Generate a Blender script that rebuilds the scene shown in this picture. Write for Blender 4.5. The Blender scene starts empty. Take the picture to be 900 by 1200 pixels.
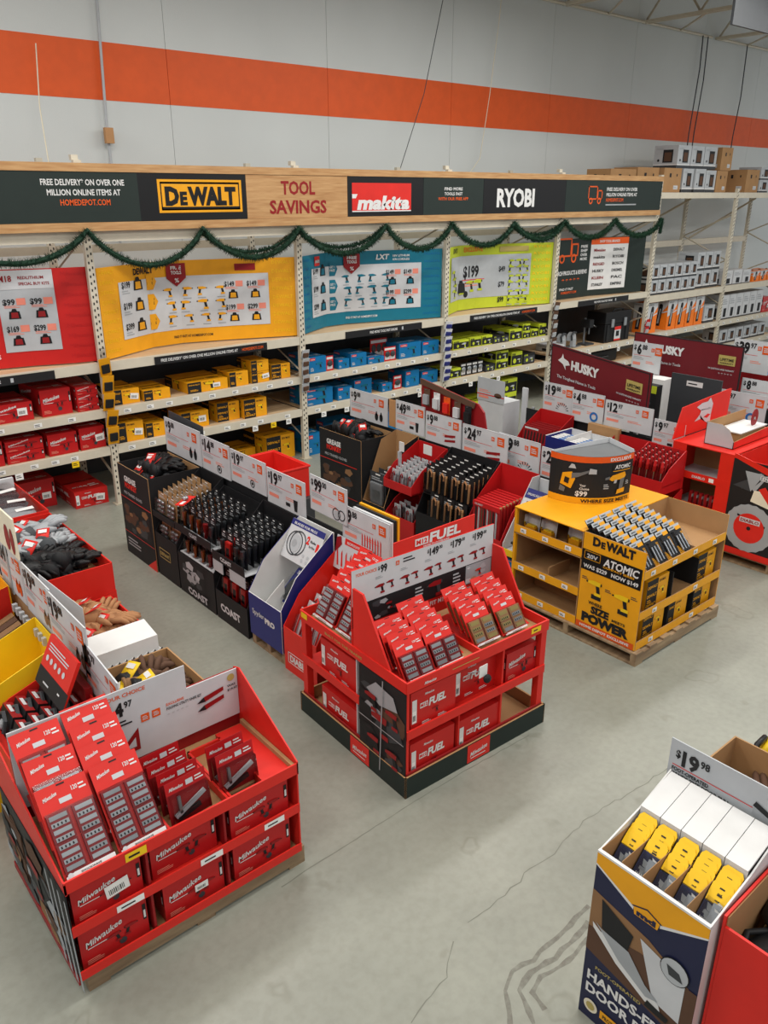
import bpy, bmesh, math, random
from mathutils import Vector, Matrix
random.seed(7)
SC = bpy.context.scene
COL = SC.collection
R = math.radians

# ------------------------------------------------------------------ camera, world, lights, exposure
cd = bpy.data.cameras.new('camera'); cam = bpy.data.objects.new('camera', cd); COL.objects.link(cam)
cam.location = (0, 0, 3.4); cam.rotation_euler = (R(90 - 21.634), 0, R(-40.35))
cd.lens = 28.2; cd.sensor_width = 36; cd.sensor_fit = 'AUTO'; cd.clip_start = .05; cd.clip_end = 100
SC.camera = cam
SC.cycles.transparent_max_bounces = 24                # clear packs stand many deep
SC.view_settings.view_transform = 'Standard'; SC.view_settings.look = 'None'
SC.view_settings.exposure = 0.0; SC.view_settings.gamma = 1.0; SC.view_settings.use_curve_mapping = False
w = bpy.data.worlds.new('store_interior'); SC.world = w; w.use_nodes = True
bg = w.node_tree.nodes['Background']; bg.inputs['Color'].default_value = (.93, .96, 1.0, 1); bg.inputs['Strength'].default_value = .55
def area(x, y, sx, sy, power, z=6.25, col=(1, .975, .94)):
    l = bpy.data.lights.new('strip_or_fill_light', 'AREA'); l.shape = 'RECTANGLE'; l.size = sx; l.size_y = sy; l.energy = power; l.color = col
    o = bpy.data.objects.new('strip_or_fill_light', l); COL.objects.link(o); o.location = (x, y, z)
for lx, ly in ((-1.5, 1), (-1.5, 5.5), (3.2, -2.5), (3.2, 2.2), (3.2, 6.3), (8, -2), (8, 2.2), (8, 6.3), (12.5, 2.2), (11.5, 5.6), (17.5, 1.5), (-1.5, 8.5), (15.2, 4.6)):  # end pair are fill lamps added out of view to brighten the back wall
    area(lx, ly, 3.4, .6, 125)

# ------------------------------------------------------------------ materials
def lin(c):
    return tuple((v / 12.92 if v <= .04045 else ((v + .055) / 1.055) ** 2.4) for v in c)
def hexc(h):
    return lin(tuple(int(h[i:i + 2], 16) / 255 for i in (0, 2, 4)))
PAL = dict(
    red=('c41f1c', .42), red2=('b5181c', .4), redd=('8f1418', .5), redbox=('bb1d1f', .38), orange=('df5716', .5), orange2=('ee7a1e', .45), yellow=('eaa315', .45),
    yellow2=('f0c81c', .45), lime=('bcc92e', .5), teal=('0d6f86', .5), bluebox=('0a6ea5', .42), navy=('232a72', .4), darknavy=('1d2140', .5),
    white=('dcdcda', .5), card=('c8cacc', .55), grey=('9fa3a6', .5), lgrey=('b3b7ba', .5), dgrey=('3a3d40', .5), black=('0e0e10', .45), charcoal=('1b1c1e', .6),
    green=('1c3a2a', .85), green2=('2a5238', .85), hgreen=('1e2a26', .6), crack=('75766b', .7), mgrey=('66696b', .5), beige=('cfc7b4', .5), beige2=('b9b09c', .55), brown=('8d6a48', .8), kraft=('a98258', .85),
    leather=('5a4030', .8), tan=('a97a54', .9), wood=('b98a5c', .6), paleply=('cdb592', .7), maroon=('6d1a22', .45), ink=('1a1a1c', .55), salmon=('e98a76', .55),
    steel=('8b8f93', .35), gold=('b3a15c', .5), skyblue=('4d9fd6', .4), bluer=('2a6cb0', .4), copper=('b3632c', .35), pallet=('9a8163', .85), skin=('b98468', .6),
    stickerw=('eeeeea', .45), yel3=('f5c518', .45), foam=('4b4e51', .9), cream=('e5dcc4', .6), silver=('b4b8bc', .3), red3=('d7281f', .45), diablo=('d8261a', .4), grn=('3f7a3a', .6))
MATS = {}
def nodes(name):
    m = bpy.data.materials.new(name); m.use_nodes = True
    return m, m.node_tree, m.node_tree.nodes['Principled BSDF']
def mat(k):
    if k in MATS: return MATS[k]
    h, r = PAL[k]
    m, nt, b = nodes(k); c = hexc(h)
    n = nt.nodes.new('ShaderNodeTexNoise'); n.inputs['Scale'].default_value = 7; n.inputs['Detail'].default_value = 5
    tc = nt.nodes.new('ShaderNodeTexCoord'); nt.links.new(tc.outputs['Object'], n.inputs['Vector'])
    mx = nt.nodes.new('ShaderNodeMix'); mx.data_type = 'RGBA'
    mx.inputs['A'].default_value = (*[v * .86 for v in c], 1); mx.inputs['B'].default_value = (*[min(1, v * 1.1) for v in c], 1)
    nt.links.new(n.outputs['Fac'], mx.inputs['Factor']); nt.links.new(mx.outputs['Result'], b.inputs['Base Color'])
    b.inputs['Roughness'].default_value = r; b.inputs['Specular IOR Level'].default_value = .35
    if k in ('steel', 'silver', 'copper'): b.inputs['Metallic'].default_value = .8
    MATS[k] = m; return m
def special(k, build):
    m, nt, b = nodes(k); build(nt, b); MATS[k] = m
def _clear(nt, b):
    N = nt.nodes.new; L = nt.links.new; o = nt.nodes['Material Output']
    t = N('ShaderNodeBsdfTransparent'); t.inputs['Color'].default_value = (.97, .975, .98, 1)
    g = N('ShaderNodeBsdfGlossy'); g.inputs['Roughness'].default_value = .1; fr = N('ShaderNodeFresnel'); fr.inputs['IOR'].default_value = 1.38
    mx = N('ShaderNodeMixShader'); L(fr.outputs['Fac'], mx.inputs['Fac']); L(t.outputs['BSDF'], mx.inputs[1]); L(g.outputs['BSDF'], mx.inputs[2]); L(mx.outputs['Shader'], o.inputs['Surface'])
special('clear', _clear)
def _woodg(nt, b, c1='c39a68', c2='a87a4a', sc=(1.2, 14, 14)):
    tc = nt.nodes.new('ShaderNodeTexCoord'); mp = nt.nodes.new('ShaderNodeMapping'); mp.inputs['Scale'].default_value = sc
    n = nt.nodes.new('ShaderNodeTexNoise'); n.inputs['Scale'].default_value = 3; n.inputs['Detail'].default_value = 6
    r = nt.nodes.new('ShaderNodeValToRGB'); r.color_ramp.elements[0].position = .3; r.color_ramp.elements[1].position = .7
    r.color_ramp.elements[0].color = (*hexc(c2), 1); r.color_ramp.elements[1].color = (*hexc(c1), 1)
    nt.links.new(tc.outputs['Object'], mp.inputs['Vector']); nt.links.new(mp.outputs['Vector'], n.inputs['Vector'])
    nt.links.new(n.outputs['Fac'], r.inputs['Fac']); nt.links.new(r.outputs['Color'], b.inputs['Base Color']); b.inputs['Roughness'].default_value = .6
special('oak', _woodg)
special('ply', lambda nt, b: _woodg(nt, b, 'd6bd98', 'c09a70', (.6, 9, 9)))
special('palletwood', lambda nt, b: _woodg(nt, b, 'a89070', '776048', (1, 6, 6)))
def _floor(nt, b):
    L = nt.links.new; N = nt.nodes.new
    tc = N('ShaderNodeTexCoord')
    n1 = N('ShaderNodeTexNoise'); n1.inputs['Scale'].default_value = .9; n1.inputs['Detail'].default_value = 7; n1.inputs['Roughness'].default_value = .6
    n2 = N('ShaderNodeTexNoise'); n2.inputs['Scale'].default_value = 22; n2.inputs['Detail'].default_value = 5
    L(tc.outputs['Object'], n1.inputs['Vector']); L(tc.outputs['Object'], n2.inputs['Vector'])
    r = N('ShaderNodeValToRGB'); r.color_ramp.elements[0].position = .3; r.color_ramp.elements[1].position = .72
    r.color_ramp.elements[0].color = (*hexc('83857a'), 1); r.color_ramp.elements[1].color = (*hexc('9a9c90'), 1)
    L(n1.outputs['Fac'], r.inputs['Fac'])
    mx = N('ShaderNodeMix'); mx.data_type = 'RGBA'; mx.blend_type = 'MULTIPLY'; mx.inputs['Factor'].default_value = .35
    L(r.outputs['Color'], mx.inputs['A']); L(n2.outputs['Color'], mx.inputs['B'])
    r2 = N('ShaderNodeValToRGB'); r2.color_ramp.elements[0].position = .3; r2.color_ramp.elements[1].position = .6
    r2.color_ramp.elements[0].color = (.72, .71, .69, 1); r2.color_ramp.elements[1].color = (1, 1, 1, 1)
    L(n2.outputs['Fac'], r2.inputs['Fac']); L(r2.outputs['Color'], mx.inputs['B'])
    # hairline cracks: the thin borders of a large distorted voronoi, kept only where a broad noise is high
    v = N('ShaderNodeTexVoronoi'); v.feature = 'DISTANCE_TO_EDGE'; v.inputs['Scale'].default_value = .38
    n3 = N('ShaderNodeTexNoise'); n3.inputs['Scale'].default_value = 1.6; n3.inputs['Detail'].default_value = 6
    L(tc.outputs['Object'], n3.inputs['Vector'])
    ad = N('ShaderNodeMix'); ad.data_type = 'RGBA'; ad.blend_type = 'ADD'; ad.inputs['Factor'].default_value = .35
    L(tc.outputs['Object'], ad.inputs['A']); L(n3.outputs['Color'], ad.inputs['B']); L(ad.outputs['Result'], v.inputs['Vector'])
    lt = N('ShaderNodeMapRange'); lt.inputs['From Max'].default_value = .004; lt.inputs['To Min'].default_value = .97; lt.inputs['To Max'].default_value = 1
    L(v.outputs['Distance'], lt.inputs['Value'])
    m2 = N('ShaderNodeMix'); m2.data_type = 'RGBA'; m2.blend_type = 'MULTIPLY'; m2.inputs['Factor'].default_value = 1
    L(mx.outputs['Result'], m2.inputs['A']); L(lt.outputs['Result'], m2.inputs['B'])
    # ring-like old stains
    w = N('ShaderNodeTexNoise'); w.inputs['Scale'].default_value = 2.4; w.inputs['Detail'].default_value = 3
    L(tc.outputs['Object'], w.inputs['Vector'])
    r3 = N('ShaderNodeValToRGB'); e = r3.color_ramp.elements; e[0].position = .30; e[0].color = (1, 1, 1, 1); e[1].position = .36; e[1].color = (1, 1, 1, 1)
    x = e.new(.33); x.color = (.86, .85, .83, 1)
    L(w.outputs['Fac'], r3.inputs['Fac'])
    m3 = N('ShaderNodeMix'); m3.data_type = 'RGBA'; m3.blend_type = 'MULTIPLY'; m3.inputs['Factor'].default_value = 1
    L(m2.outputs['Result'], m3.inputs['A']); L(r3.outputs['Color'], m3.inputs['B'])
    L(m3.outputs['Result'], b.inputs['Base Color']); b.inputs['Roughness'].default_value = .38
    b.inputs['Specular IOR Level'].default_value = .4
special('concrete', _floor)
def _wall(nt, b):
    L = nt.links.new; N = nt.nodes.new
    tc = N('ShaderNodeTexCoord'); n = N('ShaderNodeTexNoise'); n.inputs['Scale'].default_value = .7; n.inputs['Detail'].default_value = 4
    L(tc.outputs['Object'], n.inputs['Vector'])
    r = N('ShaderNodeValToRGB'); r.color_ramp.elements[0].color = (*hexc('c6cac8'), 1); r.color_ramp.elements[1].color = (*hexc('d6dad8'), 1)
    L(n.outputs['Fac'], r.inputs['Fac']); L(r.outputs['Color'], b.inputs['Base Color']); b.inputs['Roughness'].default_value = .7
    n2 = N('ShaderNodeTexNoise'); n2.inputs['Scale'].default_value = 60; L(tc.outputs['Object'], n2.inputs['Vector'])
    bp = N('ShaderNodeBump'); bp.inputs['Strength'].default_value = .15; bp.inputs['Distance'].default_value = .01
    L(n2.outputs['Fac'], bp.inputs['Height']); L(bp.outputs['Normal'], b.inputs['Normal'])
special('wallpaint', _wall)
def _stain(nt, b):
    b.inputs['Base Color'].default_value = (.17, .15, .12, 1); b.inputs['Roughness'].default_value = .5
    n = nt.nodes.new('ShaderNodeTexNoise'); n.inputs['Scale'].default_value = 30; tc = nt.nodes.new('ShaderNodeTexCoord'); nt.links.new(tc.outputs['Object'], n.inputs['Vector'])
    r = nt.nodes.new('ShaderNodeMapRange'); r.inputs['From Min'].default_value = .2; r.inputs['From Max'].default_value = .7; r.inputs['To Min'].default_value = .12; r.inputs['To Max'].default_value = .5; nt.links.new(n.outputs['Fac'], r.inputs['Value']); nt.links.new(r.outputs['Result'], b.inputs['Alpha'])
special('stain', _stain)

# ------------------------------------------------------------------ mesh builder
TXT = {}
def glyphs(s, bold=.02, res=2):
    k = (s, bold, res)
    if k in TXT: return TXT[k]
    c = bpy.data.curves.new('t', 'FONT'); c.body = s; c.size = 1; c.offset = bold; c.resolution_u = res; c.fill_mode = 'FRONT'
    o = bpy.data.objects.new('t', c); COL.objects.link(o)
    me = bpy.data.meshes.new_from_object(o.evaluated_get(bpy.context.evaluated_depsgraph_get()))
    vs = [(v.co.x, v.co.y) for v in me.vertices]; fs = [tuple(p.vertices) for p in me.polygons]
    bpy.data.objects.remove(o); bpy.data.curves.remove(c); bpy.data.meshes.remove(me)
    if vs:
        x0 = min(v[0] for v in vs); x1 = max(v[0] for v in vs)
        vs = [((x - x0) / .73, y / .73) for x, y in vs]; w = (x1 - x0) / .73
    else: w = 0
    TXT[k] = (vs, fs, w); return TXT[k]
class MB:
    def __init__(s): s.v = []; s.f = []; s.mi = []; s.mats = []; s.M = None
    def m(s, k):
        if k not in s.mats: s.mats.append(k)
        return s.mats.index(k)
    def add(s, pts, faces, k):
        b = len(s.v); i = s.m(k)
        if s.M: pts = [s.M @ Vector(p) for p in pts]
        s.v += [tuple(p) for p in pts]
        for f in faces: s.f.append(tuple(b + j for j in f)); s.mi.append(i)
    def box(s, x0, x1, y0, y1, z0, z1, k):
        if k == 'clear':                                       # thin plastic: one skin open at the back
            s.add([(x0, y0, z0), (x1, y0, z0), (x1, y1, z0), (x0, y1, z0), (x0, y0, z1), (x1, y0, z1), (x1, y1, z1), (x0, y1, z1)], [(4, 5, 6, 7), (0, 1, 5, 4), (1, 2, 6, 5), (3, 0, 4, 7)], k); return
        s.add([(x0, y0, z0), (x1, y0, z0), (x1, y1, z0), (x0, y1, z0), (x0, y0, z1), (x1, y0, z1), (x1, y1, z1), (x0, y1, z1)],
              [(3, 2, 1, 0), (4, 5, 6, 7), (0, 1, 5, 4), (1, 2, 6, 5), (2, 3, 7, 6), (3, 0, 4, 7)], k)
    def obox(s, c, u, v, n, a, b, d, k):
        c, u, v, n = map(Vector, (c, u, v, n))
        P = [c + u * x * a / 2 + v * y * b / 2 + n * z * d / 2 for z in (-1, 1) for x, y in ((-1, -1), (1, -1), (1, 1), (-1, 1))]
        s.add(P, [(3, 2, 1, 0), (4, 5, 6, 7), (0, 1, 5, 4), (1, 2, 6, 5), (2, 3, 7, 6), (3, 0, 4, 7)], k)
    def slab(s, pts, t, k, k2=None):
        """polygon with thickness t behind its normal; k2 colours the rim and back"""
        P = [Vector(p) for p in pts]; n = (P[1] - P[0]).cross(P[2] - P[0]).normalized(); Q = [p - n * t for p in P]; c = len(P)
        s.add(P, [tuple(range(c))], k)
        s.add(P + Q, [tuple(range(2 * c - 1, c - 1, -1))] + [((i + 1) % c, i, c + i, c + (i + 1) % c) for i in range(c)], k2 or k)
    def tube(s, path, r, k, n=6, closed=False):
        P = [Vector(p) for p in path]; m = len(P); pts = []; faces = []; up = None
        for i, p in enumerate(P):
            d = (P[(i + 1) % m] - P[i - 1]) if closed else (P[min(i + 1, m - 1)] - P[max(i - 1, 0)])
            d = d.normalized() if d.length else Vector((0, 0, 1))
            a = Vector((0, 0, 1)) if abs(d.z) < .9 else Vector((1, 0, 0))
            if up is not None: a = up
            e = d.cross(a).normalized(); up = e.cross(d).normalized()
            rr = r[i] if isinstance(r, (list, tuple)) else r
            for j in range(n):
                t = 2 * math.pi * j / n; pts.append(p + e * math.cos(t) * rr + up * math.sin(t) * rr)
        for i in range(m if closed else m - 1):
            for j in range(n):
                a, b2 = i * n + j, i * n + (j + 1) % n; c2 = ((i + 1) % m) * n + (j + 1) % n; d2 = ((i + 1) % m) * n + j
                faces.append((a, b2, c2, d2))
        if not closed: faces += [tuple(range(n - 1, -1, -1)), tuple(range((m - 1) * n, m * n))]
        s.add(pts, faces, k)
    def blob(s, c, rad, k, seg=10, rings=6, rot=None, bump=0, seed=0):
        rnd = random.Random(seed); pts = []; faces = []; M3 = Matrix.Rotation(rot[0], 3, rot[1]) if rot else None
        for i in range(rings + 1):
            th = math.pi * i / rings
            for j in range(seg):
                ph = 2 * math.pi * j / seg; q = 1 + bump * (rnd.random() - .5)
                p = Vector((rad[0] * math.sin(th) * math.cos(ph) * q, rad[1] * math.sin(th) * math.sin(ph) * q, rad[2] * math.cos(th) * q))
                pts.append((M3 @ p if M3 else p) + Vector(c))
        for i in range(rings):
            for j in range(seg): faces.append((i * seg + j, (i + 1) * seg + j, (i + 1) * seg + (j + 1) % seg, i * seg + (j + 1) % seg))
        s.add(pts, faces, k)
    def mesh(s, name, smooth=False):
        me = bpy.data.meshes.new(name); me.from_pydata(s.v, [], s.f)
        for k in s.mats: me.materials.append(MATS.get(k) or mat(k))
        me.polygons.foreach_set('material_index', s.mi)
        if smooth: me.polygons.foreach_set('use_smooth', [True] * len(s.f))
        me.update(); return me
    def build(s, name, parent=None, smooth=False, bevel=0, label=None):
        o = bpy.data.objects.new(name, s.mesh(name, smooth)); COL.objects.link(o)
        if parent: o.parent = parent
        if bevel: b = o.modifiers.new('b', 'BEVEL'); b.width = bevel; b.segments = 2; b.limit_method = 'ANGLE'
        if label: o['label'] = label
        return o
class Fr:
    """flat print on a surface: origin, unit u (right), unit v (up); every layer sits a little prouder"""
    def __init__(s, mb, o, u, v, lift=.0012):
        s.mb = mb; s.o = Vector(o); s.u = Vector(u).normalized(); s.v = Vector(v).normalized(); s.n = s.u.cross(s.v); s.l = lift
    def P(s, x, y, l): return s.o + s.u * x + s.v * y + s.n * (s.l * l)
    def poly(s, pts, k, l=1): s.mb.add([s.P(x, y, l) for x, y in pts], [tuple(range(len(pts)))], k)
    def rect(s, x, y, w, h, k, l=1): s.poly([(x, y), (x + w, y), (x + w, y + h), (x, y + h)], k, l)
    def dew(s, x, y, h, w, k, l=3):
        """heavy capitals with a small second letter"""
        s.text(x, y, h, 'D', k, w * .19, l=l, bold=.06); s.text(x + w * .2, y, h * .72, 'E', k, w * .10, l=l, bold=.06); s.text(x + w * .31, y, h, 'WALT', k, w * .69, l=l, bold=.06)
    def disc(s, x, y, r, k, l=1, n=18, ry=None): s.poly([(x + r * math.cos(2 * math.pi * i / n), y + (ry or r) * math.sin(2 * math.pi * i / n)) for i in range(n)], k, l)
    def ring(s, x, y, r, r2, k, l=1, n=24):
        pts = [s.P(x + q * math.cos(2 * math.pi * i / n), y + q * math.sin(2 * math.pi * i / n), l) for q in (r, r2) for i in range(n)]
        s.mb.add(pts, [(i, (i + 1) % n, n + (i + 1) % n, n + i)[::-1] for i in range(n)], k)
    def frame(s, x, y, w, h, t, k, l=1):
        for a in ((x, y, w, t), (x, y + h - t, w, t), (x, y, t, h), (x + w - t, y, t, h)): s.rect(*a, k, l)
    def text(s, x, y, h, txt, k, w=None, al='l', l=2, bold=.02, sh=0, rot=0, res=2):
        """h is the cap height; w squeezes the line to that width"""
        vs, fs, tw = glyphs(txt, bold, res)
        if not vs: return
        sx = (w / tw) if w else h * .82; W = tw * sx
        ox = x - (W / 2 if al == 'c' else W if al == 'r' else 0); c, q = math.cos(rot), math.sin(rot)
        s.mb.add([s.P(ox + (a * sx + sh * b * h) * c - b * h * q, y + (a * sx + sh * b * h) * q + b * h * c, l) for a, b in vs], fs, k)
    def lines(s, x, y, w, h, n, k, l=1, seed=1):
        r = random.Random(seed)
        for i in range(n): s.rect(x, y + h - (i + .75) * h / n, w * (.7 + .3 * r.random()), h / n * .45, k, l)
    def drill(s, x, y, q, k='black', k2='red', l=2, flip=1):
        """cordless drill outline about q wide"""
        f = flip; T = lambda pts: [(x + f * a * q, y + b * q) for a, b in pts][::f]
        s.poly(T([(-.5, .18), (-.1, .14), (.3, .14), (.34, .4), (-.15, .42), (-.5, .32)]), k2, l)
        s.poly(T([(-.62, .2), (-.5, .2), (-.5, .3), (-.62, .28)]), k, l)
        s.poly(T([(.02, .14), (.25, .14), (.34, -.28), (.12, -.28)]), k, l)
        s.poly(T([(-.02, -.28), (.42, -.28), (.42, -.46), (-.02, -.46)]), k2, l + 1)
        s.poly(T([(.34, .2), (.42, .22), (.42, .36), (.34, .38)]), k, l)
    def bag(s, x, y, q, k='black', k2='red', l=2):
        s.poly([(x - .42 * q, y - .35 * q), (x + .42 * q, y - .35 * q), (x + .34 * q, y + .2 * q), (x - .34 * q, y + .2 * q)], k, l)
        s.poly([(x - .26 * q, y - .28 * q), (x + .26 * q, y - .28 * q), (x + .22 * q, y + .12 * q), (x - .22 * q, y + .12 * q)], k2, l + 1)
        s.poly([(x - .2 * q, y + .2 * q), (x + .2 * q, y + .2 * q), (x + .12 * q, y + .38 * q), (x - .12 * q, y + .38 * q)], k, l)
    def barcode(s, x, y, w, h, l=2):
        s.rect(x, y, w, h, 'stickerw', l)
        r = random.Random(3); p = x + w * .1
        while p < x + w * .85:
            d = w * (.02 + .04 * r.random()); s.rect(p, y + h * .15, d, h * .5, 'ink', l + 1); p += d + w * .04
class Bend(Fr):
    """print that follows a curved upright sheet: plan polyline of (x, y), u runs along it"""
    def __init__(s, mb, plan, z0, lift=.003):
        s.mb = mb; s.pl = [Vector((a, b, 0)) for a, b in plan]; s.z0 = z0; s.l = lift; s.acc = [0]
        for a, b in zip(s.pl, s.pl[1:]): s.acc.append(s.acc[-1] + (b - a).length)
    def P(s, x, y, l):
        i = 0
        while i < len(s.acc) - 2 and x > s.acc[i + 1]: i += 1
        d = s.pl[i + 1] - s.pl[i]; t = (x - s.acc[i]) / d.length; d.normalize()
        n = d.cross(Vector((0, 0, 1)))
        return s.pl[i] + (s.pl[i + 1] - s.pl[i]) * t + n * s.l * l + Vector((0, 0, s.z0 + y))
    def rect(s, x, y, w, h, k, l=1):
        cuts = [x] + [a for a in s.acc if x + 1e-4 < a < x + w - 1e-4] + [x + w]
        for a, b in zip(cuts, cuts[1:]): s.poly([(a, y), (b, y), (b, y + h), (a, y + h)], k, l)

# ------------------------------------------------------------------ things, parts, copies
def tag(o, label, cat, group=None, kind=None):
    if label: o['label'] = label
    if cat: o['category'] = cat
    if group: o['group'] = group
    if kind: o['kind'] = kind
    return o
def thing(name, label, cat, loc=(0, 0, 0), rz=0, group=None):
    o = bpy.data.objects.new(name, None); COL.objects.link(o); o.location = loc; o.rotation_euler.z = R(rz); o.empty_display_size = .1
    return tag(o, label, cat, group)
def struct(name, mb, bevel=0):
    o = mb.build(name); o['kind'] = 'structure'; return o
class Proto:
    """meshes of one kind: root mesh and its parts; put() links a fresh copy of each"""
    def __init__(s, name, cat, root, parts=(), smooth=False):
        s.name, s.cat = name, cat; s.root = root.mesh(name, smooth) if root else None
        s.parts = [(n, m.mesh(n, smooth), lb) for n, m, lb in parts]
    def put(s, label, loc, rot=(0, 0, 0), group=None, scale=None, M=None):
        o = bpy.data.objects.new(s.name, s.root); COL.objects.link(o)
        if M is not None: o.matrix_world = M
        else: o.location = loc; o.rotation_euler = rot
        if scale: o.scale = scale
        tag(o, label, s.cat, group)
        for n, me, lb in s.parts:
            c = bpy.data.objects.new(n, me); COL.objects.link(c); c.parent = o
            if lb: c['label'] = lb
        return o
ORD = ['first', 'second', 'third', 'fourth', 'fifth', 'sixth', 'seventh', 'eighth', 'ninth', 'tenth', 'eleventh', 'twelfth', 'thirteenth', 'fourteenth', 'fifteenth', 'sixteenth']
# ------------------------------------------------------------------ setting
f = MB(); f.box(-5, 23, -4, 10.25, -.1, 0, 'concrete'); struct('floor', f)
f = MB(); WX0, WX1 = -5, 23
f.box(WX0, WX1, 10.25, 10.45, 0, 7.4, 'wallpaint')
wall = struct('wall_back', f)
xs = [-5, -2.1, .35, 2.8, 5.2, 7.65, 10.1, 12.55, 15, 17.45, 19.9, 23]
for a, b in zip(xs, xs[1:]):                                   # tilt-up wall panels with recessed joints between them
    m = MB(); m.box(a + .003, b - .003, 10.235, 10.25, 0, 4.43, 'wallpaint'); m.box(a + .003, b - .003, 10.235, 10.25, 5.04, 7.4, 'wallpaint')
    m.box(a + .003, b - .003, 10.231, 10.25, 4.43, 5.04, 'orange'); m.build('wall_panel', wall)
c = MB(); c.box(-5, 23, -4, 10.25, 7.3, 7.4, 'beige2')
ceil = struct('ceiling', c)
for i in range(36):
    m = MB(); y = -4 + i * .4; m.box(-5, 23, y + .04, y + .3, 7.24, 7.3, 'beige2')
    if i > 8: m.build('deck_rib', ceil)
for jx in (7.9, 10.3, 12.75, 15.15, 17.85, 20.3):               # open web joists run out from the wall
    t = MB()
    for sx in (-.05, .05):
        t.box(jx + sx - .02, jx + sx + .02, 1, 10.2, 6.4, 6.45, 'beige'); t.box(jx + sx - .02, jx + sx + .02, 1, 10.2, 7.16, 7.22, 'beige')
    y = 10.15; s = 1
    while y > 1.5:
        a, b = (6.45, 7.17) if s > 0 else (7.17, 6.45); t.tube([(jx, y, a), (jx, y - .55, b)], .022, 'beige2', 5); y -= .55; s = -s
    o = t.build('roof_joist', ceil)
    m = MB()
    m.tube([(jx, 10.15, 6.42), (jx + 1.1, 10.15, 6.42), (jx + 2.4, 10.15, 6.42)], .025, 'beige'); m.tube([(jx, 8.9, 6.42), (jx + 1.2, 10.15, 6.42)], .02, 'beige', 5)
    m.tube([(jx, 8.6, 7.1), (jx + 2.4, 8.6, 7.1)], .03, 'beige', 5); m.build('joist_bridging', ceil)
hs = thing('hanging_sign', 'plain dark grey sign panel hanging under the roof joists', 'sign', (0, 0, 0))
m = MB(); m.box(11.9, 15.6, 6.60, 6.64, 5.57, 6.5, 'dgrey'); m.build('panel', hs)
for x in (12.3, 14.9): m = MB(); m.tube([(x, 6.62, 6.5), (x, 6.62, 7.3)], .006, 'steel', 5); m.build('hanger_wire', hs)
# conduit with a junction box, and the cables in front of the wall
t = thing('wall_conduit', 'thin grey conduit with a small yellow junction box running down the white wall', 'conduit', (4.32, 10.17, 0))
m = MB(); m.tube([(.12, 0, 7.3), (.06, 0, 5.6), (0, 0, 4.2), (0, 0, 0)], .016, 'lgrey', 6); m.build('pipe', t)
m = MB(); m.box(-.05, .05, -.06, 0, 3.96, 4.13, 'wood'); m.build('junction_box', t)
def cable(name, label, pts, r=.006, k='dgrey'):
    m = MB(); m.tube(pts, r, k, 5); return tag(m.build(name), label, 'cable')
cable('power_cable', 'thin pale cable crossing the orange stripe at the far left of the wall', [(3.6, 10.12, 4.93), (3.52, 10.05, 4.3), (3.47, 9.87, 3.72)], .007, 'cream')
cable('power_cable', 'cable slanting down from the roof to the rack sign in the middle of the wall', [(9.95, 10.0, 7.2), (9.55, 9.95, 5.9), (9.2, 9.9, 4.8), (8.7, 9.87, 3.74)], .006)
cable('power_cable', 'cable hanging straight then curling in beside the right end of the orange joint', [(11.1, 10.1, 7.2), (11.0, 10.1, 6.0), (10.85, 10.1, 4.9), (10.68, 10.1, 3.95), (10.45, 10.1, 3.72), (10.1, 10.1, 3.7), (9.8, 10.1, 3.74)], .006, 'cream')
for i, (px, top) in enumerate(((17.05, 6.2), (17.25, 6.0), (18.9, 5.8), (21.3, 6.5), (21.5, 6.5))):
    cable('power_drop', 'dark vertical power drop over the tall shelving, %s from the left' % ORD[i], [(px + .12, 10.13, 6.41), (px + .1, 10.1, top - .4), (px, 10.1, 4.6), (px - .02, 10.1, 3.3)], .012)

fl = bpy.data.objects['floor']
def streak(name, pts, w, k, z=.0006, jag=.012):
    m = MB(); r = random.Random(len(pts)); P = []
    for (a, b), (c, d) in zip(pts, pts[1:]):
        n = max(2, int(math.hypot(c - a, d - b) / .05)); P += [(a + (c - a) * i / n + r.uniform(-jag, jag), b + (d - b) * i / n + r.uniform(-jag, jag)) for i in range(n)]
    P.append(pts[-1]); L = []; Q = []
    for i, p in enumerate(P):
        a, b = P[max(i - 1, 0)], P[min(i + 1, len(P) - 1)]; dx, dy = b[0] - a[0], b[1] - a[1]; q = math.hypot(dx, dy) or 1; ww = w * r.uniform(.5, 1.1) / 2; L.append((p[0] - dy / q * ww, p[1] + dx / q * ww, z)); Q.append((p[0] + dy / q * ww, p[1] - dx / q * ww, z))
    for i in range(len(P) - 1): m.add([L[i], Q[i], Q[i + 1], L[i + 1]], [(0, 1, 2, 3)], k)
    m.build(name, fl)
streak('floor_joint', [(1.66, 2.79), (1.83, 2.8), (2.07, 2.8), (2.52, 2.81), (3.06, 2.81), (3.65, 2.78)], .008, 'crack', jag=.003)
streak('floor_crack', [(2.25, 2.0), (2.41, 1.99), (2.59, 2.0), (2.81, 2.03), (2.95, 2.01), (3.16, 2.04), (3.36, 2.05), (3.44, 2.05), (3.55, 2.03), (3.86, 2.0), (4.25, 2.0)], .006, 'crack', jag=.012)
streak('floor_crack', [(1.68, 1.79), (1.8, 1.82), (1.95, 1.86), (2.01, 1.9), (2.12, 1.97)], .006, 'crack', jag=.012)
streak('floor_stain', [(2.01, 1.51), (2.12, 1.63), (2.22, 1.68), (2.34, 1.65), (2.45, 1.66), (2.58, 1.66), (2.8, 1.67)], .03, 'stain', jag=.006)
streak('floor_stain', [(2.09, 1.44), (2.17, 1.59), (2.27, 1.62), (2.43, 1.59), (2.72, 1.61)], .03, 'stain', jag=.006)
streak('floor_stain', [(2.18, 1.45), (2.2, 1.54), (2.29, 1.57), (2.46, 1.54), (2.64, 1.55)], .03, 'stain', jag=.006)
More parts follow.
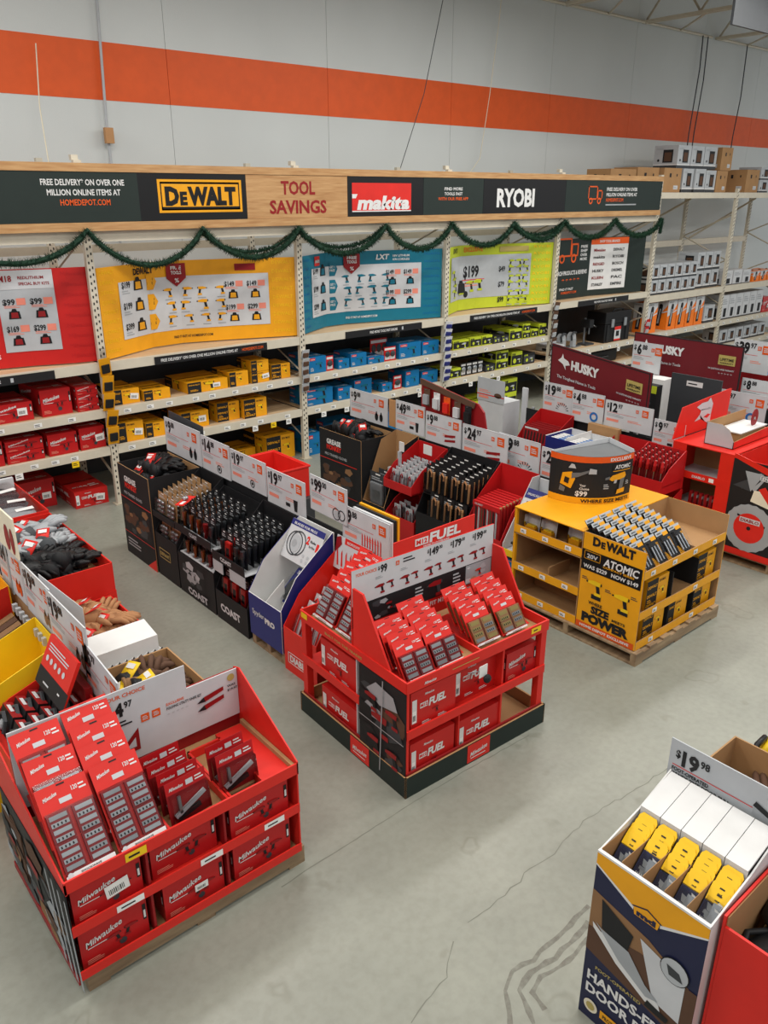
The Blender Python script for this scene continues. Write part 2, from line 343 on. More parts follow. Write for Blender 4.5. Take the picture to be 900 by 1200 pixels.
# ------------------------------------------------------------------ pallet racking along the wall
YF, YB = 8.77, 9.87
UPX = [.70, 3.36, 6.03, 8.65, 11.2, 14.06, 16.92, 19.75]
NAMES = ['red poster bay', 'yellow poster bay', 'teal poster bay', 'lime poster bay', 'dark poster bay', 'tall bay beside the sign', 'last bay on the right']
def rack_post(m, x, y, top):
    m.box(x - .04, x + .04, y - .03, y + .03, 0, top, 'beige'); m.box(x - .07, x + .07, y - .06, y + .06, 0, .012, 'beige2')
    z = .12
    while z < top - .05:                                       # the punched slots, dark patches laid on the post face for the shade inside
        m.box(x - .024, x - .010, y - .0325, y - .03, z, z + .026, 'ink'); m.box(x + .010, x + .024, y - .0325, y - .03, z + .02, z + .046, 'ink'); z += .07
def frame_post(root, x, top):
    m = MB(); rack_post(m, x, YF, top); m.build('front_post', root)
    m = MB(); rack_post(m, x, YB, top); m.build('rear_post', root)
    m = MB(); z = .3; s = 1
    while z < top - .5:
        m.tube([(x, YF + .02, z), (x, YB - .02, z + .45 * 1)], .014, 'beige2', 4) if s > 0 else m.tube([(x, YB - .02, z), (x, YF + .02, z + .45)], .014, 'beige2', 4)
        z += .45; s = -s
    m.build('cross_brace', root)
def tagstrip(m, x0, x1, z, y, seed, step=.3):
    r = random.Random(seed); x = x0 + .12
    while x < x1 - .12:
        fr = Fr(m, (x, y, z), (1, 0, 0), (0, 0, 1)); fr.rect(0, .012, .085, .045, 'stickerw', 1); fr.lines(.008, .018, .06, .03, 2, 'ink', 2, int(x * 50)); x += step * (.7 + .7 * r.random())
def shelf(root, x0, x1, z, deck='ply', lip=.09, y0=YF, tags=True, seed=1):
    m = MB(); m.box(x0 + .045, x1 - .045, y0 - .025, y0 + .03, z - lip, z + .004, 'beige')
    if tags: tagstrip(m, x0 + .05, x1 - .05, z - lip + .01, y0 - .026, seed)
    m.build('front_beam', root)
    m = MB(); m.box(x0 + .045, x1 - .045, YB - .03, YB + .03, z - .1, z, 'beige'); m.build('rear_beam', root)
    m = MB(); m.box(x0 + .045, x1 - .045, y0 + .031, YB - .031, z - .03, z - .001, deck); m.build('shelf_deck', root)
for i in range(7):
    x0, x1 = UPX[i], UPX[i + 1]
    top = 3.72 if i < 5 else 3.5
    b = thing('storage_rack', 'cream pierced steel rack bay, the ' + NAMES[i], 'rack')
    if i in (0,): frame_post(b, x0, top)
    frame_post(b, x1, top if i != 4 else 3.72)
    if i < 5:
        for z, s in ((1.665, 1), (1.14 if i < 4 else .80, 2), (.70 if i < 4 else .42, 3)): shelf(b, x0, x1, z, lip=.10 if s == 1 else .09, tags=s > 1, seed=i * 5 + s)
        m = MB(); m.box(x0 + .045, x1 - .045, YF - .03, YF + .03, 2.93, 3.04, 'beige'); m.build('top_beam', b)
        m = MB(); m.box(x0 + .045, x1 - .045, YB - .03, YB + .03, 2.75, 2.84, 'beige2'); m.build('rear_beam', b)
        m = MB(); m.box(x0 + .05, x1 - .05, YB + .035, YB + .05, .05, 1.62, 'dgrey'); m.build('back_panel', b)  # dark sheet added in place of the shaded wall behind the shelves
    else:
        for z, lp in ((3.42, .1), (1.57, .12), (.84, .1), (.3, .1)): shelf(b, x0, x1, z, lip=lp, tags=z < 1, seed=i * 7 + int(z * 3))
        m = MB(); m.box(x0 + .045, x1 - .045, YB - .03, YB + .03, 2.35, 2.47, 'beige'); m.build('rear_beam', b)
        m = MB(); m.tube([(x0 + .3, YB, 2.5), (x1 - .2, YB - .2, 3.3)], .025, 'beige2', 4); m.build('diagonal_brace', b)
# promotional strips clipped over the upper beams
def strip(x0, x1, txt, orange, label):
    m = MB(); m.box(x0, x1, YF - .036, YF - .026, 1.565, 1.655, 'ink')
    fr = Fr(m, (x0, YF - .036, 1.565), (1, 0, 0), (0, 0, 1)); W = x1 - x0
    if orange: fr.text(W * .05, .027, .035, txt, 'white', W * .67); fr.text(W * .76, .027, .035, 'HOMEDEPOT.COM', 'orange', W * .2)
    else: fr.text(W * .3, .027, .035, txt, 'white', W * .36); fr.rect(W * .72, .022, .03, .045, 'lgrey')
    return tag(m.build('shelf_strip'), label, 'sign')
strip(1.2, 2.82, 'FIND MORE TOOLS FAST ONLINE', 0, 'black strip sign clipped to the shelf edge under the red poster')
strip(3.96, 5.48, 'FREE DELIVERY* ON OVER ONE MILLION ONLINE ITEMS AT', 1, 'black strip sign clipped to the shelf edge under the yellow poster')
strip(6.74, 8.15, 'FIND MORE TOOLS FAST ONLINE', 0, 'black strip sign clipped to the shelf edge under the teal poster')
strip(9.17, 10.76, 'FREE DELIVERY* ON OVER ONE MILLION ONLINE ITEMS AT', 1, 'black strip sign clipped to the shelf edge under the lime poster')
strip(11.87, 13.38, 'FIND MORE TOOLS FAST ONLINE', 0, 'black strip sign clipped to the shelf edge under the dark poster')

# ------------------------------------------------------------------ header board
HY = 8.69
h = thing('header_board', 'long wood-edged header sign over the tool shelves', 'sign')
m = MB(); m.box(.7, 14.0, HY, HY + .04, 3.07, 3.67, 'hgreen'); m.build('backing', h)
m = MB(); m.box(.7, 14.0, HY - .02, HY + .04, 3.61, 3.69, 'oak'); m.build('top_rail', h)
m = MB(); m.box(.7, 14.0, HY - .02, HY + .04, 3.04, 3.125, 'oak'); m.build('bottom_rail', h)
def hp(x0, x1, k, draw=None, label=None):
    m = MB(); m.box(x0, x1, HY - .012, HY - .001, 3.127, 3.608, k); fr = Fr(m, (x0, HY - .012, 3.127), (1, 0, 0), (0, 0, 1)); 
    if draw: draw(fr)
    m.build('sign_panel', h, label=label)
def d1(f):
    f.text(.87, .355, .058, 'FREE DELIVERY* ON OVER ONE', 'white', .86, 'c'); f.text(.87, .26, .058, 'MILLION ONLINE ITEMS AT', 'white', .76, 'c')
    f.text(.87, .165, .058, 'HOMEDEPOT.COM', 'orange', .52, 'c'); f.rect(.45, .09, .84, .025, 'hgreen', 1)
hp(.72, 2.5, 'hgreen'); hp(2.5, 3.95, 'hgreen', d1, 'dark panel with white free delivery lettering')
def d2(f):
    f.rect(.22, .08, 1.04, .34, 'yellow'); f.frame(.25, .105, .98, .29, .014, 'black', 2); f.rect(.25, .105, .98, .035, 'black', 2); f.rect(.25, .375, .98, .02, 'black', 2)
    f.dew(.30, .165, .18, .88, 'black')
hp(3.95, 5.27, 'black', d2, 'black panel with yellow and black brand plate')
def d3(f): f.text(.73, .27, .15, 'TOOL', 'redd', .5, 'c', bold=.03); f.text(.73, .055, .15, 'SAVINGS', 'redd', .84, 'c', bold=.03)
hp(5.275, 6.76, 'oak', d3, 'wooden panel with dark red lettering')
def d4(f):
    f.rect(.07, .055, 1.02, .35, 'red3'); f.text(.60, .09, .16, 'makita', 'white', .90, 'c', l=3, bold=.05, sh=.25)
    f.poly([(.07, .27), (.16, .27), (.13, .22), (.07, .22)], 'white', 2); f.rect(.07, .055, 1.02, .014, 'white', 2)
hp(6.765, 8.08, 'black', d4, 'black panel with red logo')
def d5(f): f.text(.58, .32, .04, 'FIND MORE', 'white', .36, 'c'); f.text(.58, .255, .04, 'TOOLS FAST', 'white', .36, 'c'); f.text(.58, .19, .04, 'WITH OUR FREE APP', 'orange', .6, 'c')
hp(8.085, 9.28, 'hgreen', d5, 'dark panel with app lettering')
def d6(f): f.text(.72, .1, .25, 'RYOBI', 'white', .86, 'c', bold=.04)
hp(9.285, 11.2, 'black', d6, 'black panel with white brand lettering')
def truck(f, x, y, q, k='orange'):
    f.frame(x, y + .2 * q, .6 * q, .5 * q, .045 * q, k); f.frame(x + .6 * q, y + .2 * q, .32 * q, .35 * q, .045 * q, k)
    f.ring(x + .18 * q, y + .15 * q, .12 * q, .07 * q, k, 2); f.ring(x + .72 * q, y + .15 * q, .12 * q, .07 * q, k, 2)
def d7(f):
    truck(f, .6, .1, .42); f.text(1.1, .32, .055, 'FREE DELIVERY ON OVER', 'white', .9); f.text(1.1, .235, .055, 'MILLION ONLINE ITEMS AT', 'white', .9)
    f.text(1.1, .15, .055, 'HOMEDEPOT.COM', 'orange', .5); f.rect(1.1, .09, .9, .02, 'grey')
hp(11.205, 13.98, 'hgreen', d7, 'dark green panel with orange truck and white lettering')
for i, x in enumerate(UPX[1:5]):
    for y in (YF, YB): m = MB(); m.box(x - .035, x + .035, y - .03 + (.06 if y == YF else 0), y + .03 + (.06 if y == YF else 0), 3.72, 3.77, 'beige'); m.build('post_cap', h)

# ------------------------------------------------------------------ garland
pk = [(1.9, 3.03), (3.32, 3.05), (4.64, 3.04), (5.95, 3.01), (7.35, 3.01), (8.59, 3.01), (9.93, 2.99), (11.16, 2.99), (12.54, 2.99), (14.0, 2.97)]
lo = [2.76, 2.68, 2.70, 2.69, 2.69, 2.69, 2.73, 2.72, 2.71]
path = []
for (a, za), (b, zb), q in zip(pk, pk[1:], lo):
    for i in range(16):
        t = i / 16; path.append(Vector((a + (b - a) * t, HY - .08 - .02 * math.sin(t * 3.1), za + (zb - za) * t - ((za + zb) / 2 - q) * (1 - (2 * t - 1) ** 2) ** .85)))
path.append(Vector((14.0, HY - .06, 2.97))); path += [Vector((14.03, HY - .06, 2.9)), Vector((14.03, HY - .05, 2.8)), Vector((14.02, HY - .05, 2.72))]
g = thing('garland', 'green tinsel garland swagged along the header sign', 'garland')
m = MB(); m.tube(path, .03, 'green', 6); m.build('garland_core', g)
m = MB(); r = random.Random(5)
for p, q in zip(path, path[1:]):
    d = (q - p); L = d.length; d.normalize(); e = d.cross(Vector((0, 1, 0))).normalized(); f2 = d.cross(e)
    for j in range(int(L * 900)):
        t = r.random() * L; a = r.random() * 6.283; o = p + d * t; rad = e * math.cos(a) + f2 * math.sin(a); tip = o + rad * (.05 + .024 * r.random()) + d * (r.random() - .5) * .04
        s = rad.cross(d) * .010; m.add([o - s, o + s, tip], [(0, 1, 2)], 'green' if r.random() < .6 else 'green2')
nd = m.build('needles', g); nd['kind'] = 'stuff'
# second loop of garland doubled behind the swags
def swag2(a, b, z0, q):
    P = [Vector((a + (b - a) * i / 14, HY - .02, z0 - (z0 - q) * (1 - (2 * i / 14 - 1) ** 2) ** .85)) for i in range(15)]
    m = MB(); m.tube(P, .016, 'green', 5)
    for p, q2 in zip(P, P[1:]):
        d = (q2 - p); L = d.length; d.normalize(); e = d.cross(Vector((0, 1, 0))).normalized(); f2 = d.cross(e)
        for j in range(int(L * 600)):
            t = r.random() * L; an = r.random() * 6.283; o = p + d * t; rad = e * math.cos(an) + f2 * math.sin(an); tip = o + rad * .048 + d * (r.random() - .5) * .03
            s = rad.cross(d) * .009; m.add([o - s, o + s, tip], [(0, 1, 2)], 'green')
    o = m.build('garland_strand', g); o['kind'] = 'stuff'
swag2(4.64, 5.95, 3.0, 2.76); swag2(5.95, 7.35, 2.99, 2.76); swag2(9.93, 11.16, 2.96, 2.8)

# ------------------------------------------------------------------ posters standing on the upper shelves
def poster(name, label, plan, z0, h, k, draw):
    t = thing(name, label, 'poster')
    m = MB(); b = Bend(m, plan, z0); L = b.acc[-1]
    P = [(a, c) for a, c in plan]
    for (a, c), (d, e) in zip(P, P[1:]): m.slab([(a, c, z0), (d, e, z0), (d, e, z0 + h), (a, c, z0 + h)], .006, k, k)
    m.build('sheet', t)
    m = MB(); b = Bend(m, plan, z0); draw(b, L, h); m.build('print', t)
def pat(b, L, h, word, k, cols, bold=.0):
    for i in range(9):
        for x, w in cols: b.text(x, .06 + i * h / 9.3, .045, word, k, w, l=1, bold=bold, res=1)
def kits(b, x, y, w, h, rows, k2, price=True):
    for i, row in enumerate(rows):
        yy = y + h - (i + 1) * h / len(rows)
        for j, pr in enumerate(row):
            xx = x + j * w / len(row); b.text(xx + .02, yy + h / len(rows) * .62, .06, pr, 'ink', min(.16, w / len(row) * .45), l=3, bold=.03)
            b.rect(xx + w / len(row) * .58, yy + h / len(rows) * .6, .09, .07, 'salmon', 3); b.bag(xx + w / len(row) * .45, yy + h / len(rows) * .28, h / len(rows) * .52, 'black', k2, 3)
            b.lines(xx + .03, yy + h / len(rows) * .5, w / len(row) * .6, .03, 2, 'salmon', 3)
def pr_red(b, L, h):
    pat(b, L, h, 'Milwaukee', 'redbox', [(L - .34, .28)])
    x = L - .98; b.rect(x, .16, .56, h - .17, 'lgrey', 2); b.rect(x, h - .2, .56, .19, 'card', 3)
    b.text(x + .03, h - .12, .06, 'M18', 'redd', .13, l=4, bold=.03); b.text(x + .22, h - .1, .03, 'REDLITHIUM', 'redd', .25, l=4); b.text(x + .22, h - .16, .03, 'SPECIAL BUY KITS', 'redd', .3, l=4)
    kits(b, x + .02, .2, .53, h - .45, [('$99', '$99'), ('$169', '$299')], 'redd')
    for i, s in enumerate(['ONE SYSTEM', 'DRIVER', 'GRINDER', 'HAMMER', 'MORE POWER', 'OVER 200 TOOLS']): b.text(x - .5, h - .3 - i * .12, .045, s, 'white', .44, l=3)
poster('promo_poster', 'red poster with grey price sheet, left of the yellow poster', [(.8, 8.82), (1.3, 9.1), (2.0, 9.12), (2.7, 9.0), (3.12, 8.86), (3.41, 8.82)], 1.68, 1.0, 'red', pr_red)
def tools9(b, x, y, w, h, k, k2, n=(3, 4), flip=1):
    r = random.Random(9)
    for i in range(n[0] * n[1]):
        xx = x + (i % n[1] + .5 + (r.random() - .5) * .3) * w / n[1]; yy = y + (i // n[1] + .5) * h / n[0]
        b.drill(xx, yy, .11 + .03 * r.random(), k, k2, 3, 1 if r.random() > .5 else -1); b.rect(xx - .05, yy - .09, .1, .012, 'grey', 3)
def free(b, x, y):
    b.poly([(x, y), (x + .13, y - .1), (x + .26, y), (x + .26, y + .17), (x, y + .17)], 'redd', 5)
    for i, s in enumerate(('FREE', 'TOOLS')): b.text(x + .13, y + .1 - i * .055, .04, s, 'white', .15, 'c', l=10, bold=.03)
    b.text(x + .13, y - .05, .05, '%', 'white', .06, 'c', l=10)
def pr_big(word, logo, k2, k1, pk2):
    def d(b, L, h):
        pat(b, L, h, word, pk2, [(.04, .24), (L - .3, .26)])
        x0 = .33; x1 = L - .35; b.rect(x0, .17, x1 - x0, h - .35, 'card', 2)
        if logo == 'dw': b.text(x0 + .28, h - .12, .07, 'DEWALT', 'black', .34, l=3, bold=.04); b.rect(x1 - .42, h - .14, .26, .08, 'redd', 3)
        else:
            b.rect(x0 + .1, h - .15, .15, .12, 'red3', 3); b.text(x0 + .175, h - .11, .045, 'makita', 'white', .13, 'c', l=4, sh=.2, bold=.04); b.text(x1 - .72, h - .12, .07, 'LXT', 'white', .2, l=3, bold=.04, sh=.2)
            b.text(x1 - .45, h - .09, .03, '18V LITHIUM', 'white', .26, l=3); b.text(x1 - .45, h - .14, .03, 'ION CORDLESS', 'white', .26, l=3)
        free(b, x0 + (x1 - x0) * .38, h - .2)
        for i, p in enumerate(('$199', '$199', '$399')):
            yy = .27 + (2 - i) * .23; b.text(x0 + .05, yy, .07, p, 'ink', .15, l=3, bold=.03); b.bag(x0 + .34, yy + .03, .2, 'black', k2, 3)
            b.lines(x0 + .05, yy - .07, .14, .05, 2, 'grey', 3)
            b.poly([(x0 + .5, yy - .06), (x0 + .6, yy - .06), (x0 + .65, yy + .03), (x0 + .6, yy + .12), (x0 + .5, yy + .12)], k1, 3); b.text(x0 + .51, yy + .045, .03, 'GET 1', 'ink' if logo == 'dw' else 'white', .09, l=4); b.text(x0 + .51, yy, .03, 'FREE', 'ink' if logo == 'dw' else 'white', .09, l=4)
        tools9(b, x0 + .72, .22, (x1 - x0) * .4, h - .5, 'ink', k2)
        kits(b, x1 - .58, .2, .56, h - .42, [('$149', '$149'), ('$199', '$299')], k2)
        b.text(L * .42, .07, .03, 'FIND IT FAST AT HOMEDEPOT.COM', 'ink' if logo == 'dw' else 'white', .5, l=2)
    return d
poster('promo_poster', 'yellow poster of power tool offers over the yellow boxes', [(3.43, 8.80), (3.8, 9.0), (4.2, 9.22), (4.6, 9.26), (5.2, 9.1), (5.7, 8.92), (6.0, 8.81)], 1.68, .98, 'yellow', pr_big('DEWALT', 'dw', 'yellow', 'yellow', 'yel3'))
poster('promo_poster', 'teal poster of power tool offers over the blue boxes', [(6.08, 8.80), (6.45, 9.02), (6.75, 9.18), (7.1, 9.2), (7.8, 9.04), (8.3, 8.88), (8.6, 8.81)], 1.68, .98, 'teal', pr_big('makita', 'mk', 'teal', 'teal', 'bluebox'))
def pr_lime(b, L, h):
    pat(b, L, h, 'RYOBI', 'yellow2', [(L - .4, .34)], .02)
    x0 = .22; x1 = L - .45; b.rect(x0, .17, x1 - x0, h - .33, 'lgrey', 2)
    b.text(x0 + .1, h - .1, .07, 'DAYS', 'ink', .2, l=3, bold=.03, sh=.2); b.text(x0 + .55, h - .1, .07, 'EXCLUSIVE', 'orange', .42, l=3); b.rect(x1 - .62, h - .12, .56, .08, 'gold', 3)
    b.text(x0 + .55, h - .48, .17, '$199', 'ink', .36, l=3, bold=.035); b.rect(x0 + .52, h - .53, .5, .012, 'red3', 3); b.lines(x0 + .53, h - .63, .38, .07, 2, 'salmon', 3)
    for i, p in enumerate(('$49', '$79', '$99')):
        b.text(x1 - .62, h - .42 - i * .24, .08, p, 'ink', .12, l=3, bold=.03); tools9(b, x1 - .45, h - .44 - i * .24, .42, .2, 'ink', 'lime', (2, 3))
    for i in range(3): b.drill(x0 + .16 + .05 * i, h - .42 - .1 * i, .17, 'ink', 'lime', 3)
    b.bag(x0 + .5, .36, .26, 'ink', 'lime', 3); b.bag(x0 + .5, .3, .16, 'lime', 'ink', 5); b.drill(x0 + .72, .36, .2, 'ink', 'lime', 3); b.drill(x0 + .9, .37, .2, 'ink', 'lime', 3); b.disc(x0 + .62, .24, .05, 'ink', 3); b.drill(x0 + .2, .28, .16, 'ink', 'lime', 3)
poster('promo_poster', 'lime poster with large 199 price over the green boxes', [(8.71, 8.80), (9.0, 8.98), (9.3, 9.14), (9.7, 9.16), (10.3, 9.02), (10.9, 8.86), (11.16, 8.81)], 1.68, .98, 'lime', pr_lime)
def pr_dark(b, L, h):
    b.rect(.0, .0, .2, h, 'card', 1); b.rect(.0, h - .14, .16, .12, 'orange', 2)
    for i in range(6): b.rect(.03, .1 + i * .12, .1, .07, ('ink', 'grey', 'red3')[i % 3], 2)
    truck(b, .4, h - .42, .62); b.text(.32, h - .6, .07, 'SEARCH PRODUCTS & REVIEWS', 'white', .95, l=2, bold=.03)
    for i in range(5): b.text(.55 + i * .11, h - .74, .07, '*', 'orange', .07, l=2, bold=.05)
    b.text(.5, .14, .04, 'FIND IT FAST', 'white', .4, l=2); b.text(.55, .08, .04, 'HOMEDEPOT.COM', 'orange', .45, l=2)
    for i in range(4): b.text(1.04, h - .16 - i * .07, .045, ('FREE', 'SHIP', 'OVER', 'MORE')[i], 'white', .2, l=2, bold=.03)
    x = 1.34; b.rect(x, .1, .95, h - .12, 'white', 2); b.rect(x, h - .12, .95, .11, 'orange', 3); b.text(x + .47, h - .09, .045, 'SHOP TOOL BRANDS', 'white', .5, 'c', l=4)
    ws = ['Milwaukee', 'DEWALT', 'makita', 'RYOBI', 'RIDGID', 'BOSCH', 'HUSKY', 'DREMEL', 'KLEIN', 'PAC', 'KOBALT', 'EMPIRE']
    for i in range(12): b.text(x + .1 + (i % 2) * .48, h - .24 - (i // 2) * .12, .05, ws[i] if i != 10 else 'STANLEY', ('redd', 'ink', 'ink', 'dgrey')[i % 4], .28, l=4)
poster('promo_poster', 'dark green online search poster, rightmost over the shelves', [(11.27, 8.80), (11.47, 9.02), (12.6, 9.05), (13.4, 8.92), (13.86, 8.81)], 1.68, 1.0, 'hgreen', pr_dark)
# ------------------------------------------------------------------ boxed stock on the racks
CART = {}
def carton(style, w, d, h):
    """closed carton, origin at the middle of its base; face printed on the four sides and the top; the top flaps meet in a taped seam"""
    w, d, h = round(w, 2), round(d, 2), round(h, 2); k = (style, w, d, h)
    if k in CART: return CART[k]
    m = MB(); body = dict(red='redbox', fuel='red', yellow='yellow', yblack='yellow', blue='bluebox', lime='lime', limek='charcoal', white='card', grey='lgrey', tall='orange2', kraft='kraft', redlong='redbox', redbit='red', dark='charcoal')[style]
    m.box(-w / 2, w / 2, -d / 2, d / 2, 0, h - .004, body)
    for s in (-1, 1): m.box(-w / 2, w / 2, min(s * .0015, s * d / 2), max(s * .0015, s * d / 2), h - .004, h, body)
    m.box(-w / 2 - .0004, w / 2 + .0004, -.02, .02, h, h + .0006, 'brown' if style == 'kraft' else 'clear')
    F = [Fr(m, (-w / 2, -d / 2, 0), (1, 0, 0), (0, 0, 1)), Fr(m, (w / 2, -d / 2, 0), (0, 1, 0), (0, 0, 1)), Fr(m, (-w / 2, d / 2, 0), (0, -1, 0), (0, 0, 1)), Fr(m, (w / 2, d / 2, 0), (-1, 0, 0), (0, 0, 1))]
    T = Fr(m, (-w / 2, -d / 2, h + .0008), (1, 0, 0), (0, 1, 0)); L = [w, d, d, w]
    for i, f in enumerate(F):
        q = L[i]
        if i == 3: continue
        if style in ('red', 'redlong'):
            f.text(q * .08, h * .52, h * .15, 'Milwaukee', 'white', q * .55, sh=.3, rot=.22, bold=.02); f.rect(q * .1, h * .48, q * .4, h * .02, 'white', 2)
            if i == 0: f.drill(q * .5, h * .42, q * .2, 'ink', 'redd', 3); f.drill(q * .72, h * .45, q * .2, 'ink', 'redd', 3, -1); f.disc(q * .6, h * .24, h * .08, 'dgrey', 3, 10)
            f.lines(q * .07, h * .1, q * .25, h * .13, 3, 'salmon', 2); f.rect(q * .93, h * .45, q * .05, h * .4, 'ink', 2); f.rect(q * .94, h * .5, q * .03, h * .2, 'white', 3)
        elif style == 'fuel':
            f.rect(q * .03, h * .2, q * .1, h * .6, 'white', 2); f.barcode(q * .035, h * .22, q * .08, h * .3, 3)
            f.rect(q * .2, h * .52, q * .17, h * .13, 'white', 2); f.text(q * .21, h * .55, h * .08, 'M12', 'red3', q * .15, l=3, bold=.04)
            f.text(q * .39, h * .5, h * .19, 'FUEL', 'white', q * .38, bold=.045, sh=.15); f.drill(q * .55, h * .33, q * .13, 'ink', 'redd', 3)
            f.lines(q * .25, h * .08, q * .2, h * .08, 2, 'white', 2); f.lines(q * .6, h * .08, q * .2, h * .08, 2, 'white', 2); f.text(q * .3, h * .82, h * .06, 'Milwaukee', 'white', q * .2, sh=.3)
        elif style in ('yellow', 'yblack'):
            a = .5 if style == 'yblack' else .33
            f.rect(0, 0, q * a, h, 'charcoal', 2); f.text(q * .03, h * .72, h * .1, 'DEWALT', 'yellow', q * (a - .06), l=3, bold=.03)
            if style == 'yblack': f.text(q * .03, h * .42, h * .1, 'DEWALT', 'yellow', q * (a - .06), l=3, bold=.03); f.text(q * .03, h * .1, h * .1, 'DEWALT', 'yellow', q * (a - .06), l=3, bold=.03)
            f.drill(q * (a + .22), h * .5, q * .24, 'ink', 'yellow2', 3); f.lines(q * .06, h * .15, q * .2, h * .2, 3, 'yellow', 3); f.text(q * (a + .04), h * .82, h * .09, '20V MAX', 'ink', q * .3, l=3)
        elif style == 'blue':
            f.rect(q * .05, h * .78, q * .3, h * .16, 'red3', 2); f.text(q * .2, h * .82, h * .08, 'makita', 'white', q * .24, 'c', l=3, sh=.2); f.drill(q * .6, h * .45, q * .36, 'ink', 'teal', 3); f.lines(q * .07, h * .12, q * .2, h * .25, 3, 'card', 2)
        elif style in ('lime', 'limek'):
            f.rect(q * .02, h * .10, q * .96, h * .66, 'charcoal' if style == 'lime' else 'dgrey', 2); f.text(q * .06, h * .78, h * .13, 'RYOBI', 'ink' if style == 'lime' else 'lime', q * .3, l=3, bold=.04)
            f.disc(q * .3, h * .38, min(q, h) * .17, 'lime', 3, 10); f.drill(q * .7, h * .38, q * .28, 'lime', 'lgrey', 3)
        elif style == 'grey':
            f.rect(0, 0, q, h * .13, 'dgrey', 2); f.rect(0, h * .13, q, h * .05, 'white', 2); f.rect(q * .38, h * .25, q * .42, h * .56, 'charcoal', 2); f.rect(q * .44, h * .31, q * .3, h * .38, 'leather', 3); f.disc(q * .2, h * .35, q * .05, 'charcoal', 3, 8); f.lines(q * .08, h * .8, q * .4, h * .1, 2, 'grey', 2)
        elif style == 'white':
            f.rect(q * .35, h * .1, q * .4, h * .36, 'charcoal', 2); f.lines(q * .1, h * .6, q * .7, h * .25, 3, 'grey', 2); f.rect(0, 0, q, h * .05, 'dgrey', 2)
        elif style == 'tall':
            f.poly([(0, h * .45), (q, h * .62), (q, h), (0, h)], 'card', 2); f.poly([(q * .6, h * .6), (q, h * .66), (q, h * .85)], 'orange2', 3)
            f.poly([(q * .2, h * .12), (q * .5, h * .12), (q * .62, h * .8), (q * .35, h * .8)], 'charcoal', 4); f.poly([(q * .3, h * .2), (q * .42, h * .2), (q * .52, h * .7), (q * .4, h * .7)], 'grey', 5); f.disc(q * .48, h * .8, q * .14, 'ink', 5, 10); f.text(q * .1, h * .92, h * .03, 'LED WORK LIGHT', 'ink', q * .5, l=4)
        elif style == 'kraft':
            f.rect(q * .32, h * .62, q * .1, h * .16, 'charcoal', 2); f.rect(q * .72, h * .66, q * .05, h * .1, 'charcoal', 2); f.rect(q * .6, h * .12, q * .25, h * .16, 'card', 2); f.lines(q * .62, h * .14, q * .2, h * .1, 2, 'grey', 3)
        elif style == 'redbit':
            f.rect(q * .05, h * .3, q * .45, h * .4, 'white', 2); f.text(q * .55, h * .4, h * .3, 'Milwaukee', 'white', q * .4, sh=.3)
    tc = {'red': 'white', 'fuel': 'white', 'yellow': 'ink', 'yblack': 'ink', 'blue': 'white', 'lime': 'ink', 'redlong': 'white'}.get(style)
    if tc and d > .12: T.text(w * .1, d * .2, min(.035, d * .15), {'red': 'Milwaukee', 'fuel': 'M12 FUEL', 'yellow': 'DEWALT', 'yblack': 'DEWALT', 'blue': 'makita', 'lime': 'RYOBI', 'redlong': 'Milwaukee'}[style], tc, w * .45, sh=.2); T.lines(w * .6, d * .15, w * .3, d * .15, 2, tc, 2)
    P = Proto('carton', 'box', m); CART[k] = P; return P
STK = {}
def sticker(w=.09, h=.06):
    k = (w, h)
    if k not in STK: m = MB(); m.box(0, w, -.0012, 0, 0, h, 'stickerw'); f = Fr(m, (0, -.0012, 0), (1, 0, 0), (0, 0, 1), .0008); f.barcode(.005, .004, w - .01, h - .008, 1); STK[k] = m.mesh('price_sticker')
    return STK[k]
def put_sticker(o, x, y, z, w=.09, h=.06, rot=0):
    c = bpy.data.objects.new('price_sticker', sticker(w, h)); COL.objects.link(c); c.parent = o; c.location = (x, y, z); c.rotation_euler = (0, rot, 0)
DSC = dict(red='red script tool carton', fuel='red bold lettered carton', yellow='yellow tool carton', yblack='yellow striped tool carton', blue='blue tool carton',
           lime='lime tool carton', limek='dark grey tool carton', white='white pictured carton', grey='grey lock box carton', tall='orange work light carton', kraft='plain brown carton', redlong='thin red tool carton')
def row(items, zd, where, group, rz=0):
    """items: x0, y0, width, height, style, depth, tiers; where names the shelf; labels count from the left"""
    n = 0; tot = sum(1 for _ in items)
    for it in items:
        x0, y0, w, h, st, d, tiers = it
        for t in range(tiers):
            hh = h / tiers; P = carton(st, w - .012, d, hh - .002)
            pos = ORD[n] + ' from left, ' if tot > 1 else ''
            tier = '' if tiers == 1 else (', bottom of stack' if t == 0 else ', top of stack' if t == tiers - 1 else ', mid stack')
            o = P.put('%s, %s%s%s' % (DSC[st], pos, where, tier), (x0 + w / 2, y0 + d / 2, zd + hh * t + .001), (0, 0, R(rz)), group)
            if (n + t) % 2 == 0 and st in ('red', 'yellow', 'fuel') and hh > .11: put_sticker(o, w * .12, -d / 2 - .0045, hh * .3, .1, min(.08, hh * .4), (.15, -.1, 0)[n % 3])
        n += 1
Y0 = 8.83
row([(1.15, Y0, .42, .2, 'red', .5, 1), (1.62, Y0, .42, .2, 'red', .5, 1), (2.14, 8.86, .44, .2, 'red', .6, 1), (2.66, 8.86, .34, .29, 'red', .7, 1), (3.04, Y0, .25, .28, 'redlong', .6, 3)], 1.14, 'upper shelf of red bay', 'red cartons on the upper shelf')
row([(1.2, Y0, .42, .24, 'red', .5, 1), (1.7, Y0, .5, .27, 'red', .5, 1), (2.22, Y0, .4, .25, 'redlong', .6, 2), (2.66, Y0, .33, .24, 'red', .6, 1), (3.01, Y0, .3, .25, 'red', .6, 1)], .70, 'lower shelf of red bay', 'red cartons on the lower shelf')
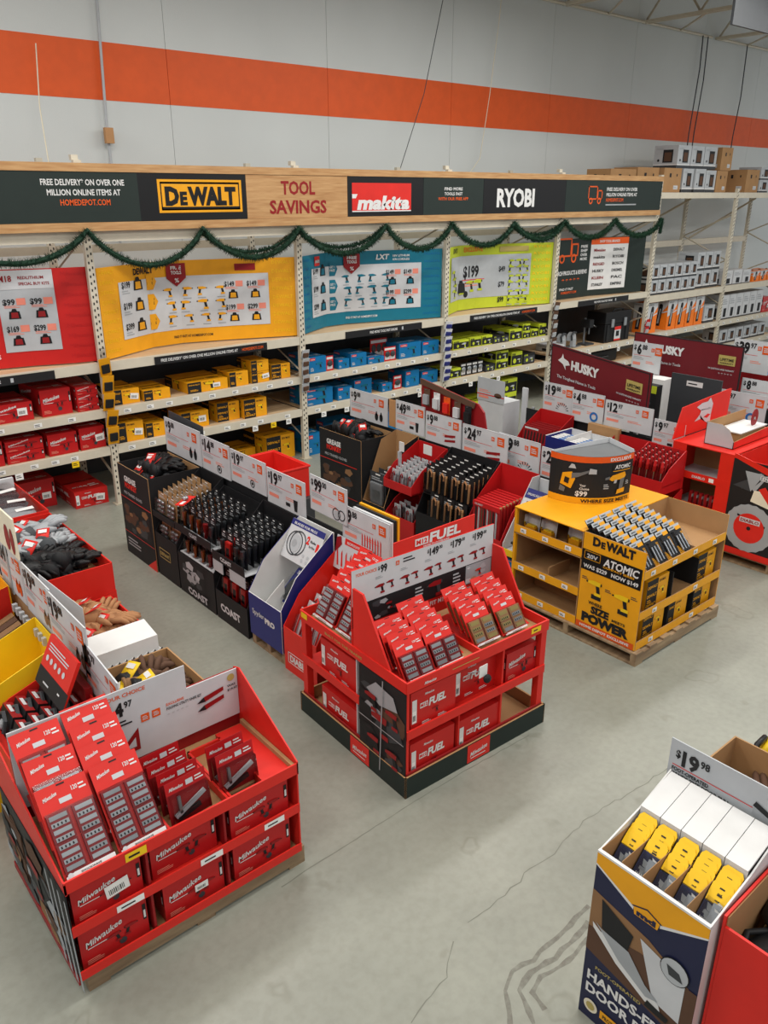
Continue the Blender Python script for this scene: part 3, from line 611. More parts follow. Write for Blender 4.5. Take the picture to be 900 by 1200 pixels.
row([(1.3, 8.95, .5, .34, 'red', .6, 1), (1.86, 9.2, .42, .34, 'red', .5, 1), (2.36, 9.2, .42, .34, 'red', .55, 1)], 0, 'floor under red bay', 'red cartons on the floor')
row([(2.88, 8.9, .4, .2, 'fuel', .75, 1)], 0, 'alone on the floor beside the first post', None)
row([(3.46, 8.86, .33, .17, 'yellow', .5, 1), (3.82, Y0, .34, .12, 'yellow', .5, 1), (4.38, Y0, .56, .13, 'yellow', .6, 1), (4.96, Y0, .28, .18, 'yellow', .45, 1), (5.28, Y0, .27, .29, 'yellow', .35, 2), (5.6, 8.86, .3, .19, 'yblack', .35, 1)], 1.14, 'upper shelf of yellow bay', 'yellow cartons on the upper shelf')
row([(3.45, Y0, .33, .23, 'yellow', .5, 1), (3.80, Y0, .27, .17, 'yellow', .5, 1), (4.28, 8.87, .38, .2, 'yellow', .55, 1), (4.79, 8.9, .33, .24, 'yblack', .4, 1), (5.14, Y0, .35, .24, 'yblack', .4, 1)], .70, 'lower shelf of yellow bay', 'yellow cartons on the lower shelf')
row([(4.3, 9.2, .5, .2, 'yellow', .4, 1), (5.0, 9.2, .5, .17, 'yellow', .45, 1), (5.52, 8.95, .46, .34, 'yblack', .6, 1)], 0, 'floor under yellow bay', 'yellow cartons on the floor')
row([(6.18, Y0, .29, .22, 'blue', .5, 1), (6.67, Y0, .2, .13, 'blue', .4, 1), (6.89, Y0, .29, .18, 'blue', .4, 1), (7.2, Y0, .31, .09, 'blue', .4, 1), (7.79, Y0, .44, .22, 'blue', .5, 1), (8.25, Y0, .35, .2, 'blue', .5, 1)], 1.14, 'upper shelf of teal bay', 'blue cartons on the upper shelf')
row([(6.11, Y0, .46, .22, 'blue', .4, 2), (6.65, Y0, .26, .18, 'blue', .4, 1), (7.0, 8.9, .33, .22, 'blue', .5, 1), (7.46, Y0, .2, .12, 'blue', .3, 1), (7.92, Y0, .28, .24, 'blue', .4, 1), (8.25, Y0, .34, .19, 'blue', .4, 1)], .70, 'lower shelf of teal bay', 'blue cartons on the lower shelf')
row([(6.12, Y0, .24, .3, 'blue', .5, 1), (6.7, 8.95, .5, .3, 'blue', .5, 1), (7.5, 8.95, .5, .34, 'blue', .5, 1)], 0, 'floor under teal bay', 'blue cartons on the floor')
row([(8.9, Y0, .36, .14, 'lime', .5, 1), (9.28, Y0, .26, .15, 'lime', .5, 1), (9.55, Y0, .25, .15, 'lime', .5, 1), (9.82, Y0, .18, .12, 'limek', .3, 1), (10.01, Y0, .19, .11, 'limek', .3, 1), (10.21, Y0, .31, .18, 'lime', .6, 1), (10.54, Y0, .19, .24, 'lime', .5, 2), (10.75, Y0, .19, .13, 'lime', .4, 1), (10.96, Y0, .19, .2, 'lime', .4, 1)], 1.14, 'upper shelf of lime bay', 'lime cartons on the upper shelf')
row([(8.80, Y0, .3, .15, 'lime', .4, 1), (9.66, Y0, .23, .12, 'limek', .4, 1), (9.91, Y0, .3, .3, 'lime', .4, 2), (10.29, Y0, .28, .24, 'lime', .4, 1), (10.6, Y0, .3, .18, 'limek', .4, 1)], .70, 'lower shelf of lime bay', 'lime cartons on the lower shelf')
row([(9.44, Y0, .25, .22, 'lime', .4, 1), (9.72, Y0, .25, .22, 'lime', .5, 1), (10.1, Y0, .38, .5, 'lime', .6, 2)], 0, 'floor under lime bay', 'lime cartons on the floor')
row([(11.4, Y0, .3, .12, 'white', .4, 1)], .80, 'on the shelf under the dark poster', None)
g = 'lock box cartons on the tall bay'
row([(14.2 + i * .28, Y0, .275, .56, 'grey', .4, 2) for i in range(6)] + [(15.93 + i * .31, Y0 + .05, .30, .72, 'grey', .45, 2) for i in range(3)], 1.57, 'middle shelf of tall bay', g)
row([(14.22, Y0, .36, .58, 'tall', .3, 1), (14.95, Y0, .34, .58, 'tall', .3, 1), (15.31, Y0, .33, .58, 'tall', .3, 1), (15.66, Y0, .33, .58, 'tall', .3, 1), (16.01, Y0, .33, .58, 'tall', .3, 1), (16.4, Y0, .42, .36, 'grey', .4, 1)], .84, 'low shelf of tall bay', 'work light cartons')
row([(17.0, Y0, .38, .3, 'white', .4, 1), (17.42, Y0, .38, .3, 'white', .4, 1), (17.84, Y0, .35, .28, 'white', .4, 1), (18.3, Y0, .3, .22, 'tall', .4, 1), (18.65, Y0, .3, .22, 'tall', .4, 1), (19.0, Y0, .3, .22, 'tall', .4, 1)], 1.57, 'middle shelf of last bay', 'cartons on the last bay')
row([(17.1 + i * .31, Y0, .3, .52, 'white', .4, 1) for i in range(6)] + [(19.0, Y0, .35, .34, 'red', .4, 1)], .84, 'low shelf of last bay', 'cartons low on the last bay')
row([(17.2 + i * .36, Y0, .33, .3, 'grey', .4, 1) for i in range(6)], .30, 'bottom shelf of last bay', 'cartons at the bottom of the last bay')
row([(12.75, 8.95, .78, .38, 'kraft', .5, 1), (13.56, 8.95, .70, .42, 'kraft', .5, 1), (14.3, 8.87, .6, .42, 'kraft', .55, 1), (16.2, 8.87, .42, .40, 'kraft', .5, 1), (17.4, 8.87, .55, .44, 'kraft', .5, 1)], 3.425 + .001, 'on top of racks', 'brown cartons on top of the racks')
row([(15.0, 8.9, .38, .42, 'grey', .5, 1), (15.4, 8.87, .38, .42, 'grey', .5, 1), (15.79, 8.87, .38, .40, 'grey', .5, 1), (18.0, 8.87, .4, .5, 'grey', .5, 2)], 3.425 + .001, 'on top of racks', 'grey cartons on top of the racks')
for i in range(3):
    carton('grey', .46, .5, .40).put('grey carton with dark window, %s from left in the upper tier on the top shelf' % ORD[i], (15.05 + i * .48, 9.2, 3.85), group='grey cartons in the upper tier')
carton('kraft', .42, .5, .42).put('brown carton on top of another at the end of the upper tier', (16.55, 9.15, 3.835))
# ledge that carries the brown cartons behind the header end
b = thing('overhead_shelf', 'cream shelf behind the right end of the header sign', 'shelf')
m = MB(); m.box(12.4, 14.02, 8.82, 9.82, 3.38, 3.424, 'beige'); m.build('shelf_deck', b)
for x in (12.5, 13.9): m = MB(); m.box(x - .03, x + .03, 9.3, 9.36, 3.04, 3.38, 'beige'); m.build('bracket', b)

# saws, jig and the black case in the dark bay
def mitre_saw(x, lab):
    t = thing('circular_saw', lab, 'saw', (x, 9.0, .80), 12)
    m = MB(); m.box(-.13, .13, -.09, .09, 0, .02, 'silver'); m.build('base_plate', t)
    m = MB(); m.box(-.11, .02, -.03, .03, .02, .14, 'grey'); P = [(.14 * math.cos(a), .03, .12 + .14 * math.sin(a)) for a in [math.pi * i / 10 for i in range(11)]]; m.slab(P, .07, 'lgrey', 'grey'); m.build('blade_guard', t)
    m = MB(); m.tube([(-.1, 0, .13), (-.13, 0, .22), (-.05, 0, .27), (.05, 0, .25)], .02, 'dgrey', 8); m.build('handle', t)
mitre_saw(11.9, 'grey circular saw on the dark bay shelf, left of two'); mitre_saw(12.2, 'grey circular saw on the dark bay shelf, right of two')
t = thing('drill_press', 'dark small bench tool between the saws and the black case', 'tool', (12.55, 9.0, .80))
m = MB(); m.box(-.12, .12, -.1, .1, 0, .03, 'dgrey'); m.build('base', t); m = MB(); m.tube([(0, .05, .03), (0, .05, .48)], .02, 'steel', 8); m.build('column', t)
m = MB(); m.box(-.06, .06, -.1, .09, .32, .46, 'charcoal'); m.tube([(0, -.05, .32), (0, -.05, .2)], .015, 'steel', 6); m.build('head', t); m = MB(); m.tube([(.06, -.02, .4), (.15, -.08, .32)], .008, 'steel', 5); m.blob((.15, -.08, .32), (.02, .02, .02), 'ink', 6, 4); m.build('handle', t)
t = thing('tool_case', 'large black hard tool case with silver latches and red label', 'case', (13.3, 9.05, .80))
m = MB(); m.box(-.4, .4, -.2, .2, 0, .34, 'black'); m.box(-.34, -.26, -.215, -.2, .02, .33, 'charcoal'); m.box(.26, .34, -.215, -.2, .02, .33, 'charcoal'); m.build('body', t, bevel=.02)
m = MB(); m.box(-.41, .41, -.21, .21, .345, .56, 'black'); m.box(-.41, .41, -.215, .215, .35, .37, 'charcoal'); m.build('lid', t, bevel=.02)
for s in (-1, 1): m = MB(); m.box(s * .2 - .04, s * .2 + .04, -.235, -.212, .28, .43, 'silver'); m.build('latch', t, bevel=.004)
m = MB(); m.tube([(-.16, -.18, .56), (-.14, -.18, .6), (.14, -.18, .6), (.16, -.18, .56)], .014, 'charcoal', 7); m.build('handle', t)
m = MB(); f = Fr(m, (-.1, -.205, .02), (1, 0, 0), (0, 0, 1)); f.rect(0, 0, .2, .26, 'card', 5); f.rect(0, .2, .2, .06, 'red3', 6); f.rect(.05, .08, .1, .1, 'charcoal', 6); f.rect(0, 0, .2, .03, 'red3', 6); m.build('label_print', t)
t = thing('tool_case', 'low black tool case on the bottom shelf of the dark bay', 'case', (13.0, 9.1, .421))
m = MB(); m.box(-.45, .45, -.2, .2, 0, .22, 'black'); m.build('body', t, bevel=.02); m = MB(); m.tube([(-.12, -.2, .12), (-.1, -.24, .12), (.1, -.24, .12), (.12, -.2, .12)], .012, 'dgrey', 6); m.build('handle', t)
# hanging blister packs on the shelves of the teal bay, and clip strips on the posts
def pouch(style):
    m = MB(); c, b2 = dict(red=('red', 'dgrey'), blue=('bluebox', 'charcoal'), black=('charcoal', 'silver'))[style]
    m.box(-.06, .06, -.012, 0, 0, .2, c); f = Fr(m, (-.06, -.012, 0), (1, 0, 0), (0, 0, 1)); f.rect(.01, .155, .1, .03, 'white'); f.rect(.015, .02, .09, .05, 'card')
    n = MB(); n.blob((0, -.02, .1), (.045, .018, .045), b2, 8, 5); return Proto('blister_pack', 'package', m, [('blister', n, None)])
pr, pbk = pouch('red'), pouch('black')
for i, x in enumerate((6.52, 7.56, 7.66)):
    pr.put('red hanging accessory pack on the teal bay, %s from left on the upper shelf' % ORD[i], (x + .02, 8.86, 1.142), group='red packs on the teal bay')
for i in range(3): pr.put('red accessory pack standing behind the others, %s of three, teal bay upper shelf' % ORD[i], (7.56 + i * .1, 9.15, 1.142), group='red packs on the teal bay', scale=(1, 1, 1.4))
pr.put('red accessory pack with dark blister on the lower teal shelf', (7.78, 8.86, .702), scale=(1.3, 1, 1))
for i in range(4): pbk.put('dark round pad pack on the lower lime shelf, %s from left' % ORD[i], (9.18 + i * .13, 8.87, .702), group='dark packs on the lime bay')
def clip_strip(x, z0, z1, k, ks, name, n, w=.14):
    t = thing('clip_strip', name, 'clip strip'); m = MB(); m.box(x - .012, x + .012, YF - .045, YF - .035, z0, z1, 'white'); m.build('strip', t)
    r = random.Random(int(x * 9))
    for i in range(n):
        z = z0 + (z1 - z0) * i / n; m = MB(); a = r.uniform(-.12, .12); q = (z1 - z0) / n; c = Vector((x + r.uniform(-.01, .01), YF - .07 - .012 * (i % 2), z + q * .5))
        u = Vector((math.cos(a), 0, math.sin(a))); v = Vector((-math.sin(a), -.25, math.cos(a))).normalized(); nn = u.cross(v)
        m.obox(c, u, v, nn, w * .8, q * 1.1, .006, k); m.obox(c + nn * .012 - v * q * .08, u, v, nn, w * .55, q * .5, .022, ks); m.build('blister_pack', t)
clip_strip(3.36, .75, 1.72, 'yellow', 'charcoal', 'strip of yellow carded tools hanging on the first pierced post', 5, .16)
clip_strip(6.03, .95, 1.5, 'lgrey', 'leather', 'strip of brown and clear packs hanging on the second post', 5)
clip_strip(8.65, .72, 1.62, 'white', 'navy', 'strip of white and blue small packs hanging on the third post', 8, .18)
clip_strip(11.2, .8, 1.7, 'leather', 'lgrey', 'strip of brown packs hanging on the fourth post', 6, .16)
clip_strip(14.06, .6, 1.15, 'red', 'lgrey', 'strip of small red packs hanging on the fifth post', 4, .16)
m = MB(); m.box(3.335, 3.385, YF - .05, YF - .032, 1.7, 1.83, 'clear'); tag(m.build('sign_holder'), 'clear plastic clip at the top of the strip on the first post', 'clip')
for i, (x, k, z) in enumerate(((2.86, 'yellow2', .55), (2.25, 'stickerw', .54), (5.2, 'stickerw', .54), (5.48, 'yellow2', .54), (5.72, 'stickerw', .545), (6.3, 'stickerw', .545), (6.7, 'stickerw', .545), (8.1, 'stickerw', .545), (9.2, 'stickerw', .545), (9.85, 'stickerw', .545), (11.6, 'stickerw', .64), (12.3, 'stickerw', .64), (13.2, 'stickerw', .64))):
    m = MB(); m.box(x, x + .08, YF - .032, YF - .028, z, z + .07, k); f = Fr(m, (x, YF - .032, z), (1, 0, 0), (0, 0, 1)); f.lines(.01, .02, .055, .035, 2, 'ink'); tag(m.build('shelf_tag'), '%s price tag hanging below a shelf edge, %s from the left' % ('yellow' if k == 'yellow2' else 'white', ORD[i]), 'price tag', 'price tags below the shelf edges')
# ------------------------------------------------------------------ display helpers
def board(parent, name, o, u, v, w, h, k, draw=None, t=.006, k2=None, label=None, lift=.0012):
    """upright sheet of card: printed face on the u x v side, thickness behind it"""
    m = MB(); o, u, v = Vector(o), Vector(u).normalized(), Vector(v).normalized()
    m.slab([o, o + u * w, o + u * w + v * h, o + v * h], t, k, k2)
    if draw: draw(Fr(m, o, u, v, lift))
    return m.build(name, parent, label=label)
def sheet(parent, name, pts, k, t=.006, k2=None, label=None):
    m = MB(); m.slab(pts, t, k, k2); return m.build(name, parent, label=label)
def bx(parent, name, x0, x1, y0, y1, z0, z1, k, label=None, bevel=0):
    m = MB(); m.box(x0, x1, y0, y1, z0, z1, k); return m.build(name, parent, label=label, bevel=bevel)
WX, WY, UP = (0, -1, 0), (1, 0, 0), (0, 0, 1)           # u directions for faces that look toward -X and toward -Y
def pallet(x0, x1, y0, y1, label, z=.11, along='x', th=.016):
    t = thing('wooden_pallet', label, 'pallet')
    for i in range(3):
        y = y0 + .0 + i * (y1 - y0 - .05) / 2; bx(t, 'stringer', x0, x1, y, y + .05, th + .001, z - th - .001, 'palletwood')
    for i in range(7):
        x = x0 + i * (x1 - x0 - .1) / 6; bx(t, 'deck_board', x, x + .1, y0, y1, z - th, z, 'palletwood')
    for i in range(3):
        x = x0 + i * (x1 - x0 - .1) / 2; bx(t, 'bottom_board', x, x + .1, y0, y1, .0, th, 'palletwood')
    return t
def price(f, x, y, h, dollars, cents, w=None, k='ink'):
    """price lettering: small dollar sign, big dollars, raised cents"""
    f.text(x, y + h * .4, h * .5, '$', k, h * .3, bold=.03); wd = h * .52 * len(dollars)
    f.text(x + h * .40, y, h, dollars, k, wd, bold=.045); f.text(x + h * .47 + wd, y + h * .5, h * .48, cents, k, h * .28 * len(cents), bold=.03)
def tags2(f, x, y, s): f.rect(x, y, s, s, 'orange', 2); f.lines(x + s * .15, y + s * .2, s * .7, s * .6, 3, 'card', 3)
def price_sign(label, o, u, w, h, dollars, cents, icon=None, name='price_sign', ik='charcoal', pk='card', tagx=.78, v=UP, group=None):
    t = thing(name, label, 'price sign', group=group)
    def d(f):
        f.frame(0, 0, w, h, .004, 'lgrey')
        price(f, w * .04, h * .60, h * .33, dollars, cents)
        tags2(f, w * tagx, h * .62, h * .26); tags2(f, w * (tagx - .13), h * .72, h * .12)
        f.rect(w * .05, h * .55, w * .62, h * .012, 'red3', 1); f.lines(w * .05, h * .4, w * .38, h * .12, 3, 'grey', 1)
        f.rect(w * .05, h * .22, w * .26, h * .1, 'salmon', 1); f.lines(w * .5, h * .3, w * .3, h * .1, 2, 'salmon', 1)
        if icon == 'gloves':
            for i in (0, 1): f.disc(w * (.72 + i * .12), h * .25, h * .09, ik, 2, 10, h * .14); f.poly([(w * (.70 + i * .12), h * .3), (w * (.74 + i * .12), h * .3), (w * (.73 + i * .12), h * .44), (w * (.71 + i * .12), h * .44)], ik, 2)
        elif icon == 'lamp': f.ring(w * .62, h * .2, h * .12, h * .09, ik, 2); f.disc(w * .62, h * .2, h * .05, ik, 2)
        elif icon == 'torch': f.poly([(w * .72, h * .08), (w * .79, h * .08), (w * .81, h * .4), (w * .7, h * .4)], ik, 2); f.rect(w * .5, h * .14, h * .2, h * .1, ik, 2)
        elif icon == 'fan':
            for i in range(9): a = math.pi * (i + .5) / 9; f.poly([(w * .68 + h * .14 * math.cos(a), h * .12 + h * .14 * math.sin(a)), (w * .68 + h * .27 * math.cos(a - .07), h * .12 + h * .27 * math.sin(a - .07)), (w * .68 + h * .27 * math.cos(a + .07), h * .12 + h * .27 * math.sin(a + .07))], 'dgrey', 2)
        elif icon == 'blades':
            for i in range(8): f.poly([(w * (.42 + i * .055), h * .05), (w * (.44 + i * .055), h * .05), (w * (.445 + i * .055), h * .42), (w * (.425 + i * .055), h * .48)], 'red3', 2)
        elif icon == 'disc': f.ring(w * .72, h * .2, h * .17, h * .14, 'dgrey', 2); f.disc(w * .72, h * .2, h * .1, 'lgrey', 2); f.ring(w * .86, h * .22, h * .15, h * .12, 'dgrey', 3)
        elif icon == 'knife':
            for i in (0, 1): f.poly([(w * .55, h * (.12 + i * .16)), (w * .85, h * (.2 + i * .16)), (w * .85, h * (.28 + i * .16)), (w * .56, h * (.2 + i * .16))], 'redd', 2)
        elif icon == 'ring': f.ring(w * .72, h * .25, h * .16, h * .09, 'bluer', 2)
        elif icon == 'drill': f.drill(w * .72, h * .26, h * .4, 'ink', 'yellow', 2)
    board(t, 'sign_face', o, u, v, w, h, pk, d, t=.008)
    return t
# gloves ---------------------------------------------------------------
def glove(name, k, kp, kc, seed, tagk=None):
    m = MB(); r = random.Random(seed); m.blob((0, 0, .018), (.045, .055, .018), kp, 10, 6, bump=.12, seed=seed)
    for i, (x, L, a) in enumerate(((-.033, .075, .18), (-.011, .088, .05), (.011, .085, -.06), (.031, .068, -.2))):
        a += r.uniform(-.15, .15); d = Vector((-math.sin(a), math.cos(a), 0)); p = Vector((x, .045, .018)); m.tube([p - d * .02, p + d * L * .45 + Vector((0, 0, .006)), p + d * L * .8 + Vector((0, 0, -.001)), p + d * L + Vector((0, 0, -.006))], [.0115, .0115, .0105, .005], k, 7)
    m.tube([(.035, -.02, .018), (.062, .012, .022), (.07, .04, .014)], [.015, .013, .006], k, 7)
    m.tube([(0, -.04, .018), (0, -.075, .018), (0, -.1, .019)], [.033, .036, .04], kc, 9)
    P = [('cuff_band', MB(), None)]; P[0][1].tube([(0, -.094, .019), (0, -.104, .019)], [.0415, .042], kc, 9)
    if tagk:
        t = MB(); t.obox((.0, -.06, .055), (1, 0, 0), (0, .9, .44), (0, -.44, .9), .06, .07, .003, tagk); f = Fr(t, (-.026, -.085, .0465), (1, 0, 0), (0, .9, .44)); f.rect(.006, .03, .04, .02, 'white', 2); P.append(('paper_tag', t, None))
    return Proto(name, 'glove', m, P, smooth=True)
GB = glove('work_glove', 'black', 'charcoal', 'charcoal', 1, 'red3'); GB2 = glove('work_glove', 'black', 'black', 'charcoal', 2)
GG = glove('work_glove', 'grey', 'grey', 'foam', 3); GG2 = glove('work_glove', 'foam', 'grey', 'dgrey', 4, 'red3')
GT = glove('work_glove', 'tan', 'tan', 'tan', 5, 'red3'); GL = glove('leather_glove', 'leather', 'leather', 'brown', 6); GL2 = glove('leather_glove', 'leather', 'leather', 'charcoal', 7, 'yellow2')
def heap(protos, desc, x0, x1, y0, y1, z, n, group, seed, sc=1.15, lay=.035):
    """n gloves dropped in layers; the label says which row and where across the bin"""
    r = random.Random(seed); nx = max(1, int(round((x1 - x0) / .16))); ny = max(1, int(math.ceil(n / nx)))
    for i in range(n):
        a, b = i % nx, i // nx; x = x0 + (a + .5) * (x1 - x0) / nx; y = y1 - (b + .5) * (y1 - y0) / ny
        s = sc * r.uniform(.92, 1.1)
        protos[i % len(protos)].put('%s, %s row back, %s from left' % (desc, ORD[b], ORD[a]), (x + r.uniform(-.02, .02), y + r.uniform(-.02, .02), z + lay * (i % 2) + .004), (r.uniform(-.15, .25), r.uniform(-.2, .2), r.uniform(-2.6, -.4)), group, (s, s, s * 1.25))
# card-and-blister packs ------------------------------------------------
def bitpack(w, h, cols, rows, kbit='lgrey', hdr=.28, foot=True, name='bit_set_pack', kcard='red3', kcase='redd'):
    c = MB(); c.box(-w / 2, w / 2, 0, .004, 0, h, kcard); f = Fr(c, (-w / 2, 0, 0), WY, UP)
    hy = h * (1 - hdr); f.rect(w * .42, h * .965, w * .16, h * .018, 'ink', 1)
    f.text(w * .1, hy + h * hdr * .45, h * .045, 'Milwaukee', 'white', w * .28, sh=.3, rot=.2); f.rect(w * .38, hy + h * hdr * .18, w * .24, h * hdr * .2, 'card', 1); f.text(w * .66, hy + h * hdr * .5, h * .05, '120', 'white', w * .12); f.lines(w * .8, hy + h * hdr * .4, w * .15, h * hdr * .3, 2, 'white', 1)
    P = []
    s = MB(); T = .028                                        # clear shell over the bit cases
    s.box(-w * .47, w * .47, -T, -.0012, h * .05, hy, 'clear'); P.append(('blister_shell', s, 'clear plastic shell'))
    for i in range(cols):
        cx = -w * .5 + w * (.5 + i) / cols * 1.0
        for b in range(2):
            y0 = h * .07 + b * (hy - h * .08) / 2; hh = (hy - h * .08) / 2 - h * .012; q = MB(); q.box(cx - w / cols * .42, cx + w / cols * .42, -T * .75, -.003, y0, y0 + hh, kcase)
            nr = rows
            for j in range(nr):
                z0 = y0 + hh * (j + .14) / nr; q.box(cx - w / cols * .34, cx + w / cols * .34, -T * .9, -T * .7, z0, z0 + hh / nr * .62, kbit if (i * 3 + j + b) % 4 else 'grey')
                if (j + b) % 2:
                    for u2 in range(4): q.box(cx - w / cols * (.28 - .15 * u2), cx - w / cols * (.22 - .15 * u2), -T * .95, -T * .88, z0 + hh / nr * .1, z0 + hh / nr * .45, 'ink')
            P.append(('bit_case', q, None))
    if foot:
        q = MB(); q.slab([(-w * .48, -T - .002, 0), (w * .48, -T - .002, 0), (w * .48, -T - .002, h * .05), (-w * .3, -T - .002, h * .05), (-w * .48, -T - .002, h * .03)], .002, 'white'); f = Fr(q, (-w / 2, -T - .002, 0), WY, UP); f.text(w * .3, h * .012, h * .02, 'SHOCKWAVE', 'ink', w * .4); f.disc(w * .1, h * .03, h * .03, 'card', 2, 8); P.append(('paper_banner', q, 'white paper banner'))
    return Proto(name, 'package', c, P)
def kniferack(w, h):
    c = MB(); c.box(-w / 2, w / 2, 0, .004, 0, h, 'redd'); f = Fr(c, (-w / 2, 0, 0), WY, UP); f.rect(0, h * .72, w, h * .28, 'red2', 1); f.text(w * .08, h * .8, h * .08, 'Milwaukee', 'white', w * .34, sh=.3); f.rect(w * .5, h * .78, w * .18, h * .12, 'card', 2); f.lines(w * .73, h * .78, w * .22, h * .14, 2, 'white', 2)
    s = MB(); s.box(-w * .46, w * .46, -.035, -.0015, h * .03, h * .7, 'clear')
    k = MB(); k.obox((0, -.014, h * .36), (.92, 0, .38), (-.38, 0, .92), (0, -1, 0), w * .85, h * .09, .014, 'lgrey'); k.obox((-.01, -.014, h * .2), (.96, 0, .2), (-.2, 0, .96), (0, -1, 0), w * .6, h * .1, .014, 'charcoal'); k.obox((-w * .25, -.015, h * .45), (0, 0, 1), (1, 0, 0), (0, 1, 0), h * .4, w * .07, .012, 'steel')
    return Proto('square_pack', 'package', c, [('blister_shell', s, 'clear plastic shell'), ('folding_square', k, 'grey metal tool')])
def stackpacks(P, desc, x, y, z, n, dy, dz, lean, group, rz=0, jit=.004, skip=(), where=''):
    r = random.Random(int(x * 100 + n))
    for i in range(n):
        if i in skip: continue
        s = R(rz); px, py = -dy * i * math.sin(s), dy * i * math.cos(s)
        P.put('%s, %s from the front%s' % (desc, ORD[i], where), (x + px + r.uniform(-jit, jit), y + py, z + dz * i), (-lean + r.uniform(-.02, .02), 0, s + r.uniform(-.02, .02)), group)

# ------------------------------------------------------------------ 1. red corner display, lower left
pallet(.66, 1.86, 2.86, 3.72, 'weathered wooden pallet under the red display at lower left')
k = thing('red_display', 'red cardboard display of bit sets and boxed tools at lower left', 'display')
x0, x1, y0, y1, zb = .63, 1.83, 2.84, 3.74, .112
bx(k, 'base_tray', x0, x1, y0, y1, zb, zb + .008, 'kraft'); bx(k, 'base_lip', x0, x1, y0 - .004, y0 + .004, zb, zb + .05, 'red3')
bx(k, 'middle_shelf', x0 + .01, x1 - .01, y0 + .004, 3.4, .385, .395, 'red3')
board(k, 'middle_lip', (x0, y0 - .004, .375), WY, UP, x1 - x0, .055, 'red3', lambda f: (f.rect(.2, .006, .13, .036, 'stickerw', 2), f.lines(.22, .015, .09, .018, 1, 'ink', 3), f.rect(.62, .006, .12, .036, 'stickerw', 2), f.lines(.64, .015, .08, .018, 1, 'ink', 3), f.rect(.98, .006, .12, .036, 'stickerw', 2), f.lines(1.0, .015, .08, .018, 1, 'ink', 3)), t=.008)
board(k, 'top_lip', (x0, y0 - .006, .625), WY, UP, x1 - x0, .065, 'red3', lambda f: (f.rect(.27, .008, .1, .045, 'yellow2', 2), f.lines(.285, .018, .07, .025, 1, 'ink', 3)), t=.01)
bx(k, 'top_tray', x0 + .01, x1 - .01, y0 + .005, y1 - .01, .615, .623, 'kraft')
for x in (1.00, 1.40): bx(k, 'divider_panel', x - .006, x + .006, y0 + .01, 3.4, zb + .01, .61, 'redd')
bx(k, 'back_panel', x0, x1, 3.4, 3.41, zb, .61, 'redd')
bx(k, 'end_panel', x1 - .008, x1, y0, y1, zb, .62, 'red3')
sheet(k, 'side_wing', [(x1, y0 - .006, .62), (x1, 3.43, .62), (x1, 3.43, .98), (x1, 3.37, 1.0), (x1, y0 - .006, .70)], 'red3', .008)
sheet(k, 'side_wing', [(x0, y0 - .006, .62), (x0, y0 - .006, .68), (x0, 3.35, .83), (x0, 3.62, .93), (x0, y1, .93), (x0, y1, .62)], 'red3', .008)
def photo(f, w, h, seed=3, base='ink', tones=('leather', 'dgrey', 'charcoal', 'grey', 'brown'), n=26, acc='redd'):
    r = random.Random(seed); f.rect(0, 0, w, h, base, 1)
    for i in range(n):
        x, y = r.random() * w * .85, r.random() * h * .85; q = min(w, h) * (.08 + .22 * r.random()); a = r.random() * 3
        pts = [(min(w, max(0, x + q * math.cos(a + t) * (1 + .5 * r.random()))), min(h, max(0, y + q * .5 * math.sin(a + t) * (1 + .5 * r.random())))) for t in (0, 1.2, 2.4, 3.6, 4.9)]
        f.poly(pts, tones[i % len(tones)], 2 + i * .2)
    f.drill(w * .5, h * .5, min(w, h) * .4, 'black', acc, 9)
board(k, 'photo_panel', (x0 - .003, y1, zb + .02), WX, UP, y1 - y0, .49, 'charcoal', lambda f: (photo(f, y1 - y0, .49, 5), [f.poly([(.75 + i * .07, 0), (.78 + i * .07, 0), (.7 + i * .08, .49), (.68 + i * .08, .49)], 'grey', 10) for i in range(4)]), t=.006, label='printed photo of tool drawers')
bx(k, 'base_edge', x0 - .012, x0 - .004, y0, y1, zb - .02, zb + .02, 'redd')
# upright card behind the trays: your choice price on a taller white tab
def d(f):
    f.text(.44, .385, .022, 'YOUR CHOICE', 'orange', .22); price(f, .43, .285, .075, '14', '97'); tags2(f, .62, .2, .045); tags2(f, .68, .2, .045); f.lines(.44, .22, .14, .04, 2, 'ink', 2)
    f.text(.76, .235, .016, 'EXCLUSIVE', 'orange', .1); f.text(.76, .21, .016, 'FOLDING UTILITY KNIFE SET', 'ink', .2); f.text(.76, .17, .016, '* * * * *', 'grey', .12)
    for j in (0, 1): f.poly([(.93, .12 + j * .05), (.97, .145 + j * .05), (1.09, .165 + j * .05), (1.09, .14 + j * .05), (.98, .115 + j * .05)], 'redd', 3); f.poly([(.93, .12 + j * .05), (.97, .145 + j * .05), (.98, .115 + j * .05)], 'charcoal', 4)
    f.poly([(.46, .05), (.6, .05), (.6, .18)], 'redd', 2); f.poly([(.52, .075), (.58, .075), (.58, .13)], 'card', 3); f.disc(1.14, .25, .022, 'gold', 2); f.text(1.115, .195, .014, 'WAS', 'ink', .05); f.text(1.115, .17, .014, '$19.97', 'ink', .06)
m = MB(); pts = [(x0 + .01, 3.39, .70), (x1 - .01, 3.39, .70), (x1 - .01, 3.39, .99), (1.52, 3.39, .99), (1.52, 3.39, 1.13), (x0 + .01, 3.39, 1.13)]
m.slab(pts, .006, 'card'); d(Fr(m, (x0 + .01, 3.39, .70), WY, UP)); s = m.build('sign_card', k, label='white card with your choice price')
bx(k, 'rear_riser', x0 + .01, x1 - .01, 3.4, 3.42, .625, .98, 'redd')
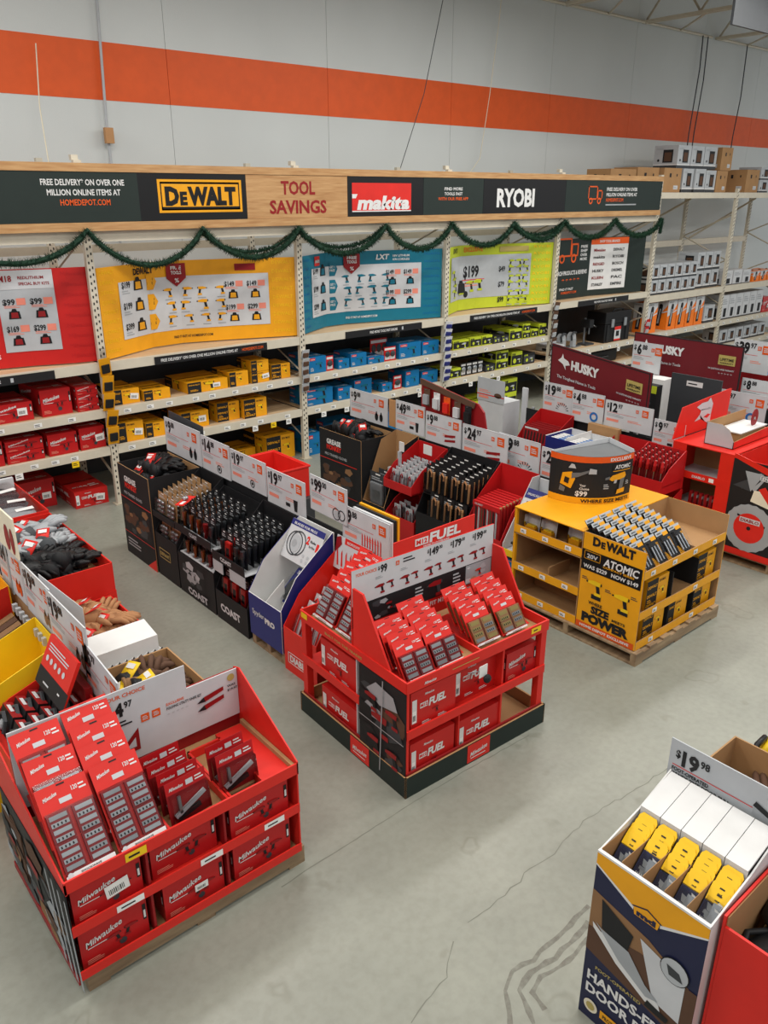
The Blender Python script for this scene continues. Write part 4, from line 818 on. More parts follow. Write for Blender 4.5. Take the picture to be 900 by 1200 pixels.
# red inner boxes of the top tray, with kraft floors
for a, b2, yy in ((1.12, 1.44, 3.25), (1.445, 1.64, 3.3)):
    for (c1, c2, c3, c4) in ((a, a + .012, 2.86, yy), (b2 - .012, b2, 2.86, yy), (a, b2, 2.848, 2.86), (a, b2, yy - .012, yy)): bx(k, 'tray_wall', c1, c2, c3, c4, .625, .675, 'red3')
bx(k, 'tray_block', 1.645, 1.80, 2.85, 3.36, .625, .655, 'red3'); bx(k, 'tray_wall', 1.80, 1.82, 2.85, 3.36, .625, .68, 'kraft', 'bare cardboard edge')
BP = bitpack(.225, .40, 2, 4); g = 'large red bit sets in the lower left display'
# a sloped rest carries each column of packs
for xx in (.77, 1.0): sheet(k, 'pack_rest', [(xx - .105, 3.0, .63), (xx + .105, 3.0, .63), (xx + .105, 3.36, .79), (xx - .105, 3.36, .79)], 'redd', .004)
stackpacks(BP, 'large red bit set, left column of the lower left display', .765, 2.875, .66, 3, .12, .08, R(40), g, rz=1)
stackpacks(BP, 'large red bit set, second column of the lower left display', 1.0, 2.875, .66, 4, .092, .055, R(38), g, rz=1)
SQ = kniferack(.21, .22)
stackpacks(SQ, 'clear square pack in the left red tray', 1.26, 2.90, .637, 4, .085, .0, R(9), 'square packs in the lower left display', rz=2)
stackpacks(SQ, 'clear square pack in the right red tray', 1.54, 2.93, .637, 2, .085, .0, R(9), 'square packs in the lower left display', rz=2)
for i, (xc, zz, st, hh, w, lab) in enumerate(((.815, .396, 'red', .2, .32, 'upper left, with a barcode sticker'), (.815, .122, 'red', .235, .32, 'lower left corner'), (1.20, .396, 'red', .2, .34, 'upper middle'), (1.22, .122, 'red', .22, .32, 'lower middle'), (1.61, .396, 'red', .2, .34, 'upper right'), (1.61, .122, 'red', .22, .34, 'lower right'))):
    o = carton(st, w, .34, hh).put('red boxed tool kit in the lower left display, ' + lab, (xc, 3.04 + (.02 if i == 2 else 0), zz), group='red kits in the lower left display')
    if i in (0,): put_sticker(o, -.01, -.175, .06, .11, .07, -.1)
    elif i == 3: put_sticker(o, .0, -.175, -.0 + .09, .07, .04)
board(k, 'tool_blade_print', (x0 - .012, y1 + .0, zb + .1), WX, UP, .3, .3, 'leather', lambda f: photo(f, .3, .3, 11, 'leather'), t=.004)

# ------------------------------------------------------------------ 2. red twelve volt corner display in the middle
k = thing('red_display', 'red corner display with silver tool price strip in the middle aisle', 'display', (2.62, 2.88, 0), -2.2)
W, D = 1.2, 1.12
def skirt(f, w):
    f.rect(w * .5 - .11, .01, .2, .135, 'red3', 2); f.text(w * .5 - .01, .05, .035, 'Milwaukee', 'white', .15, 'c', sh=.3, rot=.12, l=3); f.rect(w * .5 - .08, .035, .13, .006, 'white', 3)
board(k, 'base_skirt', (-.02, -.02, 0), WY, UP, W + .04, .15, 'hgreen', lambda f: skirt(f, W + .04), t=.012, k2='kraft')
board(k, 'base_skirt', (-.02, D + .02, 0), WX, UP, D + .04, .15, 'hgreen', lambda f: skirt(f, D + .3), t=.012, k2='kraft')
board(k, 'base_skirt', (W + .02, -.02, 0), (0, 1, 0), UP, D + .04, .15, 'hgreen', None, t=.012, k2='kraft')
board(k, 'base_skirt', (W + .02, D + .02, 0), (-1, 0, 0), UP, W + .04, .15, 'hgreen', None, t=.012, k2='kraft')
bx(k, 'base_tray', 0, W, 0, D, .05, .058, 'kraft'); bx(k, 'base_lip', 0, W, -.005, .005, .05, .165, 'redd'); bx(k, 'base_lip', -.005, .005, 0, D, .05, .165, 'redd')
bx(k, 'middle_shelf', .01, W - .01, .01, D - .01, .42, .43, 'red3'); bx(k, 'shelf_lip', 0, W, -.006, .006, .405, .465, 'red3'); bx(k, 'shelf_lip', -.006, .006, .46, D, .405, .465, 'red3')
bx(k, 'top_tray', .01, W - .01, .01, D - .01, .728, .738, 'kraft')
board(k, 'top_lip', (-.006, -.008, .73), WY, UP, W + .012, .075, 'red3', lambda f: (f.text(.13, .02, .02, 'Milwaukee', 'white', .09, sh=.3), f.lines(.35, .03, .3, .012, 1, 'gold', 2), f.rect(W - .16, .025, .09, .04, 'yellow2', 2), f.lines(W - .14, .035, .05, .02, 1, 'ink', 3)), t=.012)
board(k, 'top_lip', (-.008, D, .73), WX, UP, D, .075, 'red3', lambda f: (f.text(.3, .025, .018, 'BUILT FOR THE TRADES', 'gold', .4), f.rect(.02, .03, .07, .04, 'yellow2', 2)), t=.012)
bx(k, 'top_lip', W - .006, W + .006, 0, D, .73, .805, 'red3'); bx(k, 'top_lip', 0, W, D - .006, D + .006, .73, .805, 'red3')
for (px, py) in ((.0, .0), (W - .05, 0), (0, D - .05), (W - .05, D - .05)): bx(k, 'corner_post', px, px + .05 - (.03 if px == 0 and py == 0 else 0), py, py + .05 - (.03 if px == 0 and py == 0 else 0), .058, .728, 'red3')
bx(k, 'divider_panel', .43, .44, .01, .5, .06, .41, 'red3'); bx(k, 'divider_panel', .8, .815, .01, .5, .06, .728, 'red3'); bx(k, 'inner_wall', .01, W - .01, .5, .51, .06, .728, 'card')
def quad4(f, w, h):
    photo(f, w, h, 8, 'charcoal', ('dgrey', 'ink', 'grey', 'leather', 'ink'), 16)
    f.drill(w * .3, h * .7, .13, 'ink', 'redd', 9); f.drill(w * .75, h * .65, .13, 'ink', 'redd', 9); f.drill(w * .35, h * .25, .13, 'ink', 'redd', 9); f.drill(w * .75, h * .22, .13, 'ink', 'redd', 9); f.rect(0, h * .47, w, .006, 'grey', 12); f.poly([(w * .55, h), (w * .57, h), (w * .5, 0), (w * .48, 0)], 'grey', 12)
board(k, 'photo_panel', (-.009, .45, .06), WX, UP, .45, .665, 'charcoal', lambda f: quad4(f, .45, .665), t=.006, label='dark photo panel of tools')
# side wings, sign across the middle and its parts
sheet(k, 'side_wing', [(.0, .16, .80), (.0, .52, .80), (.0, .52, 1.2), (.0, .42, 1.2)][::-1], 'red3', .014)
sheet(k, 'side_wing', [(W, .20, .80), (W, .52, .80), (W, .52, 1.17), (W, .43, 1.17)], 'red3', .014)
def msg(f):
    f.rect(0, .27, W, .24, 'card', 1); f.text(.03, .46, .022, 'YOUR CHOICE', 'orange', .16, l=2)
    for i, (a, b2) in enumerate((('99', ''), ('', ''), ('149', '00'), ('179', '00'), ('199', '00'))):
        x = .2 + i * .2
        if a: price(f, x, .44, .05, a, b2); tags2(f, x + .14, .45, .03) if i == 0 else None
        else: f.lines(x, .45, .1, .04, 2, 'ink', 2)
        f.lines(x - .02, .40, .06, .02, 2, 'grey', 2); f.drill(x + .02, .33, .075, 'ink', 'redd', 2); f.drill(x + .1, .34, .06, 'ink', 'redd', 2)
    f.rect(0, .12, W, .15, 'ink', 1); photo(Fr(f.mb, f.P(.14, .125, 1.2), f.u, f.v, .0004), .3, .14, 4, 'charcoal', ('grey', 'dgrey', 'ink'), 8); photo(Fr(f.mb, f.P(.95, .125, 1.2), f.u, f.v, .0004), .24, .14, 6, 'grey', ('lgrey', 'skin', 'card'), 8, 'red3'); f.drill(.68, .19, .13, 'dgrey', 'redd', 5)
    for x in (.03, .5, .83): f.lines(x, .15, .07, .1, 4, 'lgrey', 5)
    f.text(.3, .07, .032, 'ALL M12 TOOLS FIT M12 BATTERIES', 'white', .7, l=2, bold=.03); f.text(.6, .03, .02, '100+ TOOLS', 'white', .14, 'c')
board(k, 'sign_panel', (0, .53, .80), WY, UP, W, .51, 'red3', msg, t=.01, label='printed price panel')
m = MB(); a = R(2); m.slab([(.33, .535, 1.3), (1.02, .535, 1.3), (1.02, .535, 1.425), (.33, .535, 1.40)], .008, 'red3'); f = Fr(m, (.33, .535, 1.3), WY, UP)
f.rect(.17, .03, .11, .05, 'white', 2); f.text(.18, .04, .032, 'M12', 'red3', .09, l=3, bold=.04); f.text(.29, .032, .065, 'FUEL', 'white', .27, bold=.04, sh=.1); f.text(.24, .01, .012, 'DRIVEN TO OUTPERFORM', 'white', .22); m.build('topper_panel', k, label='red topper with white lettering')
bx(k, 'tray_divider', .60, .612, .02, .46, .74, .79, 'red3')
for a, b2 in ((.05, .56), (.64, 1.16)): sheet(k, 'pack_rest', [(a, .12, .74), (b2, .12, .74), (b2, .47, .80), (a, .47, .80)], 'red3', .004)
K2 = k
B1 = bitpack(.215, .25, 2, 2, hdr=.34, name='bit_set_pack'); B2 = bitpack(.21, .25, 2, 2, 'gold', hdr=.34, name='drill_bit_pack', kcase='wood')
kx = lambda x, y: (2.62 + x * math.cos(R(-2.2)) - y * math.sin(R(-2.2)), 2.88 + x * math.sin(R(-2.2)) + y * math.cos(R(-2.2)))
for nm, P, x, y, n, w in (('far left', B1, .15, .055, 4, 0), ('second', B1, .38, .06, 5, 0), ('third', B2, .74, .10, 4, 0), ('right', B2, .98, .09, 4, 0)):
    a, b2 = kx(x, y); stackpacks(P, 'red carded set in the %s column of the middle display' % nm, a, b2, .752, n, .062, .019 if x < .5 else .024, R(34), 'red carded sets in the middle display', rz=-2.2)
for i, (x, z, lab) in enumerate(((.225, .431, 'upper left'), (.225, .059, 'lower left'), (.62, .431, 'upper middle, behind the tag'), (.62, .059, 'lower middle'))):
    a, b2 = kx(x, .20 + (.05 if i == 2 else 0)); carton('fuel', .36, .36, .265 if i != 1 else .28).put('red box with white lettering, middle display front, ' + lab, (a, b2, z), (0, 0, R(-2.2)), 'red tool boxes in the middle display')
a, b2 = kx(1.0, .17); carton('red', .28, .28, .22).put('small red box in the upper right opening of the middle display', (a, b2, .431), (0, 0, R(-2.2)))
for i, (z, lab) in enumerate(((.431, 'upper'), (.059, 'lower'))):
    a, b2 = kx(.2, .72); carton('fuel', .40, .36, .25).put('red box with white lettering, aisle side of middle display, ' + lab, (a, b2, z), (0, 0, R(-92.2)), 'red tool boxes in the middle display')
m = MB(); m.box(0, .07, -.004, 0, 0, .08, 'stickerw'); m.blob((.05, -.025, -.01), (.03, .022, .03), 'ink', 8, 6); m.tube([(.0, 0, .05), (-.08, .02, .06)], .004, 'steel', 5)
o = m.build('price_tag'); a, b2 = kx(.55, -.03); o.location = (a, b2, .63); tag(o, 'white price tag with black clip hanging on the middle display', 'price tag')
# back half: big bit sets that face the left aisle
B3 = bitpack(.24, .30, 2, 3, hdr=.25)
a, b2 = kx(.09, .70); stackpacks(B3, 'tall red bit set facing left aisle, near column', a, b2, .748, 5, .06, .035, R(30), 'bit sets facing the left aisle', rz=-92.2)
a, b2 = kx(.09, .96); stackpacks(B3, 'tall red bit set facing left aisle, far column', a, b2, .748, 5, .06, .035, R(30), 'bit sets facing the left aisle', rz=-92.2)
for i in range(3):
    a, b2 = kx(.04, .56); m = MB(); m.box(-.0, .16, -.05, .05, 0, .028, 'silver'); m.box(.0, .16, -.0502, .0502, .01, .018, 'red3'); o = m.build('metal_case'); o.location = (a, b2, .74 + i * .03); o.rotation_euler.z = R(-2.2); tag(o, 'flat silver case on the left lip of the middle display, %s from below' % ORD[i], 'case', 'silver cases in the middle display')

# ------------------------------------------------------------------ 3. yellow tool display on a pallet
pallet(4.92, 6.16, 2.80, 4.14, 'weathered wooden pallet under the yellow display', z=.11)
k = thing('yellow_display', 'yellow cardboard tool display with curved grey sign on top', 'display')
x0, x1, y0, ym, y1 = 4.95, 6.15, 2.84, 3.40, 4.10
bx(k, 'base_tray', x0, x1, y0, y1, .112, .12, 'kraft')
def lip(o, u, L, z, h=.07, n=3):
    board(k, 'shelf_lip', (o[0], o[1], z), u, UP, L, h, 'yellow', lambda f: [(f.rect((i + .3) * L / n, h * .2, .06, h * .55, 'stickerw', 2), f.lines((i + .3) * L / n + .008, h * .3, .04, h * .3, 2, 'ink', 3)) for i in range(n)], t=.008, k2='kraft')
for z in (.112, .37, .715):
    lip((x0, y0 - .003), WY, x1 - x0, z, n=4 if z > .5 else 2)
    lip((x0 - .003, y1), WX, y1 - ym, z, n=3)
bx(k, 'middle_shelf', x0, x1, y0, y1, .385, .393, 'kraft'); bx(k, 'top_tray', x0, x1, y0, ym, .735, .743, 'kraft'); bx(k, 'upper_shelf', x0, x1, ym, y1, .70, .708, 'kraft')
def atomic(f):
    w, h = .54, .83; f.dew(w * .16, h * .895, .07, .38, 'ink', 2)
    f.poly([(0, h * .62), (w, h * .62), (w, h * .83), (0, h * .83)], 'black', 2); f.frame(.02, h * .735, .15, .07, .004, 'yellow', 3); f.text(.095, h * .75, .035, '20V', 'card', .1, 'c', l=3, bold=.03); f.text(.2, h * .73, .065, 'ATOMIC', 'white', .31, l=3, bold=.03, sh=.15); f.text(.2, h * .705, .018, 'COMPACT SERIES', 'yellow', .28, l=3)
    f.text(.02, h * .645, .033, 'WAS $229', 'white', .22, l=3, bold=.03); f.text(.28, h * .645, .033, 'NOW $149', 'white', .24, l=3, bold=.03)
    f.drill(.15, h * .47, .14, 'ink', 'yellow2', 3); f.drill(.4, h * .43, .15, 'ink', 'yellow2', 3); f.rect(.12, h * .35, .09, .04, 'charcoal', 3); f.rect(.37, h * .31, .09, .04, 'charcoal', 3)
    for x, y in ((.05, .52), (.27, .47), (.5, .5)): f.lines(x - .03, h * y, .06, .03, 2, 'dgrey', 2)
    f.text(.1, h * .285, .028, 'WHERE', 'ink', .13, l=3, bold=.03); f.text(.13, h * .2, .06, 'SIZE', 'ink', .17, l=3, bold=.06); f.text(.33, h * .2, .022, 'MEETS', 'ink', .12, l=3, bold=.03); f.text(.05, h * .09, .075, 'POWER', 'ink', .44, l=3, bold=.07); f.rect(0, 0, w, h * .065, 'orange', 2); f.text(.04, h * .02, .022, 'HOME DEPOT EXCLUSIVE', 'white', w - .08, l=3, bold=.04)
board(k, 'front_panel', (x0 - .006, ym - .01, .115), WX, UP, ym - y0 - .005, .83, 'yellow', atomic, t=.008, k2='kraft', label='yellow panel with black price band')
board(k, 'end_panel', (x1, ym, .115), (0, -1, 0), UP, ym - y0, .82, 'kraft', t=.008); board(k, 'end_panel', (x1 + .01, y0, .115), (0, 1, 0), UP, y1 - y0, .82, 'yellow', t=.006)
bx(k, 'rear_wall', x0, x1, ym, ym + .008, .12, .93, 'kraft'); bx(k, 'tray_partition', 5.72, 5.73, y0 + .02, ym - .01, .743, .765, 'kraft')
board(k, 'side_wall', (x0 + .004, y1, .115), (1, 0, 0), UP, .0 + (x1 - x0), .815, 'kraft', t=.006); board(k, 'back_wall', (x1, y1 + .008, .115), (-1, 0, 0), UP, x1 - x0, .815, 'yellow', t=.006)
bx(k, 'corner_strip', x0, x0 + .03, y1 - .015, y1, .12, .925, 'yellow')
for z in (.12, .393): bx(k, 'inner_partition', 5.42, 5.43, y0 + .02, ym - .02, z, z + .24, 'charcoal'); bx(k, 'inner_partition', 5.80, 5.81, y0 + .02, ym - .02, z, z + .24, 'charcoal')
bx(k, 'inner_partition', x0 + .3, x0 + .31, ym + .02, y1 - .02, .12, .37, 'kraft'); bx(k, 'inner_partition', x0 + .02, x0 + .3, 3.72, 3.73, .393, .5, 'kraft')
bx(k, 'top_cover', x0 - .002, x1 + .01, ym, y1 + .01, .932, .94, 'yellow')
t = thing('curved_sign', 'curved grey sign with yellow drill and orange rim on the yellow display', 'sign')
cx, cy, rr = 5.80, 4.02, .46
arc = [(cx + rr * math.cos(a), cy + rr * .92 * math.sin(a)) for a in [math.radians(172 + i * (276 - 172) / 12) for i in range(13)]]
m = MB()
for (a, b2), (c, d2) in zip(arc, arc[1:]): m.slab([(a, b2, .942), (c, d2, .942), (c, d2, 1.36), (a, b2, 1.36)], .005, 'charcoal')
bd = Bend(m, arc, .942, .002); L = bd.acc[-1]
bd.rect(0, 0, L, .055, 'yellow', 1); bd.text(L * .38, .013, .03, 'WHERE SIZE MEETS', 'ink', L * .58, l=3, bold=.03); bd.rect(0, .365, L, .053, 'orange', 1.2); bd.text(L * .66, .378, .028, 'EXCLUSIVE', 'white', L * .28, l=3, bold=.03)

def tool(P, k, l): bd.poly([(L * x, y) for x, y in P], k, l)
tool([(.14, .10), (.20, .09), (.21, .13), (.15, .15)], 'mgrey', 3); tool([(.15, .16), (.27, .13), (.31, .22), (.27, .28), (.17, .26)], 'yellow', 4); tool([(.19, .18), (.24, .17), (.25, .22), (.2, .23)], 'ink', 5); tool([(.27, .22), (.34, .24), (.46, .29), (.47, .31), (.36, .28), (.27, .27)], 'mgrey', 5); tool([(.44, .27), (.52, .27), (.52, .31), (.45, .32)], 'lgrey', 6)
tool([(.23, .31), (.31, .31), (.29, .345), (.26, .35)], 'lgrey', 3); bd.text(L * .36, .155, .022, 'Your', 'white', .05, l=3); bd.text(L * .36, .125, .022, 'Choice', 'white', .08, l=3); bd.text(L * .32, .07, .045, '$99', 'white', .10, l=3, bold=.03)
tool([(.66, .22), (.70, .25), (.86, .27), (.88, .24), (.86, .21), (.70, .20)], 'yellow', 4); tool([(.62, .215), (.67, .22), (.67, .245), (.62, .235)], 'mgrey', 5); tool([(.80, .21), (.86, .22), (.84, .12), (.79, .11)], 'mgrey', 5); tool([(.76, .08), (.87, .09), (.87, .13), (.77, .12)], 'yellow', 6); tool([(.73, .21), (.76, .21), (.75, .18), (.72, .18)], 'lgrey', 5)
tool([(.70, .29), (.92, .31), (.92, .36), (.70, .34)], 'ink', 3); bd.text(L * .72, .305, .035, 'ATOMIC', 'white', .17, l=5, bold=.03); bd.rect(L * .7, .285, .19, .006, 'yellow', 5); bd.lines(L * .61, .13, .05, .05, 3, 'lgrey', 3); bd.lines(L * .89, .15, .04, .04, 3, 'lgrey', 3)
m.build('curved_face', t)
m = MB(); P = [(a, b2, 1.345) for a, b2 in arc]; m.slab(P + [(5.98, 3.94, 1.345)], .005, 'mgrey'); m.build('top_card', t); sheet(t, 'back_rim', [(arc[-1][0], arc[-1][1], 1.34), (5.98, 3.94, 1.34), (5.98, 3.94, 1.39), (arc[-1][0], arc[-1][1], 1.385)], 'card', .004); sheet(t, 'back_rim', [(5.98, 3.94, 1.34), (arc[0][0], arc[0][1], 1.34), (arc[0][0], arc[0][1], 1.365), (5.98, 3.94, 1.39)], 'card', .004)
def dpack():
    c = MB(); w, h = .165, .235; c.box(-w / 2, w / 2, 0, .004, 0, h, 'charcoal'); f = Fr(c, (-w / 2, 0, 0), WY, UP); f.rect(0, h * .86, w, h * .14, 'lgrey', 1); f.rect(w * .55, h * .8, w * .45, h * .12, 'yellow', 2); f.text(w * .1, h * .9, h * .05, 'DEWALT', 'ink', w * .4, bold=.03); f.poly([(0, 0), (w * .4, 0), (w * .1, h * .3), (0, h * .3)], 'yellow', 1); f.poly([(w, h * .3), (w, h * .7), (w * .8, h * .7)], 'yellow', 1)
    s = MB(); s.box(-w * .47, w * .47, -.03, -.0012, h * .04, h * .8, 'clear')
    t = [('blister_shell', s, 'clear plastic shell')]
    for i in range(3): q = MB(); q.tube([(-w * .25 + i * w * .25, -.014, h * .1), (-w * .25 + i * w * .25, -.014, h * .62)], .008, 'silver', 6); t.append(('drill_bit', q, 'silver shaft'))
    return Proto('drill_bit_pack', 'package', c, t)
DP = dpack()
for j in range(4): stackpacks(DP, 'clear drill bit pack with yellow header, %s column of yellow display' % ORD[j], 5.08 + j * .18, 2.885, .748, 8, .056, .012, R(38), 'drill bit packs on the yellow display', rz=3, where='')
for i, (x, z, w, lab) in enumerate(((5.24, .393, .3, 'upper left'), (5.24, .122, .3, 'lower left'), (5.60, .122, .28, 'lower middle'), (5.97, .393, .28, 'upper right'), (5.97, .122, .28, 'lower right'))):
    carton('yblack' if i != 2 else 'yellow', w, .36, .25 if i != 2 else .21).put('black and yellow drill kit box in the yellow display, ' + lab, (x, 3.06, z), group='drill kit boxes in the yellow display')
def spiral():
    c = MB(); w, h = .13, .17; c.box(-w / 2, w / 2, 0, .003, 0, h, 'card'); f = Fr(c, (-w / 2, 0, 0), WY, UP); f.rect(0, 0, w, h * .25, 'yellow', 1)
    q = MB(); q.box(-w * .4, w * .4, -.05, -.003, h * .08, h * .42, 'yellow'); q.box(-w * .3, w * .3, -.04, -.003, h * .42, h * .5, 'yellow2')
    s = MB(); s.box(-w * .47, w * .47, -.055, -.0015, h * .03, h * .98, 'clear'); return Proto('battery_pack', 'package', c, [('tool_battery', q, 'yellow battery'), ('blister_shell', s, 'clear plastic shell')])
SP = spiral()
for i, (y, xx) in enumerate(((3.97, 5.03), (3.80, 5.04), (3.55, 5.08))): SP.put('clear pack with yellow battery on the upper left shelf, %s from left' % ORD[i], (xx, y, .71), (-.12, 0, R(-90)), 'yellow battery packs')

# ------------------------------------------------------------------ 4. red saw blade display at right
pallet(7.3, 8.5, 2.88, 4.05, 'weathered wooden pallet under the red saw blade display', z=.10)
k = thing('saw_blade_display', 'bright red saw blade display with white head emblem, right edge', 'display')
x0, x1, y0, ym, y1 = 7.28, 8.48, 2.84, 3.40, 4.05
bx(k, 'base_tray', x0, x1, y0, y1, .102, .112, 'diablo')
for z, h in ((.112, .06), (.42, .07), (.74, .07)): board(k, 'shelf_lip', (x0 - .003, y1 - .001, z), WX, UP, y1 - ym, h, 'diablo', (lambda f: (f.text(.25, .02, .026, 'DIABLO', 'card', .14, bold=.04), f.rect(.43, .015, .05, .04, 'stickerw', 2))) if z > .7 else None, t=.01)
for z in (.42, .74): bx(k, 'shelf_panel', x0, x0 + .6, ym, y1, z, z + .008, 'card')
for yy in (ym, y1 - .15): bx(k, 'front_post', x0 - .002, x0 + .008, yy, yy + .14, .112, 1.075, 'diablo')
bx(k, 'inner_wall', x0 + .45, x0 + .46, ym + .01, y1 - .01, .112, 1.07, 'kraft'); bx(k, 'side_wall', x0, x1, y1 - .008, y1, .112, 1.07, 'diablo'); bx(k, 'partition_wall', x0, x1, ym - .008, ym, .112, 1.07, 'diablo')
bx(k, 'top_deck', x0 - .004, x1, ym + .0, y1, 1.076, 1.086, 'diablo'); bx(k, 'rear_wall', x1 - .008, x1, y0, y1, .112, 1.07, 'diablo')
def blade(f, w=.56, h=.95):
    f.rect(0, 0, w, h, 'ink', 1); f.rect(0, 0, w, .06, 'diablo', 2); r = random.Random(2)
    for i in range(7): f.poly([(r.random() * w * .5 + .02, h * (.72 + .2 * r.random())), (.1 + r.random() * .2, h * .7), (.25 + r.random() * .1, h * .9)], ('grey', 'charcoal', 'dgrey')[i % 3], 2 + i * .3)
    f.poly([(.22, h * .6), (.5, h * .55), (.5, h * .75), (.24, h * .72)], 'cream', 5); f.poly([(.28, h * .74), (.34, h * .78), (.56, h * .5), (.56, h * .42)], 'red3', 6); f.text(.3, h * .9 - .05, .03, 'DIABLO', 'white', .2, l=8, bold=.03); f.frame(.28, h * .9 - .06, .24, .05, .005, 'white', 8)
    n = 40; f.poly([(.25 + (.235 + (.008 if i % 2 else 0)) * math.cos(i * 2 * math.pi / n), .3 + (.235 + (.008 if i % 2 else 0)) * math.sin(i * 2 * math.pi / n)) for i in range(n)], 'grey', 6)
    f.disc(.25, .3, .15, 'red3', 7, 24); f.disc(.25, .3, .02, 'ink', 8); f.rect(.15, .35, .2, .05, 'card', 8); f.text(.25, .36, .03, 'DIABLO', 'redd', .18, 'c', l=9, bold=.03); f.poly([(.12, .42), (.4, .36), (.4, .34), (.12, .4)], 'card', 6)
board(k, 'photo_panel', (x0 - .006, ym - .002, .112), WX, UP, .555, .955, 'diablo', blade, t=.008, label='printed saw blade panel')
board(k, 'front_wall', (x0, y0, .112), WY, UP, x1 - x0, .7, 'diablo', t=.008); sheet(k, 'side_wing', [(x0, y0 - .001, .9), (x0, ym, 1.07), (x0, ym, 1.11), (x0, y0 - .001, .98)], 'diablo', .008)
def emblem(f):
    for P in ([(.38, .12), (.50, .13), (.59, .09), (.47, .18)], [(.50, .13), (.59, .09), (.70, .04), (.70, .15), (.47, .18)], [(.47, .18), (.70, .15), (.71, .22), (.49, .23)], [(.39, .27), (.49, .22), (.71, .22), (.715, .26), (.60, .30), (.49, .30)], [(.60, .30), (.715, .26), (.65, .335)]): f.poly([(x - .08, y) for x, y in P], 'card', 2)
    f.poly([(.47, .14), (.55, .12), (.61, .15), (.55, .165)], 'red3', 3); f.poly([(.5, .22), (.56, .235), (.61, .215), (.55, .21)], 'grey', 3); f.poly([(.56, .33), (.62, .26), (.62, .2), (.6, .1), (.64, .06), (.9, .0), (.98, .0), (1.0, .37)], 'diablo', 1)
m = MB(); pts = [(x0 + .0, y1 + .012, 1.09), (x0 + 1.05, y1 + .012, 1.09), (x0 + 1.06, y1 + .012, 1.46), (x0 + .12, y1 + .012, 1.40)]; m.slab(pts, .01, 'diablo'); f = Fr(m, (x0 + .08, y1 + .012, 1.09), WY, UP); emblem(f); m.build('back_wing', k, label='red wing with white head emblem')
t = thing('cardboard_tray', 'open white and brown cardboard tray on the red saw blade display', 'box')
sheet(t, 'front_wall', [(7.42, 3.80, 1.088), (7.42, 3.50, 1.088), (7.42, 3.50, 1.16), (7.42, 3.56, 1.27), (7.42, 3.64, 1.31), (7.42, 3.80, 1.31)], 'lgrey', .006, 'kraft'); bx(t, 'tray_floor', 7.42, 8.2, 3.5, 3.8, 1.088, 1.094, 'kraft')
sheet(t, 'side_wall', [(7.42, 3.50, 1.088), (8.2, 3.50, 1.088), (8.2, 3.50, 1.2), (7.42, 3.50, 1.16)], 'diablo', .006, 'kraft'); sheet(t, 'side_wall', [(8.2, 3.80, 1.088), (7.42, 3.80, 1.088), (7.42, 3.80, 1.31), (8.2, 3.80, 1.31)], 'card', .006, 'kraft'); bx(t, 'inner_lid', 7.6, 8.15, 3.53, 3.78, 1.2, 1.21, 'white'); bx(t, 'inner_block', 7.62, 8.12, 3.54, 3.77, 1.095, 1.199, 'kraft')
m = MB(); P = [(8.0 + .07 * math.cos(a), 3.6, 1.29 + .09 * math.sin(a)) for a in [math.pi * 2 * i / 16 for i in range(16)]]; m.slab(P, .006, 'redd'); f = Fr(m, (7.94, 3.6, 1.22), WY, UP); f.text(.06, .05, .03, 'R', 'card', .04, 'c'); m.build('round_badge', t)
for i in range(5): m = MB(); m.box(-.02, .02, -.015, .015, 0, .16, 'redd'); m.box(-.02, .02, -.0155, -.015, .1, .13, 'card'); o = m.build('blade_pack'); o.location = (7.36, 3.6 + i * .055, .432); tag(o, 'small red blade pack in the lower opening of the saw display, %s from right' % ORD[i], 'package', 'blade packs in the saw display')

